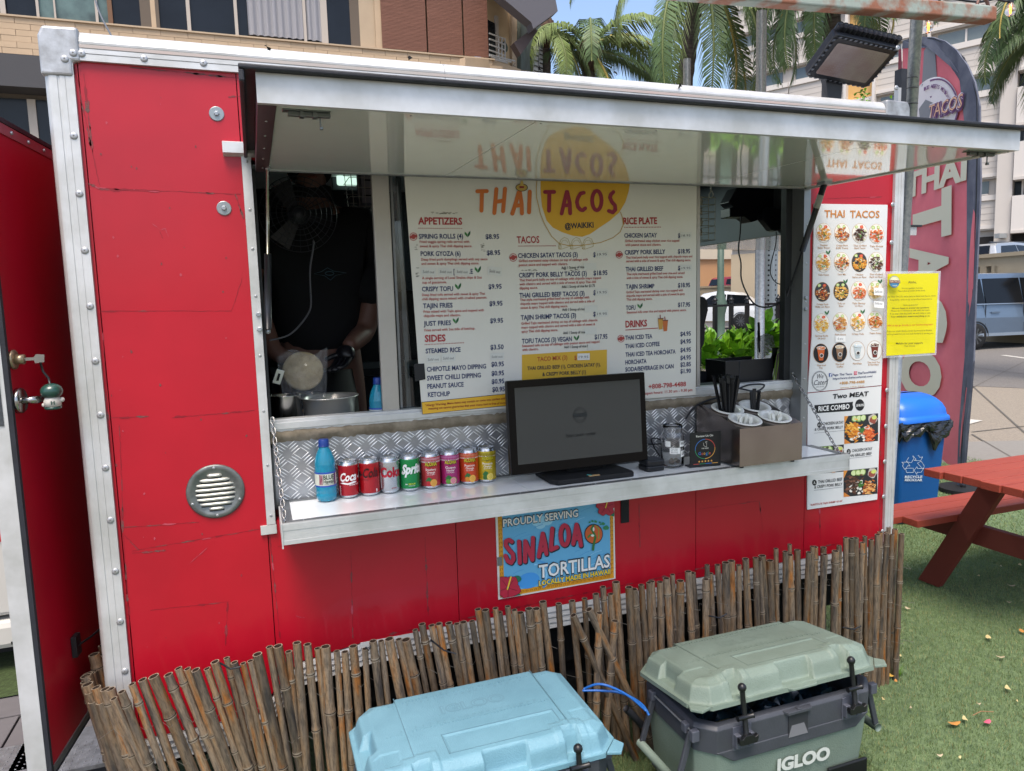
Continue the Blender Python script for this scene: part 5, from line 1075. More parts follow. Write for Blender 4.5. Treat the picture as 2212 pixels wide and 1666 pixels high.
for j in range(40):
    for i in range(50):
        xa, xb, ya, yb_ = lx+wd_*i/50, lx+wd_*(i+1)/50, fyy+(.04-fyy)*j/40, fyy+(.04-fyy)*(j+1)/40; xm, ym = (xa+xb)/2, (ya+yb_)/2
        if any(math.hypot(xm-cx_, ym-cy_) < .049 for cx_, cy_ in cps): continue
        tz_ = lambda y: min(zbk, zf_+(y-fyy)*(zbk-zf_)/(0-fyy)); M.poly([(xa, ya, tz_(ya)), (xb, ya, tz_(ya)), (xb, yb_, tz_(yb_)), (xa, yb_, tz_(yb_))])
M.build('bin_body', mat('bin_steel', '#9a908c', .25, 1, var=.1, vs=6, rvar=.08, bump=.03, bs=12), T)
M = MB()
for x in (lx+.02, fx1-.03):
    for y in (fyy+.015, .02): M.lathe([(.007, 0), (.008, .008)], (x, y, SZ), 10)
M.build('foot', RUB, T)
sl_ = (zbk-zf_)/(0-fyy); def_n = Vector((0, -sl_, 1)).normalized()
CUP = mat('white_melamine', '#d9d8d2', .3)
def topz(y): return zf_+(y-fyy)*sl_
cups = [at(*ZI(1275, 505), y=-.15), at(*ZI(1600, 468), y=-.15), at(*ZI(1050, 400), y=-.06), at(*ZI(1380, 368), y=-.05)]
wd_ = fx1-lx; cps = [(lx+wd_*.25, fyy+.062), (lx+wd_*.73, fyy+.062), (lx+wd_*.25, fyy+.165), (lx+wd_*.70, fyy+.165)]
for x, y in cps:
    z = topz(y); M = MB(); M.smooth = True; M.T = Matrix.Translation((x, y, z)) @ Matrix.Rotation(math.atan(sl_), 4, 'X')
    M.lathe([(.034, -.055), (.045, .001), (.060, .003), (.0615, .005), (.060, .007), (.047, .006), (.043, .0), (.034, -.05), (.0001, -.05)], (0, 0, 0), 28, cap=False); M.build('cup', CUP, T)
rr = random.Random(21); STR = mat('straw_wrap', '#17181b', .45, var=.2, vs=60, rnd=.3)
def straws(cx, cy, n, spread, hh, grp, lab):
    z = topz(cy)-.045
    for k in range(n):
        t = rr.uniform(0, 6.28); q = rr.uniform(.0, .024); bx_, by_ = cx+q*math.cos(t)*.7, cy+q*math.sin(t)*.7; lean = Vector(((bx_-cx)*spread*1.1, (by_-cy)*spread*.6, 1)).normalized(); H = hh*rr.uniform(.86, 1.05)
        M = MB(); A = Vector((bx_, by_, z)); B = A+lean*H; w_ = .0062; a = rr.uniform(0, 3.1); e1 = Vector((math.cos(a), math.sin(a), 0))*w_; e2 = Vector((-math.sin(a), math.cos(a), 0))*.0022
        M.hexa([A-e1-e2, A+e1-e2, A+e1+e2, A-e1+e2, B-e1-e2, B+e1-e2, B+e1+e2, B-e1+e2]); M.hexa([B-e1*1.15-e2*.2, B+e1*1.15-e2*.2, B+e1*1.15+e2*.2, B-e1*1.15+e2*.2]+[p+lean*.008+e2*.5 for p in (B-e1*1.2-e2*.2, B+e1*1.2-e2*.2, B+e1*1.2+e2*.2, B-e1*1.2+e2*.2)])
        o = M.build('straw', STR, None, loc=A, label=lab, cat='straw', group=grp)
        o.visible_camera = True
straws(*cps[2], 40, 13, .165, 'wrapped straws in the left rear cup', 'black wrapped straw in the crowded left rear cup of the steel bin'); straws(*cps[3], 4, 12, .11, 'wrapped straws in the right rear cup', 'black wrapped straw in the nearly empty right rear cup of the steel bin')
SP = mat('spoon_white', '#d6d5cb', .35)
for (cx, cy), n, gl, lb in ((cps[0], 12, 'plastic spoons in the left front cup', 'white plastic spoon in the left front cup of the steel bin'), (cps[1], 10, 'plastic spoons in the right front cup', 'white plastic spoon in the right front cup of the steel bin')):
    for k in range(n):
        M = MB(); M.smooth = True; x = cx+rr.uniform(-.024, .03); y = cy+rr.uniform(-.02, .02); z = topz(y)-.008; M.T = Matrix.Translation((x, y, z)) @ Matrix.Rotation(rr.uniform(-.6, .3), 4, 'X') @ Matrix.Rotation(rr.uniform(-.2, .8), 4, 'Y')
        M.ball((0, 0, .012), .008, 10, 6, (1, .25, 2.1)); M.box((-.002, -.001, -.03), (.002, .001, 0)); M.T = Matrix(); M.build('spoon', SP, None, loc=(x, y, z), label=lb, cat='spoon', group=gl)
# cables on the counter
def cable(name, label, pts, r, m, parent=None, n=8, cat='cable'):
    P = [Vector(p) for p in pts]; out = []
    for i in range(len(P)-1):
        p0, p1, p2, p3 = P[max(i-1, 0)], P[i], P[i+1], P[min(i+2, len(P)-1)]
        for k in range(6):
            t = k/6; out.append(.5*((2*p1)+(-p0+p2)*t+(2*p0-5*p1+4*p2-p3)*t*t+(-p0+3*p1-3*p2+p3)*t**3))
    out.append(P[-1]); M = MB(); M.smooth = True; M.tube(out, r, n)
    return M.build(name, m, parent, loc=P[0] if parent is None else None, label=label, cat=cat if parent is None else None)
cable('cable', 'looped black cable behind the card reader', [at(*ZI(225, 745), y=.035), at(*ZI(300, 745), y=.03), at(*ZI(385, 735), y=.02), at(*ZI(350, 690), y=.02), at(*ZI(290, 680), y=.03), at(*ZI(262, 700), y=.03), at(*ZI(300, 790), y=.02), at(*ZI(355, 875), y=-.02)], .0026, RUB)
cable('cable', 'thick black cable dropping from the window behind the glass jar', [at(*ZI(640, 470), y=.03), at(*ZI(700, 380), y=.03), at(*ZI(780, 310), y=.03), at(*ZI(890, 262), y=.03), at(*ZI(1050, 215), y=.035), at(*ZI(1210, 140), y=.03), at(*ZI(1350, 90), y=.03), at(*ZI(1500, 90), y=.02), at(*ZI(1480, 135), y=.02), at(*ZI(1410, 165), y=.02), at(*ZI(1320, 150), y=.02), at(*ZI(1230, 130), y=.03)], .0035, RUB)

# ------------------------------------------------------------ inside the window
# metal bowl, steel pot, tortilla bag, towel, paper, second bottle
bc = at(*ZR(740, 1340), y=.18); IC = 1.221
T = thing('mixing_bowl', 'large stainless steel mixing bowl behind the window sill', 'bowl', (bc.x, .2, IC))
M = MB(); M.smooth = True; r_ = .092; M.lathe([(.05, .0), (.068, .006), (.084, .06), (.089, .112), (.100, .116), (.101, .118), (.099, .119), (.087, .114), (.082, .06), (.065, .010), (.0001, .008)], (bc.x, .2, IC+.02), 40, cap=False); M.build('bowl_body', mat('bowl_steel', '#c9c7c2', .3, .7, bump=.03, bs=20), T)
M = MB(); M.lathe([(.06, 0), (.06, .02)], (bc.x, .2, IC), 20); M.build('bowl_foot', STEEL, T)
pc = at(*ZR(238, 1300), y=.15); T = thing('steel_pot', 'tall stainless steel pot with a flat ladle handle at the left of the window', 'pot', (.30, .16, IC))
M = MB(); M.smooth = True; M.lathe([(.05, 0), (.052, .004), (.052, .15), (.054, .153), (.050, .15), (.050, .004)], (.318, .17, IC+.003), 30, cap=True); M.build('pot_body', STEEL, T)
a, b = at(*ZR(235, 1125), y=.15), at(*ZR(278, 995), y=.14); M = MB(); ds = (b-a).normalized(); sd_ = Vector((.012, 0, -.004)); M.hexa([a-sd_, a+sd_, a+sd_+Vector((0, .002, 0)), a-sd_+Vector((0, .002, 0)), b-sd_, b+sd_, b+sd_+Vector((0, .002, 0)), b-sd_+Vector((0, .002, 0))]); h_ = M.build('ladle_handle', mat('pale_steel', '#c9cbcc', .35, .5), T, bevel=.001)
m_ = a+(b-a)*.62+Vector((0, -.0006, 0)); M = MB(); M.prism([m_+Vector((x*.004+z*.006, 0, z*.018)) for x, z in ((-1, -1), (1, -1), (1, 1), (-1, 1))], (0, -.0006, 0)); M.build('handle_slot', BLKM, h_)
tcn = at(*ZR(490, 1010), y=.22)
T = thing('tortilla_bag', 'clear plastic bag with pale round tortillas behind the steel bowl', 'bag', (tcn.x, .24, IC))
M = MB(); M.smooth = True; M.T = Matrix.Translation((tcn.x, .24, tcn.z)) @ Matrix.Rotation(R(-18), 4, 'X') @ Matrix.Rotation(R(-28), 4, 'Y')
pts = [];
M.lathe([(.0001, -.012), (.062, -.012), (.068, -.006), (.068, .006), (.062, .012), (.0001, .012)], (0, 0, 0), 28, 'y', False); M.v = [Vector((v.x, v.y, v.z)) for v in M.v]; M.T = Matrix(); M.build('tortilla_stack', mat('tortilla', '#b3a586', .8, col2='#94866a', vs=30, bump=.3, bs=60), T)
bm_ = MB(); bm_.smooth = True; nx, nz = 22, 22; rr = random.Random(8)
gx0, gx1, gz0_, gz1_ = at(*ZR(225, 845), y=.2).x, at(*ZR(730, 850), y=.2).x, IC+.005, at(*ZR(400, 835), y=.2).z
for j in range(nz+1):
    for i in range(nx+1):
        u_, v_ = i/nx, j/nz; w_ = .68+.32*abs(v_-.15)**.8; x = (gx0+gx1)/2+(u_-.5)*(gx1-gx0)*w_; z = gz0_+(gz1_-gz0_)*v_+.012*math.sin(u_*9+v_*5)*(v_ > .6); bm_.v.append(Vector((x, .205-.022*math.sin(math.pi*u_)*math.sin(math.pi*min(1, v_*1.2))+rr.uniform(-.006, .006), z)))
bm_.f = [[j*(nx+1)+i, j*(nx+1)+i+1, (j+1)*(nx+1)+i+1, (j+1)*(nx+1)+i] for j in range(nz) for i in range(nx)]; bm_.m = [0]*len(bm_.f); bm_.sm = [False]*len(bm_.f)
bm_.build('plastic_film', mat('plastic_film', '#aeb4bb', .12, alpha=.17, spec=1), T)
c = at(*ZR(400, 1290), y=.26); T = thing('brown_bread_bag', 'stack of brown flatbread between the pot and the bowl', 'food', (c.x, .28, IC)); M = MB(); M.smooth = True
for k in range(5): M.lathe([(.001, 0), (.052, .002), (.056, .008), (.052, .014), (.001, .016)], (c.x+.004*(k % 2), .29, IC+.01+k*.014), 20, cap=False)
M.build('bread', mat('brown_bread', '#8a6a4a', .85, col2='#6e5238', vs=30), T)
c = at(*ZR(400, 1425), y=.10); T = thing('blue_towel', 'crumpled blue cloth beside the foot of the steel bowl', 'cloth', (c.x, .12, IC)); M = MB(); rr = random.Random(3)
vs = [(c.x-.045+.09*i/8+rr.uniform(-.004, .004), .10+.07*j/5, IC+.004+.03*abs(math.sin(i*1.3+j*.9))+.03*(i < 5)*(j/5)) for j in range(6) for i in range(9)]; M.add(vs, [(j*9+i, j*9+i+1, j*9+i+10, j*9+i+9) for j in range(5) for i in range(8)]); o = M.build('cloth', mat('blue_cloth', '#3a7fb5', .8), T); s_ = o.modifiers.new('solid', 'SOLIDIFY'); s_.thickness = .004
bt = at(*ZR(1208, 1400), y=.10); bottle((bt.x, .115, 1.312-.09), 1.0, 'half empty blue water bottle standing inside the window', th=-.42)
# lamp tube, wire baskets, fan, equipment in the dark
a, b = at(*ZP(1020, 165), y=1.5), at(*ZP(1275, 290), y=1.5)
T = thing('strip_light', 'pale green lit strip light seen at the top of the window', 'light', (a.x, 1.5, a.z)); M = MB(); M.box((a.x, 1.5, b.z), (b.x, 1.54, a.z+.06)); M.build('tube', mat('tube_glow', '#b9d8c8', .5, emis=.55), T, bevel=.01); M = MB(); M.box((a.x-.02, 1.54, b.z-.02), (b.x+.02, 1.58, a.z+.09)); M.build('housing', mat('lamp_housing', '#3c3f44'), T)
ll_ = bpy.data.lights.new('interior_fill_light', 'AREA'); ll_.shape = 'RECTANGLE'; ll_.size = .7; ll_.size_y = .08; ll_.energy = 5; ll_.color = (.82, 1, .9); lo_ = bpy.data.objects.new('interior_fill_light', ll_); sc.collection.objects.link(lo_); lo_.parent = T; lo_.location = Vector((1.95, 1.45, 2.30))-ROOTW[T.name]  # added area light hidden behind the banner, away from the tube, brightens the interior
WIRE = mat('basket_wire', '#9a938d', .5, .3)
def basket(name, label, x0, x1, y0, y1, z0, z1, nx, nz, m=WIRE, r=.0013, tap=.0):
    T = thing(name, label, 'wire basket', ((x0+x1)/2, (y0+y1)/2, z0))
    for side in ('front', 'back'):
        y = y0 if side == 'front' else y1
        for i in range(nx+1):
            x = x0+(x1-x0)*i/nx; xb = x+tap*(.5-i/nx); M = MB(); M.tube([(x, y, z1), (xb, y+(.0 if y > y0 else tap*.3), z0)], r, 5); M.build('wire', m, T)
        for k in range(nz+1): z = z0+(z1-z0)*k/nz; M = MB(); M.tube([(x0, y, z), (x1, y, z)], r*(1.6 if k == nz else 1), 5); M.build('wire', m, T)
    for i in range(nx+1): x = x0+(x1-x0)*i/nx; M = MB(); M.tube([(x, y0, z0), (x, y1, z0)], r, 5); M.build('wire', m, T)
    for k in range(nz+1):
        z = z0+(z1-z0)*k/nz
        for x in (x0, x1): M = MB(); M.tube([(x, y0, z), (x, y1, z)], r, 5); M.build('wire', m, T)
    return T
p0, p1 = at(*ZP(1160, 165), y=.62), at(*ZP(1500, 545), y=.62)
basket('wire_basket', 'hanging wire basket with a pale box at the top of the left window', p0.x, p1.x+.04, .62, .80, p1.z, p0.z+.10, 5, 6, tap=.03)
T = thing('pale_box', 'pale slotted box inside the hanging wire basket', 'box', (p1.x-.02, .7, p1.z+.02)); M = MB(); M.box((p1.x-.055, .65, p1.z+.018), (p1.x+.035, .78, p0.z+.09)); M.build('box_body', mat('box_grey', '#77727a', .6), T)
for k in range(4): M = MB(); M.box((p1.x-.045, .6485, p1.z+.045+k*.03), (p1.x+.03, .65, p1.z+.050+k*.03)); M.build('slot', BLKM, T)
q0, q1 = at(*ZJ(131, 205), y=.35), at(*ZJ(310, 742), y=.35)
basket('wire_basket', 'wire basket of white bundles hanging on a hook in the right window', q0.x-.06, q1.x, .35, .47, q1.z, q0.z, 4, 6, m=mat('brass_wire', '#8c8672', .5, .4))
T = thing('white_bundle', 'white wrapped bundle inside the wire basket of the right window', 'bundle', (q0.x, .41, q1.z)); M = MB(); M.smooth = True
for k in range(4): M.ball((q0.x-.0+.004*(k % 2), .41, q1.z+.035+k*.045), .04, 14, 8, (1.0, 1.1, .72))
M.build('wrap', mat('wrap_white', '#a9a8a0', .7, bump=.5, bs=30), T)
hk = at(*ZJ(258, 215), y=.345); cable('hook', 'white hook holding the wire basket in the right window', [hk+Vector((.0, 0, .07)), hk+Vector((.0, 0, .03)), hk+Vector((-.01, 0, .012)), hk, hk+Vector((.012, 0, .012)), hk+Vector((.004, 0, .03))], .0028, mat('hook_white', '#a9a9a4', .5), cat='hook')
# fan
fc = at(*ZP(560, 640), y=.42); T = thing('wall_fan', 'dark round fan with wire guard hanging in the left window', 'fan', fc); FM = mat('fan_black', '#2e3138', .4, .3)
for k in range(7): r_ = .02+k*.019; M = MB(); M.smooth = True; M.tube([fc+Vector((r_*math.cos(t), -.045*(1-(k/6)**2)-.01, r_*math.sin(t))) for t in [i*2*math.pi/36 for i in range(36)]], .0014, 4, closed=True); M.build('guard_ring', FM, T)
for k in range(28):
    t = 2*math.pi*k/28; M = MB(); M.tube([fc+Vector((r_*math.cos(t), -.045*(1-(r_/.134)**2)-.012, r_*math.sin(t))) for r_ in (.02, .06, .1, .134)], .0011, 4); M.build('guard_wire', FM, T)
M = MB(); M.smooth = True; M.lathe([(.001, -.02), (.03, -.02), (.035, .0), (.04, .06), (.02, .12)], fc, 20, 'y'); M.build('motor', FM, T)
for k in range(3):
    t = k*2.09; M = MB(); d_ = Vector((math.cos(t), 0, math.sin(t))); e_ = Vector((-math.sin(t), 0, math.cos(t))); M.poly([fc+d_*.03-e_*.02+Vector((0, .01, 0)), fc+d_*.12-e_*.045, fc+d_*.125+e_*.03+Vector((0, .02, 0)), fc+d_*.03+e_*.02+Vector((0, .02, 0))]); M.build('blade', mat('fan_blade', '#16181c', .4), T)
cable('cable', 'thin grey cable hanging from the fan in front of the worker', [at(*ZP(740, 950), y=.3), at(*ZP(735, 1050), y=.28), at(*ZP(700, 1300), y=.28), at(*ZP(708, 1600), y=.28), at(*ZR(560, 300), y=.27), at(*ZR(552, 430), y=.27), at(*ZR(470, 560), y=.25), at(*ZR(350, 670), y=.22), at(*ZR(170, 720), y=.2)], .0032, mat('cable_grey', '#4a4a50', .5))
# black organiser and tray by the right window
c0, c1 = at(*ZK(390, 1120), y=.16), at(*ZK(1262, 940), y=.16); z0 = 1.315
T = thing('black_tray', 'black plastic organiser box standing in the right window', 'tray', ((c0.x+c1.x)/2, .2, z0)); zl = at(*ZK(390, 1120), y=.16).z; zh = at(*ZK(1262, 940), y=.16).z; xs = at(*ZK(985, 1100), y=.16).x; xs2 = at(*ZK(1080, 950), y=.16).x
xR = 2.262
M = MB(); M.prism([(c0.x, .12, z0-.01), (xR, .12, z0-.01), (xR, .12, zh), (xs2, .12, zh), (xs, .12, zl), (c0.x, .12, zl)], (0, .006, 0)); M.box((c0.x, .126, z0-.01), (c0.x+.005, .26, zl)); M.box((c0.x, .126, z0-.01), (xR, .26, z0)); M.box((c0.x, .255, z0), (xR, .26, zl)); M.build('tray_body', BLK, T, bevel=.002)
a = at(*ZK(655, 1130), y=.12).x; M = MB(); M.box((a-.001, .118, z0), (a+.001, .1198, zl-.004)); M.build('tray_seam', mat('seam_grey', '#33363c', .4), T)
l0 = at(*ZK(135, 1185), y=.3); T = thing('low_black_tray', 'low dark tray left of the black organiser box', 'tray', (l0.x, .3, 1.3)); M = MB(); M.hexa([(l0.x-.05, .25, 1.30), (c0.x+.02, .25, 1.30), (c0.x+.02, .5, 1.30), (l0.x-.05, .5, 1.30), (l0.x-.05, .25, at(*ZK(135, 1250), y=.25).z), (c0.x+.02, .25, at(*ZK(390, 1260), y=.25).z), (c0.x+.02, .5, at(*ZK(390, 1200), y=.5).z), (l0.x-.05, .5, at(*ZK(135, 1190), y=.5).z)]); M.build('tray_body', mat('tray_dark', '#1b1d22', .3), T)
for x0_, y0_, x1_, y1_, lab in ((1018, 735, 1110, 940, 'black marker leaning out of the black organiser, leftmost'), (1150, 710, 1200, 935, 'black marker in the middle of the black organiser'), (1240, 600, 1262, 780, 'black pen near the right end of the black organiser')):
    a, b = at(*ZK(x0_, y0_), y=.2), at(*ZK(x1_, y1_+60), y=.2); b.x = min(b.x, 2.255); a.x = min(a.x, 2.25); M = MB(); M.smooth = True; M.tube([a, b], .005, 10); M.build('marker', BLK, None, loc=b, label=lab, cat='marker')
pl_ = [at(*ZK(*p), y=.22) for p in ((880, 820), (1000, 760), (1100, 790), (1130, 940), (960, 1100), (890, 1090))]; T = thing('plastic_sleeve', 'curled translucent plastic sheet behind the black organiser', 'plastic sheet', pl_[0]); M = MB(); M.prism(pl_, (0, .0015, 0)); M.build('sheet', mat('sleeve_film', '#8c9690', .15, alpha=.5), T)
# dark equipment box and bag hung on the end wall, with cables
E1 = [at(*ZJ(*p), y=.75) for p in ((585, 85), (1215, 85), (1215, 300), (900, 400), (850, 495), (770, 520), (690, 455), (500, 455), (500, 340), (545, 325), (485, 270))]
T = thing('hanging_monitor', 'dark monitor arm and bag silhouette at the top of the right window', 'monitor', E1[0]); M = MB(); M.prism([p for p in E1], (0, .08, 0)); M.build('housing', mat('monitor_dark', '#171b24', .5), T, bevel=.004)
E2 = [at(*ZJ(*p), y=.68) for p in ((920, 400), (1000, 320), (1150, 350), (1212, 480), (1205, 590), (1075, 632), (1030, 620), (915, 480))]; M = MB(); M.prism(E2, (0, .05, 0)); M.build('bag', mat('bag_dark', '#1b2029', .45), T, bevel=.008, seg=3)
cable('cable', 'long black cable hanging in a curve across the right window', [at(*ZJ(635, 450), y=.7), at(*ZJ(625, 650), y=.6), at(*ZJ(605, 870), y=.5), at(*ZJ(635, 1030), y=.4), at(*ZJ(640, 1230), y=.3), at(*ZJ(720, 1430), y=.2), at(*ZJ(830, 1560), y=.15), at(*ZJ(1000, 1580), y=.12), at(*ZJ(1200, 1490), y=.1)], .0034, RUB)
cable('cable', 'short black cable curving beside the perforated post in the right window', [at(*ZJ(1078, 640), y=.7), at(*ZJ(1070, 800), y=.6), at(*ZJ(1010, 1050), y=.5), at(*ZJ(1010, 1180), y=.45), at(*ZJ(1080, 1280), y=.4), at(*ZJ(1180, 1300), y=.35), at(*ZJ(1210, 1285), y=.3)], .0024, RUB)
# ------------------------------------------------------------ the cook
def skin(name, verts, edges, m, parent, sub=2, root=0):
    me = bpy.data.meshes.new(name); base = ROOTW[parent.name] if parent else Vector()
    me.from_pydata([tuple(Vector(v[0])-base) for v in verts], edges, []); me.update(); o = bpy.data.objects.new(name, me); sc.collection.objects.link(o); o.parent = parent
    s_ = o.modifiers.new('skin', 'SKIN'); s_.use_smooth_shade = True
    for i, v in enumerate(verts):
        r_ = v[1]; r_ = (r_, r_) if not isinstance(r_, tuple) else r_; me.skin_vertices[0].data[i].radius = r_; me.skin_vertices[0].data[i].use_root = (i == root)
    q = o.modifiers.new('sub', 'SUBSURF'); q.levels = sub; q.render_levels = sub; me.materials.append(m); ROOTW[o.name] = base; return o
PX, PYp = at(*ZR(620, 300), y=.62).x, .62
sh = at(*ZR(1010, 60), y=.60)
T = thing('person', 'cook in a black T-shirt and black glove standing inside the trailer window', 'person', (PX, PYp, .60))
SKN = mat('skin', '#6c4d42', .55, var=.06, vs=14, bump=.1, bs=60); SHT = mat('black_shirt', '#0c0d12', .9, bump=.2, bs=18)
el = at(*ZR(1065, 640), y=.56); wr_ = at(*ZR(900, 790), y=.42); hd = at(*ZR(860, 900), y=.38)
body = [((PX, PYp, 1.50), (.15, .11)), ((PX, PYp, 1.72), (.155, .11)), ((PX, PYp, 1.95), (.17, .11)), ((PX, PYp, 2.06), (.08, .07)), ((PX, PYp, 2.10), (.055, .055)), ((PX, PYp-.01, 2.19), (.07, .085)), ((PX, PYp-.01, 2.25), (.065, .08)),
        ((PX+.19, PYp, 2.0), .06), ((PX+.26, PYp-.02, 1.86), .05), (el, .046), ((el+wr_)/2, .040), (wr_, .030), ((PX-.19, PYp, 2.0), .06), ((PX-.25, PYp-.04, 1.75), .045), ((PX-.18, PYp-.2, 1.5), .035), ((PX-.06, PYp-.22, 1.45), .028),
        ((PX, PYp, 1.40), (.15, .11)), ((PX-.1, PYp, 1.3), .085), ((PX-.11, PYp, 1.05), .06), ((PX-.12, PYp, .66), .04), ((PX+.1, PYp, 1.3), .085), ((PX+.11, PYp, 1.05), .06), ((PX+.12, PYp, .66), .04), ((PX-.12, PYp-.13, .63), .035), ((PX+.12, PYp-.13, .63), .035)]
skin('body', body, [(0, 1), (1, 2), (2, 3), (3, 4), (4, 5), (5, 6), (2, 7), (7, 8), (8, 9), (9, 10), (10, 11), (2, 12), (12, 13), (13, 14), (14, 15), (0, 16), (16, 17), (17, 18), (18, 19), (16, 20), (20, 21), (21, 22), (19, 23), (22, 24)], SKN, T)
M = MB(); M.smooth = True
for ex_ in (-.03, .03): M.ball((PX+ex_, PYp-.088, 2.21), .011, 10, 6)
M.build('eye', mat('eye_white', '#b9b4ac', .3), T); M = MB(); M.smooth = True; M.ball((PX, PYp-.098, 2.185), .014, 10, 6, (.8, 1.2, 1.5)); M.ball((PX-.078, PYp, 2.2), .02, 8, 6, (.4, .8, 1.3)); M.ball((PX+.078, PYp, 2.2), .02, 8, 6, (.4, .8, 1.3)); M.build('face_features', SKN, T); M = MB(); M.smooth = True; M.ball((PX, PYp-.090, 2.15), .02, 10, 6, (1.1, .4, .3)); M.build('mouth', mat('lips', '#7a4238', .5), T)
M = MB(); M.smooth = True; M.ball((PX, PYp+.02, 2.22), .098, 20, 12, (.95, 1.12, 1.0)); M.lathe([(.085, 0), (.08, .05)], (PX, PYp+.02, 2.08), 20); M.prism([(PX-.07, PYp-.05, 2.255), (PX+.07, PYp-.05, 2.255), (PX+.055, PYp-.17, 2.22), (PX-.055, PYp-.17, 2.22)], (0, 0, .008)); M.build('cap', mat('cap_dark', '#101014', .8), T)
slv = at(*ZR(1165, 330), y=.56)
shirt = [((PX, PYp, 1.44), (.185, .145)), ((PX, PYp, 1.66), (.18, .14)), ((PX, PYp, 1.90), (.195, .14)), ((PX, PYp, 2.07), (.10, .09)), ((PX+.19, PYp, 1.98), .088), ((PX+.28, PYp-.02, 1.82), .085), (tuple(Vector((slv.x-.07, .58, slv.z-.02))), .088), ((PX-.19, PYp, 1.98), .085), ((PX-.26, PYp-.03, 1.80), .08)]
skin('t_shirt', shirt, [(0, 1), (1, 2), (2, 3), (2, 4), (4, 5), (5, 6), (2, 7), (7, 8)], SHT, T)
M = MB(); M.smooth = True; M.lathe([(.17, 0), (.16, .2), (.14, .62)], (PX, PYp, .80), 24); M.build('trousers', BLKM, T)
lg = [at(*ZR(x, y), y=.455) for x, y in ((590, 95), (660, 75), (715, 40), (770, 70), (895, 88), (790, 112), (745, 155), (690, 115))]
M = MB(); M.tube(lg, .0012, 4, closed=True); le = at(*ZR(735, 92), y=.455); M.tube([le+Vector((.016*math.cos(t), 0, .007*math.sin(t))) for t in [i*.628 for i in range(10)]], .0018, 4, closed=True); M.build('chest_logo', mat('logo_teal', '#3a5560', .6), T)
# gloved hand with five fingers holding the bag
GL = mat('black_glove', '#14151b', .35, bump=.2, bs=50); pm = (wr_+hd)/2+Vector((0, -.01, 0)); gv = [(wr_+Vector((0, 0, .0)), .036), (pm, (.042, .026)), (hd, (.040, .024))]; ge = [(0, 1), (1, 2)]
fd = (hd-wr_).normalized(); fs_ = Vector((.7, -.4, .1)).normalized()
skin('glove', gv, ge, GL, T, 2)
for k in range(4):
    off = fs_*(-.027+.018*k); L1 = (.030, .034, .033, .026)[k]; a = hd+off; b = a+fd*L1+Vector((-.006, -.012, 0)); c = b+Vector((-.022, -.012, -.012)); d = c+Vector((-.018, .006, .002)); skin('finger', [(a-fd*.02, .010), (a, .010), (b, .0095), (c, .009), (d, .008)], [(0, 1), (1, 2), (2, 3), (3, 4)], GL, T, 1)
a = pm+fs_*-.03; skin('thumb', [(pm, .012), (a+Vector((-.012, -.01, 0)), .011), (a+Vector((-.034, -.018, -.008)), .0105), (a+Vector((-.05, -.01, -.016)), .009)], [(0, 1), (1, 2), (2, 3)], GL, T, 1)
# ------------------------------------------------------------ bamboo screen
def bamboo_mat():
    m = bpy.data.materials.new('bamboo'); m.use_nodes = True; N = m.node_tree.nodes; L = m.node_tree.links; b = N['Principled BSDF']; b.inputs['Roughness'].default_value = .55
    tc = N.new('ShaderNodeTexCoord'); oi = N.new('ShaderNodeObjectInfo'); mp = N.new('ShaderNodeMapping'); mp.inputs['Scale'].default_value = (.22, .22, 1.5)
    ad = N.new('ShaderNodeVectorMath'); ad.operation = 'ADD'; ml = N.new('ShaderNodeVectorMath'); ml.operation = 'SCALE'; ml.inputs[0].default_value = (13, 17, 29); L.new(oi.outputs['Random'], ml.inputs['Scale'])
    L.new(tc.outputs['Object'], ad.inputs[0]); L.new(ml.outputs[0], ad.inputs[1]); L.new(ad.outputs[0], mp.inputs[0])
    n = N.new('ShaderNodeTexNoise'); n.inputs['Scale'].default_value = 2.4; n.inputs['Detail'].default_value = 3; L.new(mp.outputs[0], n.inputs[0])
    r = N.new('ShaderNodeValToRGB'); e = r.color_ramp.elements; e[0].position = .30; e[0].color = (*hexc('#9c6228'), 1); e[1].position = .70; e[1].color = (*hexc('#4e4742'), 1)
    k = r.color_ramp.elements.new(.42); k.color = (*hexc('#8d7458'), 1); k = r.color_ramp.elements.new(.55); k.color = (*hexc('#80705e'), 1); L.new(n.outputs[0], r.inputs[0])
    mp2 = N.new('ShaderNodeMapping'); mp2.inputs['Scale'].default_value = (3, 3, 22); L.new(ad.outputs[0], mp2.inputs[0])
    n2 = N.new('ShaderNodeTexNoise'); n2.inputs['Scale'].default_value = 1; n2.inputs['Detail'].default_value = 6; n2.inputs['Roughness'].default_value = .7; L.new(mp2.outputs[0], n2.inputs[0])
    r2 = N.new('ShaderNodeValToRGB'); r2.color_ramp.elements[0].position = .38; r2.color_ramp.elements[0].color = (.30, .28, .27, 1); r2.color_ramp.elements[1].position = .55; r2.color_ramp.elements[1].color = (1, 1, 1, 1); L.new(n2.outputs[0], r2.inputs[0])
    mx = N.new('ShaderNodeMixRGB'); mx.blend_type = 'MULTIPLY'; mx.inputs[0].default_value = .75; L.new(r.outputs[0], mx.inputs[1]); L.new(r2.outputs[0], mx.inputs[2])
    hs = N.new('ShaderNodeHueSaturation'); q = N.new('ShaderNodeMapRange'); q.inputs[3].default_value = .42; q.inputs[4].default_value = 1.05; L.new(oi.outputs['Random'], q.inputs[0]); L.new(q.outputs[0], hs.inputs['Value']); L.new(mx.outputs[0], hs.inputs['Color']); L.new(hs.outputs[0], b.inputs['Base Color'])
    bp = N.new('ShaderNodeBump'); bp.inputs['Strength'].default_value = .35; bp.inputs['Distance'].default_value = .002; L.new(n2.outputs[0], bp.inputs['Height']); L.new(bp.outputs[0], b.inputs['Normal'])
    return m
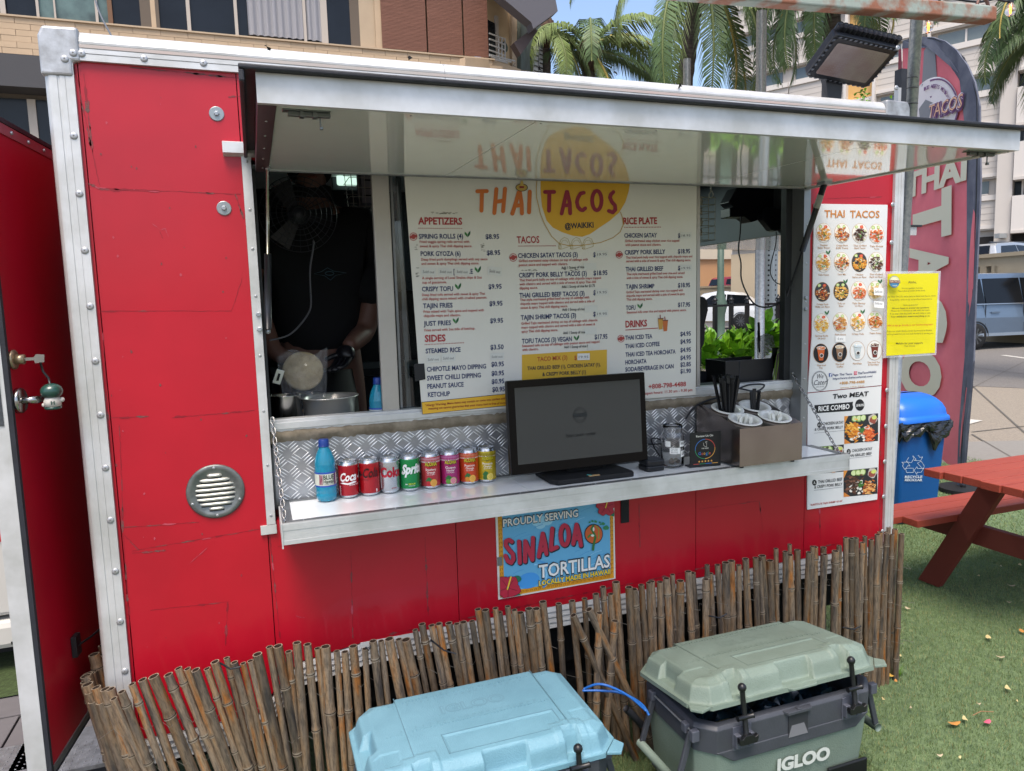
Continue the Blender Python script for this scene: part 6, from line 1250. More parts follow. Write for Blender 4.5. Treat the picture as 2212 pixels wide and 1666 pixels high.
BAM = bamboo_mat(); BIN_ = mat('bamboo_inside', '#3a2b20', .9); BRING = mat('bamboo_ring', '#9a8f7c', .7, col2='#5c5148', vs=40)
br = random.Random(12); BMS = []
for k in range(12):
    M = MB(); M.smooth = True; L_ = 1.0; nd = sorted(br.uniform(.08, .95) for _ in range(br.choice((3, 3, 4)))); nd = [x for i, x in enumerate(nd) if i == 0 or x-nd[i-1] > .16]
    prof = [(.98, 0)]; z = 0; bend = [br.uniform(-.010, .010), br.uniform(-.006, .006)]
    for x in nd: prof += [(.97, x-.05), (1.0, x-.016), (1.17, x-.008), (1.19, x-.002), (1.02, x+.001), (1.14, x+.005), (1.1, x+.010), (.97, x+.024)]
    prof += [(.97, 1.0)]; prof = sorted(prof, key=lambda q: q[1]); r0 = 1; n = 14
    M.lathe(prof, n=n, cap=False); M.smooth = False; M.mi = 1; M.lathe([(.97, 1.0), (.78, 1.0)], n=n, cap=False); M.mi = 2; M.lathe([(.78, 1.0), (.74, .93), (.0001, .93)], n=n, cap=False)
    for fi, f_ in enumerate(M.f):
        if M.m[fi] == 0:
            zc = sum(M.v[i_].z for i_ in f_)/len(f_)
            if any(-.010 < zc-x < .0075 for x in nd): M.m[fi] = 1 if any(zc-x < -.001 or zc-x > .002 for x in nd if abs(zc-x) < .011) else 2
    M.v = [Vector((v.x*(1-.06*v.z)+0*bend[0], v.y*(1-.06*v.z), v.z)) for v in M.v]
    BMS.append(M.mesh('bamboo_pole', [BAM, BRING, BIN_]))
BS = thing('bamboo_screen', 'low screen of weathered split bamboo poles tied round the bottom of the trailer', 'bamboo screen', (1.28, -.1, 0))
tops = [(290, 1475), (345, 1452), (370, 1440), (440, 1428), (480, 1420), (520, 1428), (560, 1400), (620, 1390), (740, 1386), (800, 1384), (870, 1376), (940, 1345), (1010, 1330), (1060, 1313), (1110, 1312), (1170, 1306), (1230, 1290), (1290, 1272), (1350, 1262), (1420, 1255), (1500, 1234), (1600, 1213), (1700, 1188), (1800, 1172), (1850, 1160), (1930, 1150)]
tz = [(at(u, v, y=-.11).x, at(u, v, y=-.11).z) for u, v in tops]
def interp(t, x):
    if x <= t[0][0]: return t[0][1]
    for (a, b), (c, d) in zip(t[:-1], t[1:]):
        if x <= c: return b+(d-b)*(x-a)/(c-a)
    return t[-1][1]
leanf = [(-.3, -15), (-.05, -13), (.1, -9), (.22, -6), (.28, -1), (.5, -2), (.62, -9), (.8, -7), (1.0, -4.5), (1.25, -3), (1.5, -2), (1.9, -2), (2.4, -1), (2.8, .5)]
def pole(x, y, h, r, lx, ly=0, twist=None):
    me = br.choice(BMS); lx, ly = R(lx), R(ly)
    return inst(me, 'bamboo_pole', BS, (x, y, -.01), (ly, lx, 0) if False else (ly, lx, br.uniform(0, 6.28)*0), (r, r, h), None)
x = -.205
while x < 2.715:
    r = br.choice((.0105, .0115, .0125, .0135, .0145, .016))*br.uniform(.92, 1.05)
    if x > 2.0: r *= .95
    zt = interp(tz, x)+br.uniform(-.022, .022); ln = interp(leanf, x)+br.uniform(-1.8, 1.8); off = math.tan(R(ln))*zt
    o = pole(x-off, -.112+br.uniform(-.012, .012), zt/math.cos(R(ln)), r, ln, br.uniform(-1.5, 1.5)); o.rotation_mode = 'ZYX'
    x += r*2*(br.uniform(.95, 1.18) if not 1.10 < x < 1.30 else 2.1)
for x_, zt, ln, r in ((1.20, .60, -22, .013), (1.30, .59, 3, .013), (1.36, .55, 6, .014), (1.26, .61, -24, .014)):
    off = math.tan(R(ln))*zt; o = pole(x_-off, -.165, zt/math.cos(R(ln)), r, ln); o.rotation_mode = 'ZYX'
# wrap round both ends of the trailer
for i in range(24):
    t = i/23; x = -.225-.095*math.sin(min(1, t*2.2)*math.pi/2)+.03*t; y = -.13+.62*t*t+.03*t; r = br.uniform(.014, .018); zt = .585+.03*t+br.uniform(-.03, .03); ln = -12+6*t
    o = pole(x-math.tan(R(ln))*zt, y+.03, zt, r, ln, -3); o.rotation_mode = 'ZYX'
for i in range(9): r = .0125; o = pole(2.745+.012*math.sin(i)+.006*i, -.10+i*.045, .66+br.uniform(-.03, .03), r, br.uniform(-1, 1)); o.rotation_mode = 'ZYX'
WM = mat('tie_wire', '#77756f', .5, .4)
for z, x0, x1 in ((.17, -.2, 2.8), (.34, -.22, 2.8), (.47, -.25, 1.15), (.5, 1.3, 2.8)):
    P = []; n = int((x1-x0)/.03)
    for i in range(n+1): P.append((x0+(x1-x0)*i/n, -.112+(.024 if i % 2 else -.026), z+br.uniform(-.004, .004)))
    M = MB(); M.tube(P, .0007, 4); M.build('tie_wire', WM, BS)
for u0, v0, u1, v1 in ((475, 1432, 520, 1440), (930, 1382, 985, 1412), (790, 1398, 800, 1395), (1530, 1330, 1570, 1326), (1820, 1355, 1860, 1352)):
    M = MB(); M.smooth = True; a, b = at(u0, v0, y=-.14), at(u1, v1, y=-.14); M.tube([a, (a+b)/2+Vector((0, -.01, -.008)), b], .003, 6); M.build('cable_tie', RUB, BS)

# ------------------------------------------------------------ hard coolers
def sst(a, b, x):
    t = max(0, min(1, (x-a)/(b-a))); return t*t*(3-2*t)
def cooler(name, label, cx, cy, hw, hd, zrim, tilt, colm, colh, hingez, open_):
    T = thing(name, label, 'cooler', (cx, cy, 0))
    ch = .055
    def lidh(x, y):
        ax, ay = abs(x), abs(y); d = min(hw-ax, hd-ay, (hw+hd-ch-ax-ay)/1.4142)
        cen = sst(.222, .217, abs(x-.005))
        h = .008+(.048)*sst(.010, .032-.010*cen, d)+.014*sst(.030-.01*cen, .062-.012*cen, d)
        h += .0045*cen*sst(.02, .03, d)
        for lx in (-.205, .215):
            q = abs(x-lx)
            if y < -hd+.10:
                rb_ = sst(.050, .046, q)*sst(-hd+.10, -hd+.085, y); h += .004*rb_*sst(.006, .014, d)
                if q < .024: h = min(h, .058-.05*sst(-hd+.062, -hd+.040, y)) if y < -hd+.064 else h
        if abs(x-.02) < .062 and y < -hd+.048: h = min(h, .010+.058*sst(-hd+.036, -hd+.048, y))
        if -.125 < x < .205 and -hd+.068 < y < -hd+.155:
            e = min(x+.125, .205-x, y+hd-.068, -hd+.155-y); h -= .004*sst(0, .006, e)
        for sx in (-1, 1):
            if .245 < sx*x < .318 and -hd+.075 < y < -hd+.14: e = min(sx*x-.245, .318-sx*x, y+hd-.075, -hd+.14-y, (.62-(sx*x)-(-y)*1.0)) ; h -= .0025*sst(0, .005, e)
        if x < -hw+.055 and abs(y+.0) < .048: h = min(h, .014+.06*sst(-hw+.042, -hw+.055, x)) if x < -hw+.055 else h
        if x > hw-.035 and -.01 < y < .07: h = min(h, .02+.06*sst(hw-.024, hw-.035, x))
        return h
    xs = []; n = 210; m = 140
    TL = Matrix.Translation((cx, cy+hd, hingez)) @ Matrix.Rotation(R(-tilt), 4, 'X') @ Matrix.Translation((0, -hd, 0))
    M = MB(TL); M.smooth = True; vs = []; fs = []
    for j in range(m+1):
        for i in range(n+1):
            x = -hw+2*hw*i/n; y = -hd+2*hd*j/m; s = abs(x)+abs(y)-(hw+hd-ch)
            if s > 0: x -= math.copysign(s/2, x); y -= math.copysign(s/2, y)
            vs.append((x, y, lidh(x, y)))
    for j in range(m):
        for i in range(n): a = j*(n+1)+i; fs.append((a, a+1, a+n+2, a+n+1))
    M.add(vs, fs)
    oc = [(-hw+ch, -hd), (hw-ch, -hd), (hw, -hd+ch), (hw, hd-ch), (hw-ch, hd), (-hw+ch, hd), (-hw, hd-ch), (-hw, -hd+ch)]
    M.smooth = False; M.add([(x, y, .009) for x, y in oc]+[(x, y, -.004) for x, y in oc]+[(x*.96, y*.94, -.004) for x, y in oc], [(i, i+8, (i+1) % 8+8, (i+1) % 8) for i in range(8)]+[tuple(range(16, 24))]+[(i+8, i+16, (i+1) % 8+16, (i+1) % 8+8) for i in range(8)])
    LID = M.build('lid', colm, T)
    # raised corner tabs and embossed marks
    M = MB(TL)
    M.prism([(hw-.05, -hd+.002, .001), (hw-.012, -hd-.012, .001), (hw+.014, -hd+.022, .001), (hw-.002, -hd+.052, .001)], (0, 0, .009)); M.prism([(-.045+.02, -hd-.014, .001), (.045+.02, -hd-.014, .001), (.058+.02, -hd+.004, .001), (-.058+.02, -hd+.004, .001)], (0, 0, .008)); M.prism([(-hw+.05, -hd+.002, .001), (-hw+.012, -hd-.010, .001), (-hw-.010, -hd+.02, .001), (-hw+.002, -hd+.05, .001)], (0, 0, .009))
    M.build('lid_tab', colm, LID, bevel=.002)
    M = MB(TL); ztop = .0746
    for k in range(52):
        x = -.27+k*.0105; L = .010 if k % 2 == 0 else .006
        zz = ztop+.0002 if abs(x-.005) < .214 else ztop-.0045
        for y in (hd-.075, -.012): M.box((x, y, zz-.001), (x+.0022, y+L, zz+.0014))
    M.build('ruler_marks', colm, LID, kind='stuff')
    M = MB(TL)
    for x in (-.2165, .2265): M.box((x, -hd+.075, .070), (x+.0022, hd-.035, .0722))
    for a_, b_, c_, d_ in ((-.127, -hd+.066, .207, -hd+.068), (-.127, -hd+.155, .207, -hd+.157), (-.127, -hd+.066, -.125, -hd+.157), (.205, -hd+.066, .207, -hd+.157)): M.box((a_, b_, .068), (c_, d_, .0752))
    M.build('lid_seam', mat(colm.name+'_seam', tuple(c*.6 for c in colh), .6), LID)
    M = MB(TL)
    for k in range(2, 22, 1):
        x = -.27+k*.021; zz = ztop if abs(x) < .2 else ztop-.0045
        vs_, fs_, x0, x1 = glyphs(str(k+1), .04, 1)
        M.add([(x+(v[0])*.011, .002+v[1]*.011, zz+.0006) for v in vs_], fs_); M.add([(x+(v[0])*.009, hd-.092+v[1]*.009, zz+.0006) for v in vs_], fs_)
    M.build('ruler_numbers', mat(colm.name+'_mark', tuple(c*.8 for c in colh), .5), LID, kind='stuff')
    vs_, fs_, x0, x1 = glyphs('IGLOO', .05, 3); M = MB(TL)
    f = lambda v, z: (-.10+(v[0]-x0)/(x1-x0)*.20, .040+v[1]/CAPH*.038, z)
    M.add([f(v, ztop+.0004) for v in vs_], fs_); M.build('brand_relief', _mats[colm.name+'_mark'], LID)
    vs_, fs_, x0, x1 = glyphs('IGLOO', -.012, 3); M = MB(TL); f = lambda v, z: (-.094+(v[0]-x0)/(x1-x0)*.188, .0415+v[1]/CAPH*.035, z); M.add([f(v, ztop+.0008) for v in vs_], fs_); M.build('brand_relief', colm, LID)
    # body: dark collar with a slanted lower edge over the coloured tub
    bw, bd, c2 = hw-.022, hd-.006, .05
    def octo(w_, d_, c): return [(-w_+c, -d_), (w_-c, -d_), (w_, -d_+c), (w_, d_-c), (w_-c, d_), (-w_+c, d_), (-w_, d_-c), (-w_, -d_+c)]
    def loftr(M, rings):
        n_ = 8; base = []
        for w_, d_, c, z in rings: base += [(cx+x, cy+y, z) for x, y in octo(w_, d_, c)]
        M.add(base, [(k*n_+i, k*n_+(i+1) % n_, (k+1)*n_+(i+1) % n_, (k+1)*n_+i) for k in range(len(rings)-1) for i in range(n_)])
    DG = mat('cooler_charcoal', '#3b3e45', .5, var=.08, vs=12, bump=.12, bs=120)
    M = MB(); loftr(M, [(bw-.030, bd-.025, c2, .0), (bw-.012, bd-.012, c2, zrim*.5), (bw-.004, bd-.004, c2, zrim-.075)]); M.build('tub', colm, T, bevel=.004)
    M = MB(); loftr(M, [(bw-.001, bd-.001, c2, zrim-.085), (bw, bd, c2, zrim-.01), (bw-.008, bd-.008, c2, zrim), (bw-.030, bd-.030, c2-.01, zrim), (bw-.034, bd-.034, c2-.012, zrim-.02), (bw-.04, bd-.04, c2-.012, .05)]); M.box((cx-bw+.03, cy-bd+.03, .045), (cx+bw-.03, cy+bd-.03, .05))
    yF = cy-bd-.0015
    M.prism([(cx-bw+c2, yF, zrim-.08), (cx-bw+c2+.06, yF, zrim-.120), (cx+bw-c2-.05, yF, zrim-.120), (cx+bw-c2, yF, zrim-.08)], (0, .006, 0)); M.build('collar', DG, T, bevel=.0025)
    if open_:
        M = MB(); M.box((cx-bw+.045, cy-bd+.045, .05), (cx+bw-.045, cy+bd-.045, zrim-.10)); M.build('contents', mat('cooler_contents', '#101922', .3, col2='#24465c', vs=30, bump=1, bs=30), T)
        M = MB(); rr = random.Random(5)
        vs_ = [(cx-.28+.56*i/24, cy-.12+.2*j/8, zrim-.075+rr.uniform(-.025, .03)) for j in range(9) for i in range(25)]; M.add(vs_, [(j*25+i, j*25+i+1, j*25+i+26, j*25+i+25) for j in range(8) for i in range(24)]); M.build('ice_bag', mat('ice_bag_film', '#1b3a4c', .15, col2='#0c1218', vs=20, alpha=.95, spec=1), T)
        M = MB(); M.T = Matrix.Translation((cx-.22, cy-bd+.075, zrim-.035)) @ Matrix.Rotation(-.5, 4, 'X'); M.box((-.03, -.012, 0), (.03, .012, .001)); M.build('bag_label', mat('bag_label', '#7a6a2a', .5), T)
    # front: pull recess, latch brackets, latches
    M = MB(); M.box((cx-.03, yF-.001, zrim-.092), (cx+.045, yF+.002, zrim-.012)); M.build('pull_recess', mat('recess_charcoal', '#2a2c31', .6), T)
    M = MB(); M.hexa([(cx-.03, yF-.002, zrim-.092), (cx+.045, yF-.002, zrim-.092), (cx+.03, yF-.0012, zrim-.055), (cx-.018, yF-.0012, zrim-.055), (cx-.03, yF-.0013, zrim-.0915), (cx+.045, yF-.0013, zrim-.0915), (cx+.03, yF-.0011, zrim-.054), (cx-.018, yF-.0011, zrim-.054)]); M.build('recess_floor', mat('recess_floor', '#6a6b70', .6), T)
    M = MB(); M.prism([(cx-.04, yF-.012, zrim-.012), (cx+.05, yF-.012, zrim-.012), (cx+.06, yF+.01, zrim-.012), (cx-.05, yF+.01, zrim-.012)], (0, 0, .010)); M.lathe([(.010, 0), (.010, .004), (.006, .004)], (cx+.008, yF-.002, zrim-.002), 14); M.build('lock_tab', DG, T, bevel=.0015)
    for lx in (-.205, .215):
        X_ = cx+lx; M = MB(); M.box((X_-.034, yF-.002, zrim-.085), (X_+.034, yF+.002, zrim-.008)); M.box((X_-.032, yF-.018, zrim-.07), (X_-.014, yF, zrim-.028)); M.box((X_+.014, yF-.018, zrim-.07), (X_+.032, yF, zrim-.028)); M.build('latch_bracket', mat('bracket_charcoal', '#4a4d57', .5), T, bevel=.003)
        a = Vector((X_, yF-.022, zrim-.035)); tp = TL @ Vector((lx, -hd-.004, .047))
        if not open_: a = Vector((X_, yF-.020, zrim-.03))
        M = MB(); M.smooth = True; d_ = (tp-a); M.tube([a, a+d_*.5, tp], [.009, .008, .008], 10); M.ball(tp, .0135); M.tube([a+d_*.42+Vector((-.028, -.004, 0)), a+d_*.42+Vector((.028, -.004, 0))], .0075, 8)
        M.smooth = False; M.prism([a+Vector((x_, 0, z_)) for x_, z_ in ((-.034, -.004), (-.030, -.014), (.030, -.014), (.034, -.004), (.034, .010), (.022, .004), (.012, .014), (-.012, .014), (-.022, .004), (-.034, .010))], (0, -.014, 0)); M.build('latch', BLK, T, bevel=.0015)
    # carry handle on the left side and its hinge brackets
    for sx in (-1, 1):
        X_ = cx+sx*(bw+.004); dxx = sx*.085; zz = zrim-.03
        M = MB(); M.box((X_-.012, cy-.12, zz-.012), (X_+.012, cy-.095, zz+.018)); M.box((X_-.012, cy+.075, zz-.012), (X_+.012, cy+.10, zz+.018)); M.box((X_-.016, cy-.165, zz-.015), (X_+.010, cy-.145, zz+.02)); M.build('handle_bracket', mat('bracket_charcoal', '#4a4d57', .5), T, bevel=.003)
        M = MB(); M.tube([(X_, cy-.14, zz+.004), (X_, cy+.10, zz+.004)], .003, 8); M.build('hinge_rod', GALV, T)
        for yy in (cy-.13, cy+.085):
            M = MB(); M.hexa([(X_-.008, yy-.006, zz-.0), (X_+.012, yy-.006, zz-.0), (X_+.012, yy+.006, zz-.0), (X_-.008, yy+.006, zz-.0), (X_+dxx*.55-.01, yy-.006, zz-.16), (X_+dxx*.55+.010, yy-.006, zz-.16), (X_+dxx*.55+.010, yy+.006, zz-.16), (X_+dxx*.55-.01, yy+.006, zz-.16)][4:]+[(X_-.008, yy-.006, zz-.0), (X_+.012, yy-.006, zz-.0), (X_+.012, yy+.006, zz-.0), (X_-.008, yy+.006, zz-.0)])
            M.build('handle_arm', DG, T, bevel=.003)
        M = MB(); M.smooth = True; M.tube([(X_+dxx*.55, cy-.14, zz-.16), (X_+dxx*.55, cy+.095, zz-.16)], .014, 14); M.build('handle_grip', mat(colm.name+'_grip', tuple(c*.8 for c in colh), .6, var=.1), T)
    if open_:
        S = Sign(T, PY(cy-bd+.006), eps=.0008); Zc = Zf(2450, 2430, 1.993)
        S.t('IGLOO', (1283, 1282), (1700, 1172), 92, '#b8bdb8', Zc, bold=.05, lay=4, res=4); S.done('brand_lettering')
        M = MB(); a = at(*Zc(1700, 1300), y=cy-bd); M.box((a.x, cy-bd-.001, .0), (a.x+.16, cy-bd+.01, a.z+.015)); M.build('front_badge', BLK, T, bevel=.004)
    return T
CB = mat('cooler_blue', '#6e98a8', .5, col2='#5c8594', vs=5, thr=(.3, .75), bump=.4, bs=240, detail=8); CG = mat('cooler_green', '#74847a', .5, col2='#626f64', vs=5, thr=(.3, .75), bump=.4, bs=240, detail=8)
cooler('hard_cooler', 'light blue hard cooler with its lid closed at the bottom of the picture',   .777, -.425, .355, .215, .396, 0, CB, hexc('#6e98a8'), .400, False)
cooler('hard_cooler', 'sage green hard cooler with its lid ajar beside the turf', 1.755, -.425, .365, .195, .374, 7.5, CG, hexc('#74847a'), .388, True)
M = MB(); rr = random.Random(3); a = at(1180+35, 1543+10, z=.452)
M.prism([a+Vector((.014*rr.uniform(.6, 1)*math.cos(t), .011*rr.uniform(.6, 1)*math.sin(t), -.004)) for t in (0, 1, 2, 3, 4, 5)], (0, 0, .0015)); M.build('bird_dropping', mat('dropping', '#b5b2a4', .8, col2='#8a8468', vs=60), None, loc=a, label='whitish splat on the right pad of the blue cooler lid', cat='splat')
for lab, pts in (('blue cord arching from behind the blue cooler, upper strand', ((1262, 1488), (1290, 1478), (1320, 1484), (1360, 1505), (1395, 1535))), ('blue cord dropping from behind the blue cooler, lower strand', ((1258, 1492), (1300, 1492), (1345, 1498), (1385, 1520), (1402, 1545)))):
    cable('cord', lab, [at(u, v, y=-.27-.1*i/4) for i, (u, v) in enumerate(pts)], .0042, mat('blue_cord', '#1f5fae', .35), cat='cord')
cable('cord', 'black coupling on the cord behind the green cooler', [at(1352, 1530, y=-.25), at(1370, 1548, y=-.25), at(1385, 1565, y=-.24)], .013, RUB, cat='cord')
# ------------------------------------------------------------ picnic table
TT = at(2006, 1010.5, z=.75); TE = at(2195, 1058, z=.75)
WD = mat('red_stained_wood', '#94402f', .55, col2='#84362a', vs=4, stretch=(.5, 6, 6), bump=.45, bs=22, detail=8, thr=(.25, .8))
PT = thing('picnic_table', 'red brown wooden picnic table with attached bench on the turf', 'picnic table', (4.2, 0, 0))
tx0 = (TT.x+TE.x)/2; pw = (TT.y-TE.y)/4.78
for i in range(6):
    y1 = TT.y-i*(pw+.0); M = MB(); M.box((tx0+(-.02, 0, .005, -.005, .004, 0)[i], y1-pw+.005, .712), (tx0+1.85, y1, .75)); M.build('table_board', WD, PT, bevel=.003)
sy = .725; sx0_ = 3.40
for i in range(3):
    M = MB(); M.box((sx0_+(0, .0, .075)[i]+.0, sy-(i+1)*.098+.004, .412), (tx0+1.85, sy-i*.098, .45)); M.build('seat_board', WD, PT, bevel=.003)
for i in range(3): M = MB(); M.box((tx0, -.75-(i+1)*.098+.004, .412), (tx0+1.85, -.75-i*.098, .45)); M.build('seat_board', WD, PT, bevel=.003)
for xx in (3.80, 4.95):
    M = MB(); M.box((xx, -1.04, .300), (xx+.04, sy, .411)); M.build('seat_beam', mat('red_wood_dark', '#6e2e26', .6, bump=.2, bs=30), PT, bevel=.003)
    M = MB(); M.box((xx+.04, -.30, .62), (xx+.08, TT.y-.03, .711)); M.build('top_beam', WD, PT, bevel=.003)
    for sg, yt, yb in ((1, .22, .60), (-1, -.22, -.78)):
        M = MB(); w2 = .065; M.hexa([(xx-.04, yb-w2, 0), (xx, yb-w2, 0), (xx, yb+w2, 0), (xx-.04, yb+w2, 0), (xx-.04, yt-w2, .711), (xx, yt-w2, .711), (xx, yt+w2, .711), (xx-.04, yt+w2, .711)]); M.build('leg', mat('red_wood_dark', '#6e2e26', .6), PT, bevel=.003)
# ------------------------------------------------------------ recycling bin
by = 1.42; b0 = at(1930, 1131, y=by); bx1 = at(2046, 950, y=by).x; bx0_ = bx1-.44
BB = mat('bin_blue', '#0f4f8e', .45, var=.05, vs=3, bump=.05, bs=90); BL = mat('bin_lid_blue', '#1663c4', .35)
T = thing('recycling_bin', 'blue recycling bin with a dome lid and black liner behind the picnic table', 'recycling bin', (bx1-.22, by+.2, 0))
M = MB(); h = at(2050, 905, y=by).z; M.hexa([(bx0_+.04, by+.03, 0), (bx1-.04, by+.03, 0), (bx1-.05, by+.36, 0), (bx0_+.05, by+.36, 0), (bx0_, by, h), (bx1, by, h), (bx1, by+.4, h), (bx0_, by+.4, h)]); M.build('bin_body', BB, T, bevel=.02, seg=4)
M = MB(); M.smooth = True; hz = at(2000, 852, y=by+.1).z; n = 14; vs = []; lw = .03
rowsL = [(0, 0), (0, .028), (.015, .035), (.02, .05)]+[(.02+.20*(1-math.cos(R(a))), .05+(hz-h-.04)*math.sin(R(a))) for a in range(15, 91, 15)]
for k, (ins, dz) in enumerate(rowsL):
    x0, x1, y0, y1 = bx0_-lw+ins*.55, bx1+lw-ins*.55, by-lw+ins*.9, by+.4+lw-ins*.9; c = .05
    vs += [(x0+c, y0, h+dz), (x1-c, y0, h+dz), (x1, y0+c, h+dz), (x1, y1-c, h+dz), (x1-c, y1, h+dz), (x0+c, y1, h+dz), (x0, y1-c, h+dz), (x0, y0+c, h+dz)]
M.add(vs, [(k*8+i, k*8+(i+1) % 8, (k+1)*8+(i+1) % 8, (k+1)*8+i) for k in range(len(rowsL)-1) for i in range(8)]+[tuple(range((len(rowsL)-1)*8, len(rowsL)*8))]); M.build('bin_lid', BL, T)
M = MB(); rr = random.Random(9); n = 90; m = 14; vs = []
per = [(bx0_-.01, by-.006), (bx1+.012, by-.006), (bx1+.012, by+.41), (bx0_-.01, by+.41)]
def pp(t):
    t = (t % 1)*4; i = int(t); f = t-i; a, b = per[i], per[(i+1) % 4]; return a[0]+(b[0]-a[0])*f, a[1]+(b[1]-a[1])*f
for j in range(m+1):
    for i in range(n):
        t = i/n; x, y = pp(t); f = j/m; dl = .10+.10*max(0, math.exp(-((t-.16)/.035)**2))+.03*math.sin(t*40)+.02*math.sin(t*90)
        ou = .004+.020*math.sin(f*math.pi)*abs(math.sin(t*47+f*5))+.008*rr.random()*f
        cx_, cy_ = (bx0_+bx1)/2, by+.2; d = math.hypot(x-cx_, y-cy_); vs.append((x+(x-cx_)/d*ou, y+(y-cy_)/d*ou-.01*f, h+.01-dl*f+rr.uniform(-.005, .005)))
M.add(vs, [(j*n+i, j*n+(i+1) % n, (j+1)*n+(i+1) % n, (j+1)*n+i) for j in range(m) for i in range(n)]); M.build('bin_liner', mat('liner_black', '#0e0f12', .22, bump=.6, bs=40, spec=.8), T)
S = Sign(T, PY(by+.016), eps=.003)
z6 = ZM
S.t('RECYCLE', (243, 485), (408, 484), 21, '#c9d3d8', z6, bold=.03); S.t('RECICLAR', (243, 514), (409, 514), 21, '#c9d3d8', z6, bold=.03)
for pts in ([(256, 330), (290, 275), (318, 280), (330, 300), (305, 340)], [(318, 273), (372, 272), (386, 290), (412, 285), (392, 322), (330, 318), (350, 308)], [(362, 345), (398, 325), (428, 372), (420, 395), (405, 390)], [(420, 398), (395, 432), (360, 430), (356, 452), (330, 412), (358, 378), (362, 396), (395, 395)], [(268, 392), (323, 392), (323, 432), (258, 432), (250, 400)], [(213, 336), (268, 334), (292, 372), (270, 368), (252, 395), (240, 402), (220, 370), (232, 350)]):
    S.stroke(pts, 3.2, '#c9d3d8', z6, closed=True, cap=False)
S.done()
# ------------------------------------------------------------ feather flag
L0 = at(1950, 998, z=0); R0 = at(2080, 1060, z=0); fdv = (R0-L0); fdv.z = 0; fdv.normalize(); fn = Vector((fdv.y, -fdv.x, 0))
PF = lambda u, v: atp(u, v, R0, fn)
T = thing('feather_flag', 'tall faded red feather flag reading THAI TACOS behind the trailer corner', 'flag', R0)
fl_ = [(1948, 105), (1952, 92), (1980, 84), (2012, 85), (2040, 94), (2065, 112), (2085, 140), (2100, 175), (2110, 215), (2114, 260), (2112, 400), (2104, 620), (2098, 760), (2084, 900), (2074, 985), (2066, 1008), (2045, 1002), (1930, 900), (1938, 500)]
def cloth(pts, m, name, off=0, th=.004, wav=.0):
    bm = bmesh.new(); P = [PF(*p) for p in pts]; bm.faces.new([bm.verts.new(p) for p in P]); zs = [p.z for p in P]
    for k in range(1, 40): bmesh.ops.bisect_plane(bm, geom=bm.verts[:]+bm.edges[:]+bm.faces[:], plane_co=(0, 0, min(zs)+(max(zs)-min(zs))*k/40), plane_no=(0, 0, 1))
    for k in range(1, 14): bmesh.ops.bisect_plane(bm, geom=bm.verts[:]+bm.edges[:]+bm.faces[:], plane_co=R0-fdv*(.07*k-.1), plane_no=fdv)
    M = MB(); M.smooth = True; bm.verts.index_update(); V_ = []
    for v in bm.verts: V_.append(v.co+fn*(off+wave(v.co)))
    M.add(V_, [tuple(v.index for v in f.verts) for f in bm.faces]); bm.free(); return M.build(name, m, T)
def wave(p):
    s = (p-R0).dot(fdv); return .007*math.sin(s*9+p.z*1.3)+.004*math.sin(p.z*4+s*3)
FR = mat('flag_red', '#dc7780', .8, col2='#cf6a75', vs=2.5, bump=.3, bs=10)
cloth(fl_, FR, 'flag_cloth')
sl2 = [(1948, 105), (1950, 88), (1980, 79), (2014, 80), (2044, 89), (2070, 108), (2092, 140), (2107, 178), (2116, 230), (2118, 400), (2111, 620), (2105, 780), (2090, 925), (2082, 1058), (2066, 1058), (2073, 925), (2086, 770), (2092, 620), (2100, 400), (2101, 250), (2094, 205), (2076, 160), (2050, 124), (2020, 106), (1985, 102)]
SLV = mat('flag_sleeve', '#4f5362', .8, col2='#686c78', vs=5, bump=.3, bs=20)
M = MB(); 
for a_, b_, c_, d_ in [(sl2[i], sl2[i+1], sl2[len(sl2)-1-i-1], sl2[len(sl2)-1-i]) for i in range(12)]:
    M.hexa([PF(*p)+fn*(wave(PF(*p))-.006) for p in (d_, c_, b_, a_)]+[PF(*p)+fn*(wave(PF(*p))+.006) for p in (d_, c_, b_, a_)])
M.build('flag_sleeve', SLV, T)
M = MB(); M.smooth = True; M.tube([PF(2074, 1066), PF(2082, 900), PF(2100, 700), PF(2110, 420), PF(2112, 300), PF(2111, 210), PF(2098, 160), PF(2082, 125), PF(2055, 100), PF(2020, 84), PF(1975, 80)], .007, 8); M.build('flag_pole', BLK, T)
M = MB(); M.lathe([(.02, 0), (.02, .05), (.28, .05)][:2], R0, 16); M.lathe([(.18, 0), (.18, .03)], R0, 20); M.build('flag_base', BLKM, T)
cloth([(2004, 100), (2020, 104), (2027, 240), (2032, 262), (2040, 300), (2030, 330), (1990, 335), (1985, 250), (1990, 240), (1998, 110)], mat('flag_torn_grey', '#7d8086', .8, bump=.5, bs=12, stretch=(3, 3, 1)), 'torn_patch', .008)
cloth([(1940, 105), (1946, 105), (1950, 210), (1940, 260), (1936, 260)], mat('flag_fold', '#7c3a44', .8), 'fold', .006)
S = Sign(T, lambda u, v: PF(u, v)+fn*wave(PF(u, v)), normal=fn, eps=.003); CR = '#cfcdb8'
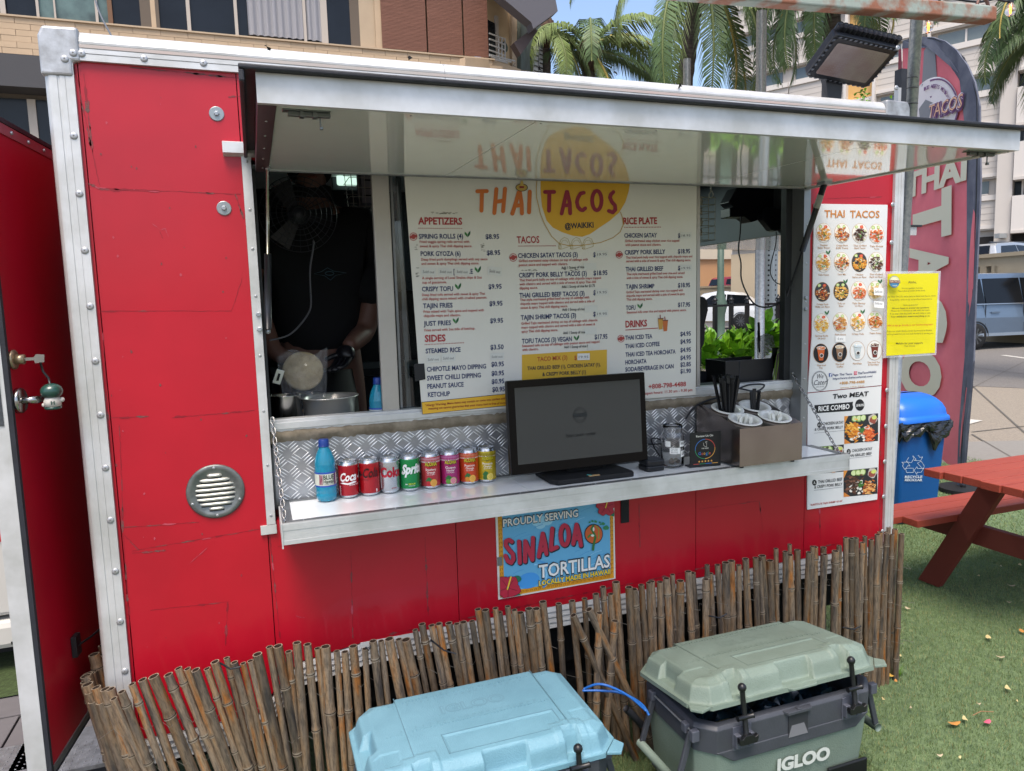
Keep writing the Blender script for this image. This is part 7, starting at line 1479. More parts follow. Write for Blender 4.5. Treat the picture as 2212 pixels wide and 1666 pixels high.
# round badge, partly torn away
S.disc((2025, 228), 50, 62, '#d9d4d6', lay=3, n=40); S.ring((2027, 230), 47, 59, 3.5, '#6f4a76', lay=5, n=36, a0=-110, a1=75); S.ring((2020, 240), 26, 32, 3.5, '#6f4a76', lay=5, n=20, a0=-110, a1=20)
S.poly([(1993, 262), (1990, 235), (2003, 215), (2018, 222), (2027, 218), (2034, 224), (2024, 245), (2014, 268), (2004, 288), (1992, 290)], '#7d8086', lay=6)
arc_t = 'ICE MEETS MEXICAN ZEST'; 
for i, ch_ in enumerate(arc_t):
    if ch_ == ' ': continue
    a = R(-118+i*5.6); cx_, cy_ = 2020+37*math.cos(a), 236+46*math.sin(a); t_ = (-math.sin(a), math.cos(a)); w2 = 2.0
    A_ = S.P(cx_-t_[0]*w2, cy_-t_[1]*w2); B_ = S.P(cx_+t_[0]*w2, cy_+t_[1]*w2); vs_, fs_, x0, x1 = glyphs(ch_, .02, 1); ex_ = B_-A_; ey_ = fn.cross(ex_).normalized()*.03
    S.mb('#6f4a76', 8).add([A_+fn*.024+ex_*((v[0]-x0)/(x1-x0))+ey_*(v[1]/CAPH) for v in vs_], fs_)
for col, lay, b_, dx in (('#6f4a76', 9, .11, 1.5), ('#e6dfe4', 9.6, .075, 0), ('#6f4a76', 10, .05, .5), ('#dcae8e', 11, .0, 0)): S.t('TACOS', (2011+dx, 256+dx*1.2), (2087+dx, 231+dx*1.2), 26, col, lay=lay, bold=b_, slant=.08)
S.poly([(1975, 296), (2003, 262), (2012, 262), (2010, 285), (1990, 297)], '#d8c6c8', lay=7); S.poly([(2030, 270), (2052, 262), (2046, 297), (2030, 297)], '#9088a8', lay=7)
# THAI over the fold, and vertical TACOS
S.t('THAI', (1960, 427), (2094, 385), 46, CR, bold=.045, lay=7)
def vert(ch_, u0, v0, u1, v1, c_):   # letter turned a quarter right: its baseline runs down the left side
    A_ = S.P(u0, v0); B_ = S.P(u0-2, v1); H = (S.P(u1, v0)-A_).length; vs_, fs_, x0, x1 = glyphs(ch_, .05, 4); y1_ = max(v[1] for v in vs_); ex_ = B_-A_; ey_ = fn.cross(ex_).normalized()
    S.mb(c_, 3.5).add([A_+fn*(.022)+ex_*((v[0]-x0)/(x1-x0))+ey_*(v[1]/y1_*H) for v in vs_], fs_)
vert('T', 1984, 428, 2062, 525, CR); vert('A', 1974, 535, 2054, 615, CR); vert('C', 1972, 640, 2052, 738, CR); vert('O', 1955, 752, 2040, 852, CR); vert('S', 1950, 870, 2032, 950, CR)
S.done()
# ------------------------------------------------------------ poles, flood light, rusty pipe, bulbs
def cyl(name, label, cat, A, B, r, m, n=18, T=None, parent=None):
    M = MB(); M.smooth = True; M.tube([A, B], r, n); return M.build(name, m, parent, loc=A if parent is None else None, label=label, cat=cat)
g0 = at(1950, 560, y=.45); tp_ = at(1986, -30, y=.45); g0.z = 0
T = thing('metal_pole', 'tall galvanised pole beside the right corner of the trailer with a black clip box', 'pole', (at(1956, 450, y=.45).x, .45, 0))
pa, pb2 = at(1954, 480, y=.45), at(1985, -40, y=.45); dz = (pb2-pa)/(pb2.z-pa.z); base_ = pa-dz*pa.z; M = MB(); M.smooth = True; M.tube([base_, pb2], .028, 20); M.build('pole_tube', GALV, T)
a = at(1948, 150+60, y=.41); M = MB(); M.box((at(1941, 250, y=.42).x, .41, at(1941, 262, y=.42).z), (at(1953, 250, y=.42).x, .45, at(1953, 150, y=.42).z)); M.build('clip_box', RUB, T); M = MB(); M.box((at(1938, 230, y=.41).x, .405, at(1938, 238, y=.41).z), (at(1944, 230, y=.41).x, .43, at(1944, 190, y=.41).z)); M.build('clip_label', mat('clip_white', '#a3a6aa', .5), T)
for v in (170, 192, 226):
    p = at(1968, v, y=.45); M = MB(); M.tube([p+Vector((.0295*math.cos(t), .0295*math.sin(t), 0)) for t in [i*.524 for i in range(12)]], .002, 5, closed=True); M.build('cable_tie', RUB, T)
M = MB(); c = at(1990, 8, y=.45); M.tube([c+Vector((.034*math.cos(t), .034*math.sin(t), 0)) for t in [i*.524 for i in range(12)]], .006, 6, closed=True); M.box((c.x+.02, .42, c.z-.012), (c.x+.075, .45, c.z+.012)); M.build('clamp', GALV, T)
q = at(1648, 198, y=2.3); q2_ = at(1645, 25, y=2.3); cyl('metal_pole', 'grey galvanised post rising behind the middle right of the trailer roof', 'pole', (q.x, 2.3, 0), (q2_.x, 2.3, q2_.z), .037, GALV)
q = at(1481, 182, y=2.3); q2_ = at(1484, 128, y=2.3); cyl('metal_pole', 'short grey pipe stub showing above the trailer roof left of the tall post', 'pole', (q.x, 2.3, 0), (q2_.x, 2.3, q2_.z), .027, GALV)
# flood light
z3 = Q(2720, 0); FT = thing('flood_light', 'large black LED flood light tilted down on the trailer roof', 'flood light', at(*z3(960, 630), y=.25))
c4 = [at(*z3(990, 222), y=.02), at(*z3(1415, 318), y=.03), at(*z3(1192, 568), y=.26), at(*z3(790, 500), y=.25)]
nf = (c4[1]-c4[0]).cross(c4[3]-c4[0]).normalized(); nf = nf if nf.dot(CAM-c4[0]) > 0 else -nf
o_ = c4[0]; e1 = c4[1]-c4[0]; e2 = ((c4[3]-c4[0])+(c4[2]-c4[1]))/2
def fp(u, v, d=0): return o_+e1*u+e2*v+nf*d
def fplate(u0, v0, u1, v1, d0, d1, m, name, r=.03, bev=.004):
    pts = []
    for (cu, cv, su, sv) in ((u1-r, v0+r, 1, -1), (u1-r, v1-r, 1, 1), (u0+r, v1-r, -1, 1), (u0+r, v0+r, -1, -1)):
        for k in range(4):
            t = R(90*k/3); t = t if (su*sv) > 0 else R(90)-t; pts.append(fp(cu+su*r*math.cos(t), cv+sv*r*math.sin(t), d0))
    M = MB(); M.prism(pts, nf*(d1-d0)); return M.build(name, m, FT, bevel=bev)
FB = mat('flood_body', '#2a2c33', .45, var=.1, vs=20)
fplate(0, 0, 1, 1, -.035, 0, FB, 'housing', .07); fplate(.035, .05, .965, .95, .0005, .004, mat('flood_rim', '#1b1c21', .4), 'bezel', .05, .001)
LN = mat('flood_lens', '#7d6a66', .25, col2='#8c807c', vs=7, coat=.5); fplate(.10, .13, .90, .86, .0045, .006, LN, 'lens', .03, .0005)
M = MB()
for i in range(17):
    for j in range(13):
        p = fp(.15+.7*i/16, .2+.6*j/12, .0064); s_ = e1*.009; t_ = e2*.009; M.poly([p-s_-t_, p+s_-t_, p+s_+t_, p-s_+t_])
M.build('led_chip', mat('led_chip', '#6a5856', .4), FT, kind='stuff')
for i in range(13): M = MB(); M.smooth = True; a = fp(.06+.88*i/12, .0, -.03); M.tube([a-e2*.10, a+e2*.9], .014, 8); M.build('cooling_fin', FB, FT)
M = MB(); 
for i in range(12):
    for v_ in (.03, .97): a = fp(.08+.84*i/11, v_, .0045); M.box(a-Vector((.006, .004, .002)), a+Vector((.006, .004, .002)))
for j in range(8):
    for u_ in (.025, .975): a = fp(u_, .1+.8*j/7, .0045); M.box(a-Vector((.003, .006, .003)), a+Vector((.003, .006, .003)))
M.build('rim_notch', mat('rim_notch', '#4a4c52', .4), FT, kind='stuff')
bs_ = at(*z3(960, 628), y=.30); M = MB(); M.smooth = True; M.lathe([(.065, 0), (.068, .012), (.045, .028), (.032, .03), (.03, .07)], (bs_.x, .30, 2.425), 24); M.smooth = False; nb = fp(.35, .93, -.04); M.hexa([(bs_.x-.03, .27, 2.455), (bs_.x+.03, .27, 2.455), (bs_.x+.03, .33, 2.455), (bs_.x-.03, .33, 2.455), fp(.22, .95, -.035), fp(.62, .95, -.035), fp(.62, .8, -.05), fp(.22, .8, -.05)]); M.build('mount', FB, FT, bevel=.004)
# rusty pipe overhead
RST = mat('rusty_paint', '#8f9a92', .7, col2='#8a5a44', vs=7, thr=(.42, .56), bump=.5, bs=40)
a, b = at(1380, -30, y=.0), at(2140, 34, y=.0); d_ = (b-a).normalized(); u_ = Vector((0, 0, 1)); w_ = .030
T = thing('rusty_beam', 'rusty pale painted steel beam crossing overhead at the top of the picture', 'beam', b)
M = MB(); M.hexa([a+Vector((0, -w_, -w_)), b+Vector((0, -w_, -w_)), b+Vector((0, w_, -w_)), a+Vector((0, w_, -w_)), a+Vector((0, -w_, w_)), b+Vector((0, -w_, w_)), b+Vector((0, w_, w_)), a+Vector((0, w_, w_))]); M.build('beam_tube', RST, T, bevel=.008, seg=3)
M = MB(); M.box(b+Vector((-.002, -.02, -.024)), b+Vector((.003, .02, .024))); M.build('end_plate', mat('rust', '#5e3a2c', .8), T)
M = MB(); M.smooth = True; M.tube([b+Vector((-.05+.035*math.cos(t), 0, .022+.045*math.sin(t))) for t in [R(x) for x in range(0, 181, 20)]], .007, 8); M.build('shackle', mat('rust_hook', '#6a5048', .5, .5), T)
a2, b2 = at(1500, -18, y=.02), at(1788, 12, y=.02); M = MB(); M.smooth = True; M.tube([a2+Vector((0, 0, .01)), b2], .016, 10); M.build('upper_bar', mat('rust_pink', '#8a564a', .7, col2='#6e5046', vs=20), T)
# string lights
FIL = mat('filament', '#ff8a2a', .4, emis=3.2); BG_ = mat('bulb_glass', (1, .86, .7), .04, trans=.95)
for u, v, lab in ((2003, 105/1.0, 'lit orange filament bulb hanging just under the rusty beam'), (2181, 37, 'lit orange filament bulb at the top right corner of the picture')):
    if u == 2003: u, v = (3300+1130/2.836)/1.84448, (300/2.836)/1.84448
    else: u, v = (3300+2057/2.836)/1.84448, (105/2.836)/1.84448
    p = at(u, v, y=.9 if u < 2100 else .6); s_ = .9
    T = thing('string_light', lab, 'light bulb', p, 'string lights'); M = MB(); M.smooth = True; M.lathe([(.0001, -.036), (.014, -.033), (.024, -.018), (.0255, -.004), (.021, .012), (.014, .026), (.012, .034)], p, 24, cap=False); M.build('bulb', BG_, T)
    M = MB(); M.lathe([(.015, .030), (.016, .07), (.012, .078), (.004, .08)], p, 14); M.build('socket', RUB, T)
    M = MB(); M.tube([p+Vector((-.004, 0, .018)), p+Vector((-.002, 0, -.02)), p+Vector((.003, 0, -.02)), p+Vector((.004, 0, .018))], .0016, 6); M.build('filament', FIL, T)
cable('cable', 'black string light cable sagging at the top right', [at(1992, 6, y=.5)+Vector((0, 0, .05)), at(2040, -6, y=.6), at(2110, 4, y=.6), at(2150, -2, y=.6), at(2180, 2, y=.6), at(2240, -20, y=.6)], .006, RUB)
# keys with a small helmeted figure on a strap, hanging from the door lock
kc = DT @ Vector((.035, -.029, lp.z)); T = thing('key_ring', 'door key in the lock with a small green capped figure charm on a strap', 'keys', kc)
M = MB(); M.prism([kc+Vector((0, 0, -.004)), kc+Vector((.022, 0, -.004)), kc+Vector((.024, 0, -.012)), kc+Vector((.045, 0, -.010)), kc+Vector((.047, 0, .010)), kc+Vector((.028, 0, .012)), kc+Vector((.022, 0, .004)), kc+Vector((0, 0, .004))], (0, .003, 0)); M.build('key', STEEL, T)
ke = kc+Vector((.036, 0, -.01)); fg = ke+Vector((.020, -.004, -.085)); M = MB(); M.smooth = True; M.tube([ke, ke+Vector((.004, 0, -.025)), fg+Vector((-.004, 0, .042)), fg+Vector((-.002, 0, .026))], .003, 6); M.build('strap', BLK, T)
M = MB(); M.smooth = True; M.ball(fg+Vector((0, 0, .006)), .0265, 20, 12, (1, 1, .82)); M.build('figure_cap', mat('cap_green', '#1c4038', .3, coat=.4), T); M = MB(); M.smooth = True; M.lathe([(.016, -.008), (.021, -.02), (.020, -.034), (.012, -.036)], fg, 18); M.ball(fg+Vector((-.02, 0, -.03)), .006); M.ball(fg+Vector((.022, 0, -.018)), .007); M.build('figure_body', mat('charm_white', '#b9b4ac', .4), T)
M = MB(); M.smooth = True; M.lathe([(.019, -.035), (.021, -.040), (.016, -.043)], fg, 18); M.build('figure_base', _mats['cap_green'], T); vs_, fs_, x0_, x1_ = glyphs('H', .04); vd = (CAM-fg).normalized(); M = MB(); rr_ = Vector((vd.y*-1, vd.x, 0)).normalized(); M.add([fg+vd*.0225+rr_*((v[0]-.36)*.014)+Vector((0, 0, -.030+v[1]*.014)) for v in vs_], fs_); M.build('emblem', _mats['cap_green'], T)
# fallen petals and leaves on the turf
rr = random.Random(17); PM = [mat('petal_'+c.strip('#'), c, .7, var=.1, vs=60) for c in ('#b8a878', '#b07a3c', '#a89a80')]
def petal(u, v, s, m, lab, grp='fallen petals on the turf'):
    p = at(u, v, z=.012); a = rr.uniform(0, 6.28); M = MB(); M.smooth = True; n = 8; M.T = Matrix.Translation(p) @ Matrix.Rotation(a, 4, 'Z') @ Matrix.Rotation(rr.uniform(-.3, .3), 4, 'X')
    M.add([(0, 0, 0)]+[(s*math.cos(t), s*.55*math.sin(t)*(1-.3*math.cos(t)), .004*math.cos(2*t)) for t in [2*math.pi*i/n for i in range(n)]], [(0, i+1, (i+1) % n+1) for i in range(n)]); M.T = Matrix(); M.build('fallen_petal', m, None, loc=p, label=lab, cat='petal', group=grp)
Z9 = Q(2720, 2048); pale = 'small pale petal lying on the turf beyond the green cooler'
petal(*Z9(1970, 1345), .020, mat('petal_pink', '#c25a72', .6), 'pink petal on the turf, the only pink one'); petal(*Z9(1760, 1352), .026, PM[1], 'curled orange brown leaf left of the pink petal'); petal(*Z9(1342, 1040), .022, mat('petal_yellow', '#c9a04c', .6), 'yellow leaf beside the grass tuft at the corner of the bamboo'); petal(*Z9(1385, 1082), .012, PM[1], 'tiny orange leaf just below the grass tuft'); petal(*Z9(1280, 1048), .016, PM[1], 'brown leaf at the foot of the last bamboo pole')
for x, y, s in ((2130, 462, .020), (1982, 798, .020), (2058, 924, .019), (2108, 1126, .020), (1830, 1325, .017), (1460, 608, .015), (1915, 398, .012), (2060, 336, .012), (1665, 1560, .012), (1480, 1255, .009), (1920, 1228, .008), (1408, 917, .009), (2115, 570, .012), (2185, 328, .016), (1303, 1197, .010), (1793, 1575, .008), (2165, 1210, .008)): petal(*Z9(x, y), s, PM[rr.choice((0, 0, 2))], pale)
petal(*Z9(2205, 757), .018, PM[1], 'orange leaf at the right edge of the picture')
a, b = at(*Z9(1880, 1305), z=.014), at(*Z9(2015, 1282), z=.014); M = MB(); M.tube([a, (a+b)/2+Vector((0, .01, .004)), b], .0018, 5); M.build('twig', mat('twig_brown', '#8a6a4a', .8), None, loc=a, label='thin brown twig on the turf above the pink petal', cat='twig')
g_ = at(*Z9(1385, 1045), z=.0); T = thing('grass_tuft', 'small bright green tuft growing at the corner of the bamboo screen', 'grass tuft', g_); M = MB()
for k in range(70): t = rr.uniform(0, 6.28); q = rr.uniform(0, .018); h = rr.uniform(.02, .05); c = g_+Vector((q*math.cos(t), q*math.sin(t), 0)); e = Vector((math.cos(t+1.5), math.sin(t+1.5), 0))*.0013; M.poly([c-e, c+e, c+Vector((math.cos(t)*h*.6, math.sin(t)*h*.6, h))])
M.build('blades', mat('tuft_green', '#5f8a2a', .6), T, kind='stuff')
# ------------------------------------------------------------ apartment building behind on the left
HY = 24.0; PB = PY(HY)
AB = thing('apartment_building', 'tan block apartment building with bamboo blinds rising behind the trailer on the left', 'building', (0, HY, 0))
TAN = mat('tan_block', '#b09a80', .85, var=.05, vs=2, bump=.2, bs=6); TAN2 = mat('tan_plaster', '#ab9880', .85, var=.05, vs=1)
DKW = mat('dark_window', '#161b22', .2, var=.3, vs=.5, spec=.3); FRM = mat('window_frame_tan', '#8c7a66', .6)
pz0, pz1 = 9.62, 10.70
xL, xR_ = -12.0, at(1058, 140, y=HY).x
def zt_(v, u=500): return at(u, v, y=HY).z
# parapet block courses, every block separate
blk = MB(); blk.box((0, 0, 0), (.788, .14, .172)); BKM = blk.mesh('block', TAN)
rows = 6; hz_ = (pz1-pz0)/rows
M = MB(); M.box((xL, HY+.06, pz0), (xR_+.1, HY+.4, pz1-.02)); M.build('parapet_core', mat('mortar', '#a08b72', .9), AB)
for r_ in range(rows):
    x = xL+(.4 if r_ % 2 else 0)
    while x < xR_: inst(BKM, 'block', AB, (x, HY-.0+.012*random.random(), pz0+r_*hz_+.004)); x += .8
M = MB(); M.box((xL, HY-.05, pz1), (xR_+.2, HY+.4, pz1+.05)); M.build('coping', TAN2, AB)
# wall plane behind the balcony and recessed windows above the parapet
M = MB(); M.box((xL, HY+2.2, pz0-.2), (xR_+.1, HY+2.6, pz1+3.2)); M.build('wall', TAN2, AB)
M = MB(); M.box((xL, HY-.3, pz1+2.9), (xR_+.4, HY+3, pz1+3.1)); M.build('ceiling_slab', mat('soffit', '#9c8f7c', .8), AB)
def win(u0, u1, vt, z0=pz1+.05, z1=pz1+2.6, m=DKW, y=HY+.15, name='window'):
    x0, x1 = at(u0, vt, y=y).x, at(u1, vt, y=y).x; M = MB(); M.box((x0, y, z0), (x1, y+.04, z1)); return M.build(name, m, AB)
segs = [(-80, 0, 'w'), (0, 12, 'f'), (12, 78, 'w'), (78, 84, 'f'), (84, 116, 'c'), (116, 120, 'f'), (120, 205, 'c'), (205, 211, 'f'), (211, 232, 'c'), (232, 242, 'b'), (242, 302, 'w'), (302, 325, 'd'), (325, 335, 'p'), (335, 343, 'd'), (343, 402, 'w'), (402, 410, 'f'), (410, 505, 'w'), (505, 512, 'f'), (512, 540, 'k'), (540, 700, 'k')]
mm = {'w': DKW, 'f': mat('frame_pale', '#a9a096', .6), 'c': mat('curtain_teal', '#5d7474', .8, col2='#3c4c50', vs=1.2), 'b': mat('brown_frame', '#6a4c36', .7), 'd': mat('dark_tan', '#5e5348', .8), 'p': TAN, 'k': DKW}
nm = {'w': 'window', 'f': 'window_frame', 'c': 'curtain', 'b': 'window_frame', 'd': 'pillar', 'p': 'pillar', 'k': 'window'}
for u0, u1, k in segs:
    if u1 > 510 and k == 'k': continue
    win(u0, u1, 20, m=mm[k], y=HY+(.15 if k in 'wck' else .06), name=nm[k])
# upper recessed room, right part: big window with sheets, partition, blinds
wy = HY+.15
for u0, u1, k in ((620, 692, 'w'), (694, 708, 'f'), (708, 758, 'w')): win(u0, u1, 60, m=mm[k], y=wy+(.0 if k != 'f' else -.08), name=nm[k])
CU = mat('pale_curtain', '#8d8d92', .85, bump=.4, bs=3)
x0, x1 = at(535, 40, y=wy).x, at(694, 60, y=wy).x; M = MB(); n = 60; M.smooth = True
vs = [(x0+(x1-x0)*i/n, wy-.06+.05*math.sin(i*1.1)+.02*math.sin(i*2.7), z) for z in (pz1+.05+.1, pz1+2.7) for i in range(n+1)]; M.add(vs, [(i, i+1, n+2+i, n+1+i) for i in range(n)]); M.build('curtain', CU, AB)
win(512, 535, 50, m=DKW); win(656, 662, 60, m=mm['f'], y=wy-.13, name='window_frame')
for u0, u1, m_ in ((758, 778, mm['d']), (778, 822, TAN2), (812, 826, TAN)): win(u0, u1, 80, m=m_, y=HY+(.05 if m_ is TAN else .12), name='pillar', z1=pz1+3)
# rolled wooden blinds
BLD = mat('wood_blind', '#7a5242', .7, col2='#664234', vs=3, stretch=(.4, .4, 16), bump=.6, bs=8)
for u0, u1 in ((824, 922), (923, 1000), (1001, 1055)):
    x0, x1 = at(u0, 80, y=HY).x, at(u1, 80, y=HY).x; M = MB(); n = 64; z0, z1 = pz1+.08, pz1+3.0
    for i in range(n): z = z0+(z1-z0)*i/n; M.box((x0+.02, HY-.02, z), (x1-.02, HY+.015, z+(z1-z0)/n*.82))
    M.build('bamboo_blind', BLD, AB)
# lower storey: dark band, windows
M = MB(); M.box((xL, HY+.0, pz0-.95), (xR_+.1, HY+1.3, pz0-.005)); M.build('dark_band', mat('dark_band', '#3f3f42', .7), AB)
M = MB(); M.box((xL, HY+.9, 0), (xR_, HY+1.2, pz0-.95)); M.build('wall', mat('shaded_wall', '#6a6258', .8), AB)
for u0, u1, k in ((-60, 0, 'w'), (0, 60, 'w'), (60, 70, 'f'), (70, 78, 'f'), (78, 140, 'w')):
    x0, x1 = at(u0, 230, y=HY+.8).x, at(u1, 230, y=HY+.8).x; M = MB(); M.box((x0, HY+.8-(.06 if k == 'f' else 0), 5.6), (x1, HY+.86, at(30, 213, y=HY+.8).z)); M.build(nm[k], mm[k], AB)
# chamfered end bay with door, railing, lattice screen and sloping roof eaves
cx0 = xR_; P0 = Vector((cx0, HY, 0)); dch = Vector((.80, .60, 0)); nch = Vector((.6, -.8, 0))
PC = lambda u, v: atp(u, v, P0, nch)
def cplate(u0, v0, u1, v1, d0, d1, m, name, bev=0):
    a, b = PC(u0, v0), PC(u1, v0); zb_, zt2_ = PC(u0, v1).z, PC(u0, v0).z; a.z = b.z = zb_; M = MB(); M.prism([a+nch*d0, b+nch*d0, b+nch*d0+Vector((0, 0, zt2_-zb_)), a+nch*d0+Vector((0, 0, zt2_-zb_))], nch*(d1-d0)); return M.build(name, m, AB)
cplate(1058, -40, 1130, 160, -.5, -.3, mat('cream_plaster', '#b59f7e', .85), 'wall'); cplate(1056, 33, 1081, 130, -.3, -.26, DKW, 'door'); cplate(1081, 30, 1086, 130, -.3, -.2, mm['f'], 'door_frame')
cplate(1112, 10, 1124, 160, -.3, -.18, TAN2, 'pillar')
a, b = PC(1000, 130), PC(1168, 152); M = MB(); M.prism([PC(1005, 124), PC(1062, 128), PC(1125, 150), PC(1165, 158), PC(1165, 180), PC(1005, 180)], nch*-.25); M.build('parapet_end', TAN, AB)
c = PC(1099, 99)+nch*.0; M = MB(); M.T = Matrix.Translation(c-nch*.22) @ nch.to_track_quat('Z', 'Y').to_matrix().to_4x4(); M.lathe([(.19, 0), (.19, .05), (.16, .06)], (0, 0, 0), 24); M.T = Matrix(); M.build('round_lamp', mat('lamp_dark', '#33423e', .4), AB)
RL = mat('railing_white', '#a9a8a6', .5)
for k in range(5):
    M = MB(); M.tube([PC(1057, 72+k*12), PC(1090, 84+k*12)], .03, 6); M.build('railing_bar', RL, AB)
for u in (1077, 1084, 1091): M = MB(); M.tube([PC(u, 78+(u-1077)*.4), PC(u, 132+(u-1077)*.3)], .03, 6); M.build('railing_post', RL, AB)
for k in range(3): M = MB(); M.tube([PC(1057+k*4, 118+k*5), PC(1112-k*8, 132+k*2)], .03, 6); M.build('railing_bar', RL, AB)
M = MB(); M.prism([PC(1125, 0), PC(1150, 30), PC(1172, 60), PC(1172, 170), PC(1125, 170)], nch*-.6); M.build('screen_wall', mat('screen_dark', '#3a3c3c', .7, col2='#55615a', vs=1.5, stretch=(2, 2, .5)), AB)
for u0, v0, u1, v1 in ((1151, 90, 1160, 158), (1163, 102, 1170, 158)):
    M = MB(); M.prism([PC(u0, v0), PC(u1, v0+6), PC(u1, v1), PC(u0, v1)], nch*.05); M.build('lattice_panel', mat('lattice', '#a3a3a0', .6), AB)
    for k in range(6): M = MB(); vv = v0+6+(v1-v0)*k/6; M.hexa([PC(u0, vv+1.2)+nch*.05, PC(u1, vv+4)+nch*.05, PC(u1, vv+4)+nch*.1, PC(u0, vv+1.2)+nch*.1, PC(u0, vv)+nch*.05, PC(u1, vv+2.6)+nch*.05, PC(u1, vv+2.6)+nch*.1, PC(u0, vv)+nch*.1]); M.build('lattice_bar', mat('lattice_dark', '#2a2b2c', .6), AB)
# eaves
EV = lambda u, v, d: at(u, v, y=HY+d)
M = MB(); M.hexa([EV(1070, -30, -2), EV(1148, 46, -1.5), EV(1160, 60, 1), EV(1058, -30, 1), EV(1070, -44, -2), EV(1150, 22, -1.5), EV(1162, 40, 1), EV(1058, -50, 1)]); M.build('eave_soffit', mat('soffit_tan', '#8c8274', .8), AB)
M = MB(); M.prism([EV(1055, -30, -2.2), EV(1148, 48, -2.2), EV(1152, 62, -2.2), EV(1205, 24, -2.2), EV(1200, -2, -2.2), EV(1175, -30, -2.2)], (0, .5, 0)); M.build('roof_fascia', mat('fascia_grey', '#55545a', .7), AB)
M = MB(); M.prism([EV(1110, 52+40, -1.6), EV(1152, 60, -1.6), EV(1162, 66, -1.6), EV(1125, 118, -1.6)], (0, .4, 0)); M.build('lower_eave', mat('fascia_dark', '#463a38', .7), AB)
# antenna cable
cable('cable', 'thin grey cable slanting down in front of the apartment building', [at(200, -20, y=6), at(216, 30, y=5.5), at(241, 78, y=5.0)], .008, mat('wire_grey', '#55585c', .5))
# ------------------------------------------------------------ hotel on the right
H0 = Vector((33.0, 20.5, 0)); hd_ = Vector((-.485, .875, 0)).normalized(); hn = Vector((-hd_.y, hd_.x, 0))*1.0
if hn.dot(CAM-H0) < 0: hn = -hn
HP = lambda u, v: atp(u, v, H0, hn)
HT = thing('hotel', 'white multi storey hotel with bands of windows and yellow panels on the right', 'building', (H0.x, H0.y, 0))
HWM = mat('hotel_white', '#bdb6ae', .8, var=.03, vs=.4, bump=.1, bs=2); HWS = mat('hotel_trim', '#c8c2bb', .8); YEL = mat('hotel_yellow', '#c9a062', .8); HG = mat('hotel_glass', '#4d5a61', .15, col2='#6d7675', vs=.25, coat=.3); HDK = mat('garage_dark', '#1f1d1c', .9); WC0 = mat('hotel_base', '#ab9c84', .9)
uL = 1578
def hx(u): return (HP(u, 500)-H0).dot(hd_)
def hbox(t0, t1, z0, z1, d0, d1, m, name, parent=None):
    A_, B_ = H0+hd_*t0, H0+hd_*t1; M = MB(); M.prism([A_+hn*d0+Vector((0, 0, z0)), B_+hn*d0+Vector((0, 0, z0)), B_+hn*d0+Vector((0, 0, z1)), A_+hn*d0+Vector((0, 0, z1))], hn*(d1-d0)); return M.build(name, m, parent or HT)
tR, tL = hx(2420), hx(uL)
FZ = HP(2130, 424).z; fh = (HP(2130, 397).z-HP(2130, 508).z); 
hbox(tR, tL, 0, 40, -8, -.25, mat('hotel_body', '#b5aea6', .8), 'wall')
z0 = HP(2130, 500).z
bays = [(1578, 1698), (1700, 1818), (1882, 1990), (1994, 2150)]
for ub0, ub1 in bays:
    t0, t1 = hx(ub0), hx(ub1)
    for k in range(-1, 8):
        zb_ = z0+k*fh
        if k == -1: hbox(t0, t1, 0, zb_+fh-.1*fh, -.24, -.1, HDK if ub0 > 1850 else WC0, 'garage_opening' if ub0 > 1850 else 'ground_wall'); continue
        hbox(t0, t1, zb_+.05, zb_+fh*.62, -.25, -.02, HWM, 'spandrel'); hbox(t0, t1, zb_+fh*.05, zb_+fh*.12, -.02, .05, HWS, 'ledge')
        for q_ in range(3): hbox(t0, t1, zb_+fh*(.22+.12*q_), zb_+fh*(.22+.12*q_)+.02, -.02, -.012, mat('hotel_joint', '#a39c94', .8), 'joint')
        hbox(t0, t1, zb_+fh*.60, zb_+fh*.70, -.02, .07, HWS, 'ledge')
        w0 = min(t0, t1); W = abs(t1-t0)
        for q_ in range(max(1, int(W/3.2))):
            a_ = w0+W*(q_+.12)/max(1, int(W/3.2)); b_ = w0+W*(q_+.9)/max(1, int(W/3.2))
            g = hbox(a_, b_, zb_+fh*.72, zb_+fh*.98, -.25, -.2, HG, 'window'); hbox((a_+b_)/2-.04, (a_+b_)/2+.04, zb_+fh*.72, zb_+fh*.98, -.2, -.14, HWS, 'mullion', g); hbox(a_, b_, zb_+fh*.715, zb_+fh*.735, -.2, -.12, HWS, 'sill', g)
for u0, u1, m_, d_ in ((1818, 1824, HWS, .25), (1824, 1878, YEL, -.1), (1878, 1884, HWS, .25), (1990, 1996, HWS, .15), (2150, 2184, HWM, .35)): hbox(hx(u0), hx(u1), 0, 38, -.3, d_, m_, 'pilaster' if m_ is not YEL else 'yellow_panel')
for k in range(0, 9):
    zb_ = z0+k*fh-.3; hbox(hx(1824), hx(1878), zb_, zb_+.35, -.09, .12, HWS, 'ledge')
t0, t1 = hx(2186), hx(2420)
for k in range(-1, 8):
    zb_ = z0+k*fh
    if k == -1: hbox(t0, t1, 0, zb_+fh-.2, -.24, -.1, HDK, 'garage_opening'); continue
    hbox(t0, t1, zb_-.1, zb_+fh*.62, .3, .5, HWS, 'balcony_panel'); hbox(t0-.0, t1, zb_-.2, zb_-.08, -.2, .55, HWM, 'balcony_slab'); hbox(t0, t1, zb_+fh*.62, zb_+fh*.96, -.24, -.15, DKW, 'window'); hbox(t0+(t1-t0)*.07, t0+(t1-t0)*.09, zb_+fh*.62, zb_+fh*.96, -.15, -.1, HWS, 'mullion')
# security camera on the hotel pilaster
c = HP(2166, 511)+hn*.6; M = MB(); M.box(c+Vector((-.25, -.12, -.1)), c+Vector((.25, .12, .1))); M.build('camera_body', mat('cam_grey', '#8f9292', .5), None, loc=c, label='small grey security camera on the hotel pillar above the silver car', cat='camera')
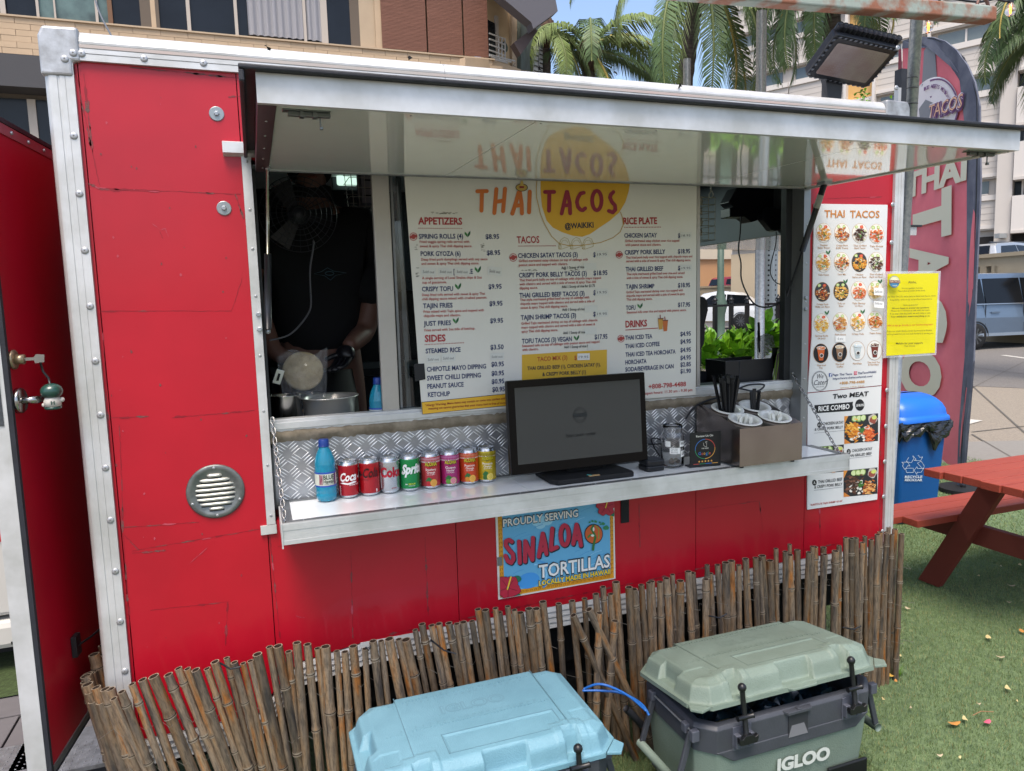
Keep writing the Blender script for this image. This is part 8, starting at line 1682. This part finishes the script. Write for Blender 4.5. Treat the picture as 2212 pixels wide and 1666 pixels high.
# ------------------------------------------------------------ garage wall with slots, parked cars above
def wall_line(ua, va, ub, vb, D):
    return at(ua, va, y=D)
WC = mat('wall_concrete', '#a0927a', .9, var=.06, vs=1.2, bump=.15, bs=5); SLD = mat('slot_dark', '#4d473e', .9)
def slot_wall(name, label, A, B, h0, hs0, hs1, h1, panels, pit=.36):
    """A,B ground points; slots between heights hs0..hs1"""
    T = thing(name, label, 'wall', A); d = (B-A); L = d.length; d.normalize(); n_ = Vector((-d.y, d.x, 0)); n_ = n_ if n_.dot(CAM-A) > 0 else -n_
    def bx(t0, t1, z0, z1, d0, d1, m, nm_): M = MB(); M.prism([A+d*t0+n_*d0+Vector((0, 0, z0)), A+d*t1+n_*d0+Vector((0, 0, z0)), A+d*t1+n_*d0+Vector((0, 0, z1)), A+d*t0+n_*d0+Vector((0, 0, z1))], n_*(d1-d0)); M.build(nm_, m, T)
    bx(0, L, h0, hs0, 0, .2, WC, 'wall_base'); bx(0, L, hs1, h1, 0, .2, WC, 'wall_top'); bx(0, L, h0, hs1, -.4, -.1, SLD, 'wall_back'); bx(-.0, L, h1, h1+.12, -.05, .28, WC, 'coping')
    for t0, t1, k in panels:
        if k == 'solid': bx(t0, t1, hs0, hs1, 0, .2, WC, 'panel'); bx(t0+.15, t1-.15, h0+.1, hs0-.15, .2, .23, WC, 'panel_frame')
        else:
            n2 = max(1, int((t1-t0)/pit))
            for i in range(n2+1): c_ = t0+(t1-t0)*i/n2; bx(max(0, c_-pit*.31), min(L, c_+pit*.31), hs0, hs1, 0, .2, WC, 'baluster')
            bx(t0+.2, t1-.2, h0+.1, hs0-.3, .2, .23, WC, 'panel_frame')
    return T
SC = 20.0
A = at(1500, 640, y=41.0); A.z = 0; B = at(1745, 640, y=36.5); B.z = 0
def hA(P, u, v): return atp(u, v, P, Vector((.1, -1, 0)).normalized()).z
nA = Vector((-(B-A).y, (B-A).x, 0)).normalized(); zA = lambda u, v: atp(u, v, A, nA).z
zc1 = at(1520, (1100+30/3.332)/1.84448, y=24.3).z; zs1 = at(1560, (1100+70/3.332)/1.84448, y=24).z; zs0 = at(1560, (1100+190/3.332)/1.84448, y=24).z
Lw = (B-A).length
zc1 = zA(1540, 625); zs1 = zA(1560, 618+15); zs0 = zA(1560, 655); zc1 = zA(1560, 621)
slot_wall('garage_wall', 'tan concrete wall with upright slots seen through the right window', A, B, 0, zs0, zs1, zc1, [(0, Lw*.47, 'slots'), (Lw*.47, Lw, 'solid')], .44)
A2 = at(2060, 640, y=15.8); A2.z = 0; B2 = at(2420, 640, y=10.5); B2.z = 0; n2_ = Vector((-(B2-A2).y, (B2-A2).x, 0)).normalized(); L2 = (B2-A2).length
WZ = lambda u, v: atp(u, v, A2, n2_).z
WT = lambda u: (atp(u, 600, A2, n2_)-A2).dot((B2-A2).normalized())
slot_wall('garage_wall', 'tan concrete parapet with slots behind the blue van at the right edge', A2, B2, 0, WZ(2110, (900+545/2.776)/1.84448), WZ(2110, (900+458/2.776)/1.84448), WZ(2100, (900+370/2.776)/1.84448), [(0, WT(2158), 'slots'), (WT(2158), L2, 'solid')])
M = MB(); M.box((0, 0, 0), (1, 1, 1)) ; 
# orange building strip, white post and planter behind the window view
OB = thing('orange_building', 'pale orange building wall beyond the slotted wall in the right window', 'building', (40, 52, 0)); a, b = at(1480, 600, y=52), at(1790, 600, y=52); zt3 = at(1560, 560, y=52).z
M = MB(); M.box((a.x, 52, 0), (b.x, 52.5, zt3)); M.build('wall', mat('orange_plaster', '#c89a70', .85), OB); M = MB(); M.box((a.x, 51.8, zt3), (b.x, 52.6, zt3+1.6)); M.build('fascia', mat('cream_fascia', '#cfc2ab', .8), OB)
M = MB(); M.box((at(1600, 600, y=50).x, 49.9, 0), (at(1618, 600, y=50).x, 50.4, zt3)); M.build('column', HWS, OB); M = MB(); M.box((at(1619, 600, y=50).x, 49.95, 0), (at(1628, 600, y=50).x, 50.4, zt3)); M.build('column', YEL, OB); M = MB(); M.box((at(1628, 600, y=50).x, 49.5, 0), (at(1640, 600, y=50).x, 50.3, zt3+.2)); M.build('column', mat('tan_col', '#8d8069', .8), OB)
M = MB(); M.box((at(1580, 560, y=49).x, 48.9, at(1580, 577, y=49).z), (at(1612, 560, y=49).x, 49, at(1580, 545, y=49).z)); M.build('sign_board', HWS, OB)
BR_ = mat('bar_grey', '#6a665e', .6)
GT = thing('metal_gate', 'tall barred metal gate beyond the perforated post in the right window', 'gate', at(1690, 640, y=35))
for k in range(9): x = at(1672+k*4.6, 600, y=35).x; M = MB(); M.box((x-.04, 35, 0), (x+.04, 35.05, at(1690, 555, y=35).z)); M.build('gate_bar', BR_, GT)
# ------------------------------------------------------------ vehicles
def shaded(pts): return pts
GLV = mat('vehicle_glass', '#0b0e12', .12, spec=.35); TYR = mat('tyre', '#17181a', .85); RIM = mat('alloy_rim', '#5a5c5f', .35, .7)
def vehicle(name, label, org, ax, L, W, H, m, kind, cat='car', grp=None, rimm=None, lights=True):
    """org: ground point under the middle of the near side; ax: direction of travel"""
    T = thing(name, label, cat, org, grp); ay = Vector((-ax.y, ax.x, 0)); ay = ay if ay.dot(org-CAM) > 0 else -ay
    X = Matrix(((ax.x, ay.x, 0, org.x), (ax.y, ay.y, 0, org.y), (0, 0, 1, 0), (0, 0, 0, 1)))
    if kind == 'van': prof = [(-.5, .18), (-.5, .42), (-.495, .56), (-.478, .80), (-.462, .93), (-.43, .985), (-.30, 1.0), (.02, .995), (.16, .955), (.30, .66), (.40, .60), (.475, .52), (.495, .40), (.5, .2)]
    elif kind == 'suv': prof = [(-.5, .25), (-.5, .55), (-.47, .62), (-.44, .86), (-.40, .95), (-.15, 1.0), (.06, .97), (.2, .66), (.42, .58), (.49, .48), (.5, .25)]
    else: prof = [(-.5, .22), (-.5, .48), (-.47, .62), (-.36, .72), (-.22, .95), (-.05, 1.0), (.1, .94), (.26, .64), (.44, .56), (.5, .4), (.5, .22)]
    n = len(prof); ws = [.0, .06, .94, 1.0]; vs = []
    for w_, sh in ((0, 1), (.04, 0), (.96, 0), (1, 1)):
        for x, z in prof:
            tt = max(0, (z-.58)/.42); ins = tt*.11
            vs.append((x*L*(1-.01*sh), W*(ins if w_ < .5 else 1-ins)+(0 if sh == 0 else (.02*W if w_ < .5 else -.02*W))*0+ (W*.035 if (sh == 0 and w_ < .5) else -W*.035 if sh == 0 else 0), z*H+(0 if sh else .012*H)))
    M = MB(X); M.smooth = True; fs = []
    for k in range(3):
        for i in range(n): j = (i+1) % n; fs.append((k*n+i, k*n+j, (k+1)*n+j, (k+1)*n+i))
    M.add(vs, fs); M.smooth = False; M.add(vs[:n], [tuple(range(n))[::-1]]); M.add(vs[3*n:], [tuple(range(n))]); body = M.build('body', m, T, bevel=.02)
    def sidep(pts, d, mt, nm_, par=T):
        M = MB(X); P = [];
        for x, z in pts: tt = max(0, (z-.58)/.42); P.append((x*L, W*tt*.11-d, z*H))
        M.prism(P, (0, .02, 0)); return M.build(nm_, mt, par)
    if kind == 'van':
        sidep([(-.455, .62), (-.44, .90), (-.27, .935), (-.27, .60)], .006, GLV, 'side_window'); sidep([(-.262, .60), (-.262, .936), (-.06, .94), (-.06, .60)], .006, GLV, 'side_window'); sidep([(-.052, .60), (-.052, .94), (.10, .925), (.235, .63)], .006, GLV, 'side_window')
        sidep([(-.46, .595), (.25, .585), (.25, .597), (-.46, .608)], .009, mat('chrome', '#a9acae', .2, .9), 'chrome_strip')
        for x in (-.265, -.056, .20): sidep([(x, .22), (x+.002, .22), (x+.002, .59), (x, .59)], .002, mat('panel_gap', '#22262b', .8), 'door_gap')
        for x in (-.235, -.03): sidep([(x, .475), (x+.045, .475), (x+.045, .495), (x, .495)], .02, m, 'door_handle')
        sidep([(-.33, .17), (.31, .17), (.31, .21), (-.33, .21)], .012, mat('sill_grey', '#7a8694', .4), 'sill')
    else:
        sidep([(-.40, .66), (-.36, .88), (-.16, .92), (-.16, .64)], .006, GLV, 'side_window'); sidep([(-.15, .64), (-.15, .92), (.0, .90), (.14, .65)], .006, GLV, 'side_window')
    for x in (-.315, .315):
        M = MB(X); M.smooth = True; r_ = .175*H if kind != 'car' else .21*H; M.lathe([(r_*.62, -.01), (r_*.97, -.015), (r_, .02), (r_, .2), (r_*.6, .22)], (x*L, 0, r_), 30, 'y', True); wh = M.build('wheel', TYR, T)
        M = MB(X); M.smooth = True; M.lathe([(.001, -.012), (r_*.12, -.02), (r_*.2, -.012)], (x*L, 0, r_), 20, 'y', False); M.smooth = False
        for q_ in range(10):
            t = q_*math.pi/5; M.poly([(x*L+r_*.12*math.cos(t-.3), -.018, r_+r_*.12*math.sin(t-.3)), (x*L+r_*.62*math.cos(t-.12), -.018, r_+r_*.62*math.sin(t-.12)), (x*L+r_*.62*math.cos(t+.12), -.018, r_+r_*.62*math.sin(t+.12)), (x*L+r_*.12*math.cos(t+.3), -.018, r_+r_*.12*math.sin(t+.3))])
        M.build('rim', rimm or RIM, wh)
        M = MB(X); M.smooth = True; M.tube([(x*L+r_*1.13*math.cos(R(a)), -.004, r_+r_*1.1*math.sin(R(a))) for a in range(0, 181, 15)], .02, 6); M.build('wheel_arch', mat('arch_dark', '#22262b', .6), T)
    def rear(pts, mt, nm_, e=.02):
        M = MB(X); M.prism([(-.5*L+dx*L-e, y*W, z*H) for dx, y, z in pts], (e, 0, 0)); return M.build(nm_, mt, T)
    rear([(.022, .12, .64), (.022, .88, .64), (.062, .84, .90), (.062, .16, .90)], GLV, 'rear_window')
    rear([(0, .02, .48), (0, .20, .50), (.005, .18, .60), (.005, .02, .62)], mat('tail_light', '#8c1f22', .2), 'tail_light'); rear([(0, .98, .48), (0, .80, .50), (.005, .82, .60), (.005, .98, .62)], mat('tail_light', '#8c1f22', .2), 'tail_light')
    rear([(0, .36, .40), (0, .64, .40), (0, .64, .48), (0, .36, .48)], mat('plate_grey', '#a9a9a4', .5), 'number_plate', .03); rear([(0, .03, .18), (0, .97, .18), (0, .97, .34), (0, .03, .34)], mat('bumper_grey', '#4a4e52', .6), 'rear_bumper', .04)
    return T
# blue minivan in the street
org = at(2240, 752, z=0); vx = Vector((1, -.12, 0)).normalized()
rear_x = at(2060, 752, z=0)
wb = at(2106, 755, z=0); Lv = 6.3; orgv = wb+vx*(.315*Lv)
VB = mat('van_blue', '#5f7186', .3, .45, coat=.8, var=.02)
Hv = 2.12
vehicle('parked_van', 'grey blue minivan on the street behind the feather flag', orgv, vx, Lv, 2.3, Hv, VB, 'van', 'van')
# silver suv on the deck above the wall
p = atp(2160, 560, A2, n2_); sx_ = p+Vector((.6, 2.8, 0)); sx_.z = 0
hb = at(2150, (900+365/2.776)/1.84448, y=sx_.y).z; ht = at(2170, (900+178/2.776)/1.84448, y=sx_.y).z
Hs = (ht-hb)/.50; base_z = ht-Hs
q_ = at(2190, 560, y=sx_.y); og = Vector((at(2126, 560, y=sx_.y).x+.5*5.0, sx_.y, 0))
ST = vehicle('parked_suv', 'silver SUV parked on the upper deck behind the concrete parapet', og, Vector((1, .15, 0)).normalized(), 5.0, 2.1, Hs, mat('suv_silver', '#a9adb0', .3, .6, coat=.6), 'suv')
ST.location.z = base_z
a = at(2152, (900+192/2.776)/1.84448, y=sx_.y+.3); M = MB(); M.tube([og+Vector((-2.0, .2, base_z+Hs*1.0)), og+Vector((.6, .5, base_z+Hs*1.02))], .035, 8); M.v = [v-Vector((0, 0, base_z)) for v in M.v]; M.build('roof_rail', mat('rail_dark', '#33363c', .4), ST)
# white crossover in the window view
w1 = at(1640, (1100+685/3.332)/1.84448, z=0); dwc = Vector((-.93, .36, 0)).normalized()
Wc = 2.3; Lc = 5.2; Hc = 2.0
WV = mat('car_white', '#c9ccce', .3, coat=.6)
# seen from behind: rear faces the camera
ro = at(1590, (1100+650/3.332)/1.84448, z=0); axc = Vector((-.55, .84, 0)).normalized()
rl = at(1640, 711, z=0); 
vehicle('parked_car', 'white crossover seen from behind through the right window', rl+axc*(Lc*.5)-Vector((axc.y, -axc.x, 0))*0-Vector((-axc.y, axc.x, 0))*0, axc, Lc, 2.1, Hc, WV, 'car')
pr = at(1610, 606, y=46); vehicle('parked_pickup', 'red pickup cab showing above the slotted wall in the right window', Vector((pr.x, 46, 0)), Vector((1, 0, 0)), 4.6, 2.0, 1.9, mat('pickup_red', '#9c1f2a', .35, coat=.5), 'suv', 'truck').location.z = at(1610, 596, y=46).z-1.9
pr = at(1672, 600, y=46.5); vehicle('parked_car', 'pale car roof showing above the solid part of the slotted wall', Vector((pr.x, 46.5, 0)), Vector((1, 0, 0)), 4.6, 1.9, 1.5, mat('car_pale', '#b5c0bd', .3, coat=.5), 'car').location.z = at(1665, 593, y=46.5).z-1.5
# ------------------------------------------------------------ lamp post, sign posts, iron fence, shrubs
GRN = mat('lamp_green', '#43564a', .5, var=.1, vs=3)
lb = at(*ZK(320, 900), z=0); lb = at(1556, 760, y=9.0); lb.z = 0
T = thing('lamp_post', 'green fluted street lamp post seen through the right window', 'lamp post', lb); sc2 = (lb-CAM).dot(AF)/1540.7
rp_ = 8.0*sc2; zf_1 = at(1556, (1100+400/3.332)/1.84448, y=9).z; zf_2 = at(1556, (1100+830/3.332)/1.84448, y=9).z
M = MB(); M.smooth = True; M.lathe([(rp_*2.2, 0), (rp_*2.2, zf_2-.25), (rp_*1.9, zf_2-.06), (rp_*1.2, zf_2), (rp_*1.15, zf_1-.3), (rp_*1.2, zf_1-.15), (rp_*1.65, zf_1-.02), (rp_*1.7, zf_1+.05), (rp_*1.1, zf_1+.2), (rp_*.9, zf_1+.3), (rp_*.8, 3.3), (.01, 3.3)], lb, 20, cap=True); M.build('post', GRN, T)
pq = at((2750+925/3.332)/1.84448, 640, y=4.3); cyl('sign_post', 'round galvanised post behind the iron fence', 'post', (pq.x, 4.3, 0), (pq.x, 4.3, 2.9), .048, mat('galv_dark', '#6d7277', .45, .6))
pq = at((2750+1068/3.332)/1.84448, 640, y=4.3); T = thing('perforated_post', 'square perforated steel sign post behind the iron fence', 'post', (pq.x, 4.3, 0)); s_ = .055
M = MB(); M.T = Matrix.Translation((pq.x, 4.3, 0)) @ Matrix.Rotation(R(25), 4, 'Z'); M.box((-s_, -s_, 0), (s_, s_, 2.9)); M.build('post_tube', mat('galv_pale', '#8d979c', .5, .5, var=.05), T, bevel=.004)
for z in [i*.055+.9 for i in range(28)]:
    for f_ in (0, 1):
        M = MB(); M.T = Matrix.Translation((pq.x, 4.3, 0)) @ Matrix.Rotation(R(25), 4, 'Z')
        if f_ == 0: M.lathe([(.012, -s_-.0015), (.012, -s_-.0005)], (0, 0, z), 8, 'y')
        else: M.lathe([(.012, -s_-.0015), (.012, -s_-.0005)], (0, 0, z), 8, 'x')
        M.build('hole', BLKM, T)
FY = 3.2; IR = mat('iron_black', '#0f1013', .4, bump=.1, bs=60)
T = thing('iron_fence', 'black iron fence with spear tops behind the trailer', 'fence', (4.4, FY, 0)); us = [1544.6, 1580.1, 1615.4, 1646.8, 1681.0]; zr_ = at(1612, 656, y=FY).z; zs_ = at(1612, (1100+250/3.332)/1.84448, y=FY).z
sp_ = (at(us[4], 650, y=FY).x-at(us[0], 650, y=FY).x)/4; xf = at(us[0], 650, y=FY).x
for k in range(-3, 9):
    x = xf+k*sp_; M = MB(); M.box((x-.016, FY-.016, 0), (x+.016, FY+.016, zr_)); p_ = M.build('picket', IR, T)
    M = MB(); M.smooth = True; h_ = zs_-zr_; M.lathe([(.016, 0), (.022, h_*.12), (.016, h_*.18), (.022, h_*.3), (.012, h_*.36), (.028, h_*.5), (.020, h_*.6), (.006, h_*.85), (.008, h_*.9), (.001, h_)], (x, FY, zr_), 12); M.build('spear', IR, p_)
M = MB(); M.box((xf-3.5*sp_, FY-.02, zr_-.02), (xf+8.5*sp_, FY+.02, zr_)); M.box((xf-3.5*sp_, FY-.02, .25), (xf+8.5*sp_, FY+.02, .27)); M.build('rail', IR, T)
# broad leaf shrubs: rosettes of leaves
LFM = [mat('leaf_bright', '#6f9a22', .4, var=.25, vs=9, rnd=.25), mat('leaf_mid', '#4f7d1e', .4, var=.25, vs=9, rnd=.25)]
def leaf_mesh(m):
    M = MB(); M.smooth = True; n = 6; vs = []; wd = [.02, .10, .17, .23, .25, .16, .0]
    for i in range(n+1):
        t = i/n; b = .10*math.sin(t*2.2); vs += [(-wd[i], t, b+.04*(wd[i] > .05)), (0, t, b), (wd[i], t, b+.04*(wd[i] > .05))]
    M.add(vs, [(i*3+j, i*3+j+1, i*3+j+4, i*3+j+3) for i in range(n) for j in range(2)]); return M.mesh('leaf', m)
LMS = [leaf_mesh(m) for m in LFM]
def shrub(label, tips, y0, seed):
    rr = random.Random(seed); T = thing('shrub', label, 'shrub', (tips[0].x, y0+.1, 0), 'bright green shrubs behind the fence')
    for tp in tips:
        base = Vector((tp.x+rr.uniform(-.1, .1), y0+rr.uniform(0, .15), 0)); M = MB(); M.smooth = True; M.tube([base, (base+tp)/2+Vector((rr.uniform(-.03, .03), 0, 0)), tp], [.010, .008, .005], 6); M.build('stem', mat('stem_green', '#5d7a2e', .6), T)
        for k in range(13):
            az_ = k*2.4; elv = R(80-k*6.5); L = rr.uniform(.15, .23); d = Vector((math.cos(az_)*math.cos(elv), math.sin(az_)*math.cos(elv), math.sin(elv)))
            o = inst(rr.choice(LMS), 'leaf', T, tp-Vector((0, 0, .006*k)), scale=(L, L, L)); o.rotation_mode = 'QUATERNION'; o.rotation_quaternion = d.to_track_quat('Y', 'Z')
Kt = lambda x, y, d=0: at(*ZK(x, y), y=2.75+d)
shrub('bright green broad leaved shrub in the middle of the right window', [Kt(610, 960), Kt(560, 1010, .1), Kt(700, 1000, .1), Kt(480, 1060), Kt(740, 1080), Kt(640, 1060, -.1)], 2.75, 1)
shrub('leafy green shoot reaching up to the right above the black organiser', [Kt(915, 790), Kt(1000, 730), Kt(850, 900, .1), Kt(800, 1020)], 2.8, 2)
shrub('low green shrub at the left of the right window', [Kt(230, 1040), Kt(190, 1120), Kt(300, 1130), Kt(260, 960, .2), Kt(160, 1010, .2)], 2.75, 3)
shrub('small green shrub at the far right of the right window', [Kt(1160, 900), Kt(1220, 860), Kt(1130, 950)], 2.85, 4)
# dark curved chair back at the edge of the window view
pts = [at(*ZK(x, y), y=1.6) for x, y in ((135, 265), (200, 280), (240, 340), (245, 450), (200, 640), (205, 740), (190, 900), (160, 960), (155, 1185), (100, 1185), (100, 265))]
M = MB(); M.prism(pts, (0, .12, 0)); M.build('seat_back', mat('wicker_black', '#101114', .7, bump=1, bs=60), None, bevel=.01, loc=pts[0], label='dark ribbed seat back at the left edge of the right window', cat='chair')
# ------------------------------------------------------------ palms
PL = [mat('palm_green', '#4a5f38', .55, var=.22, vs=3, rnd=.15, spec=.4), mat('palm_green_light', '#6a7a44', .55, var=.2, vs=3, rnd=.1, spec=.4)]
RCH = mat('frond_rib', '#5f6a3a', .6); TRK = mat('palm_trunk', '#5f564e', .9, col2='#3f3833', vs=5, stretch=(1, 1, 5), bump=1, bs=18); FIB = mat('palm_fibre', '#5c4636', .95, col2='#3a2c24', vs=8, bump=1, bs=14)
def frond(T, A, az_, el_, L, droop, mt, seed, ribm=RCH, leafL=.62, n=64, hang=.55):
    ws = max(1, leafL/.62)
    rr = random.Random(seed); pts = []; p = A.copy(); e = el_; st = L/14
    for i in range(15):
        pts.append(p.copy()); d = Vector((math.cos(az_)*math.cos(e), math.sin(az_)*math.cos(e), math.sin(e))); p = p+d*st; e -= droop/14*(1+.6*i/14)
    M = MB(); M.smooth = True; M.tube(pts, [(.035*(1-i/16)+.006)*ws for i in range(15)], 5); rib = M.build('frond', ribm, T)
    M = MB(); side0 = Vector((-math.sin(az_), math.cos(az_), 0))
    for k in range(n):
        t = .12+.87*k/n; f = t*14; i = min(13, int(f)); a = pts[i]+(pts[i+1]-pts[i])*(f-i); tn = (pts[i+1]-pts[i]).normalized(); up = side0.cross(tn)
        ll = leafL*(math.sin(math.pi*min(1, .12+t*.86))**.55)*rr.uniform(.85, 1.1)
        for sg in (-1, 1):
            d = (side0*sg*.82+tn*.55+Vector((0, 0, -.12+rr.uniform(-.12, .1)))).normalized(); b = a+d*ll*.45; d2 = (d*.75+Vector((0, 0, -hang-rr.uniform(0, .5)))+tn*.15).normalized(); c = b+d2*ll*.6; w = tn*.019*ws
            M.add([a-w*.6, a+w*.6, b+w, b-w, c+Vector((.002, 0, 0))], [(0, 1, 2, 3), (3, 2, 4)])
    M.build('leaflets', mt, rib, kind='stuff')
def palm(label, base, top, r0, fr, lean=0, seed=1, ll=.62, hg=.55, crown=True, bent=Vector((0, 0, 0))):
    T = thing('palm_tree', label, 'palm tree', base); M = MB(); M.smooth = True; rr = random.Random(seed); n = 60; P = []; rad = []
    for i in range(n+1):
        t = i/n; P.append(base+(top-base)*t+bent*math.sin(math.pi*t)); rad.append(r0*(1.15-.25*t)*(1+(.07 if i % 2 else -.02)))
    M.tube(P, rad, 14); M.build('trunk', TRK, T)
    if crown:
        M = MB(); M.smooth = True; M.lathe([(r0*.9, -.9), (r0*1.5, -.4), (r0*1.9, 0), (r0*1.3, .35), (r0*.4, .8)], top, 12); M.build('crown_shaft', FIB, T)
        for k in range(7): M = MB(); t = k*.9; a = top+Vector((r0*1.3*math.cos(t), r0*1.3*math.sin(t), -.1)); M.hexa([a+Vector((-.12, -.03, -.35)), a+Vector((.12, -.03, -.30)), a+Vector((.12, .03, -.3)), a+Vector((-.12, .03, -.35)), a+Vector((-.10, -.12, .35)), a+Vector((.10, -.1, .3)), a+Vector((.10, -.05, .3)), a+Vector((-.10, -.05, .35))]); M.build('dry_husk', FIB, T, bevel=.02)
    for k, (az_, el_, L, dr, mi) in enumerate(fr): frond(T, top+Vector((0, 0, .1)), R(az_), R(el_), L, R(dr), PL[mi], seed*50+k, RCH if k % 7 else mat('rib_yellow', '#a08c44', .6), ll, 64, hg)
    return T
# azimuths: 0 = +X (right), -90 = towards the camera
D1 = 27.0; t1 = at(1272, 112, y=D1); b1 = Vector((t1.x-.35, D1, 0))
rf = random.Random(5)
def fan(n, lo=-5, hi=75, L0=2.6, L1=3.6, seed=1, extra=()):
    rr = random.Random(seed); o = []
    for k in range(n): el_ = lo+(hi-lo)*((k*7) % n)/n; o.append((k*360/n*1.0+rr.uniform(-12, 12), el_, rr.uniform(L0, L1), 100+rr.uniform(-20, 25)-(30 if el_ < 10 else 0), 1 if rr.random() < .35 else 0))
    return o+list(extra)
palm('palm tree with brown husks at its crown left of the overhead beam', b1, t1, .32, fan(7, 40, 80, 4.2, 5.2, 1, ((-60, -48, 4.4, 50, 1), (178, 5, 5.0, 75, 0), (0, 2, 4.4, 45, 0), (10, 40, 4.8, 100, 1), (170, 35, 5.0, 95, 1))), seed=1, ll=1.25, hg=.8)
D2 = 11.5; t2 = at(1512, -75, y=D2); b2_ = at(1478, 185, y=D2); b2_ = b2_-(t2-b2_)*(b2_.z/(t2.z-b2_.z))
palm('tall palm tree whose ringed trunk leaves the top of the picture in the centre right', b2_, t2, .175, fan(10, -40, 60, 3.0, 4.0, 2, ((-150, -30, 3.6, 75, 1), (-110, -42, 3.5, 60, 0), (-60, -35, 3.8, 70, 0), (-20, -25, 3.8, 90, 0), (10, -40, 3.4, 60, 0))), seed=2, ll=.75, hg=.9)
t3 = at(1195, 175, y=27); palm('palm tree with hanging fronds behind the apartment building corner', Vector((t3.x-.3, 27, 0)), at(1175, 60, y=27), .26, fan(4, -30, 0, 3.6, 4.4, 3, ((-20, -20, 4.2, 80, 1),)), seed=3, ll=1.0)
t4 = at(1800, -95, y=9.0); palm('palm tree hidden above the beam with dark fronds hanging over the flood light', Vector((t4.x+.6, 9.6, 0)), t4, .16, fan(16, -35, 50, 2.4, 3.0, 4, ((-170, -22, 2.9, 75, 0), (-150, -30, 2.6, 70, 0), (170, -15, 2.9, 85, 0), (-100, -30, 2.2, 60, 0), (-190, -35, 2.5, 55, 0))), seed=4, ll=.6, hg=1.0)
t5 = at(2330, 10, y=6.5); palm('palm tree standing outside the right edge with long fronds reaching in', Vector((t5.x, 6.5, 0)), t5, .17, fan(13, -25, 55, 2.0, 2.5, 5, ((165, 10, 2.6, 95, 0), (178, 35, 2.5, 110, 0), (195, -20, 2.3, 80, 1), (185, -40, 1.9, 50, 0))), seed=5)
# rooftop weeds on the hotel ledge by the flood light
T = thing('rooftop_plant', 'small weedy plant growing between the flood light and the flag', 'plant', at(1862, 215, y=6)); rr = random.Random(2)
for u in (1855, 1863, 1870, 1935): a = at(u, 222, y=6); M = MB(); M.tube([a-Vector((0, 0, .1)), a+Vector((rr.uniform(-.05, .05), 0, .16))], .003, 4); M.build('stem', mat('stem_green', '#5d7a2e'), T)
for k in range(46):
    a = at(1850+rr.uniform(0, 26) if k < 30 else 1920+rr.uniform(0, 30), 224-rr.uniform(-4, 26 if k < 30 else 12), y=6); o = inst(LMS[k % 2], 'leaf', T, a, (rr.uniform(-1, 1), rr.uniform(-1, 1), rr.uniform(0, 6)), (.08, .06, .08))
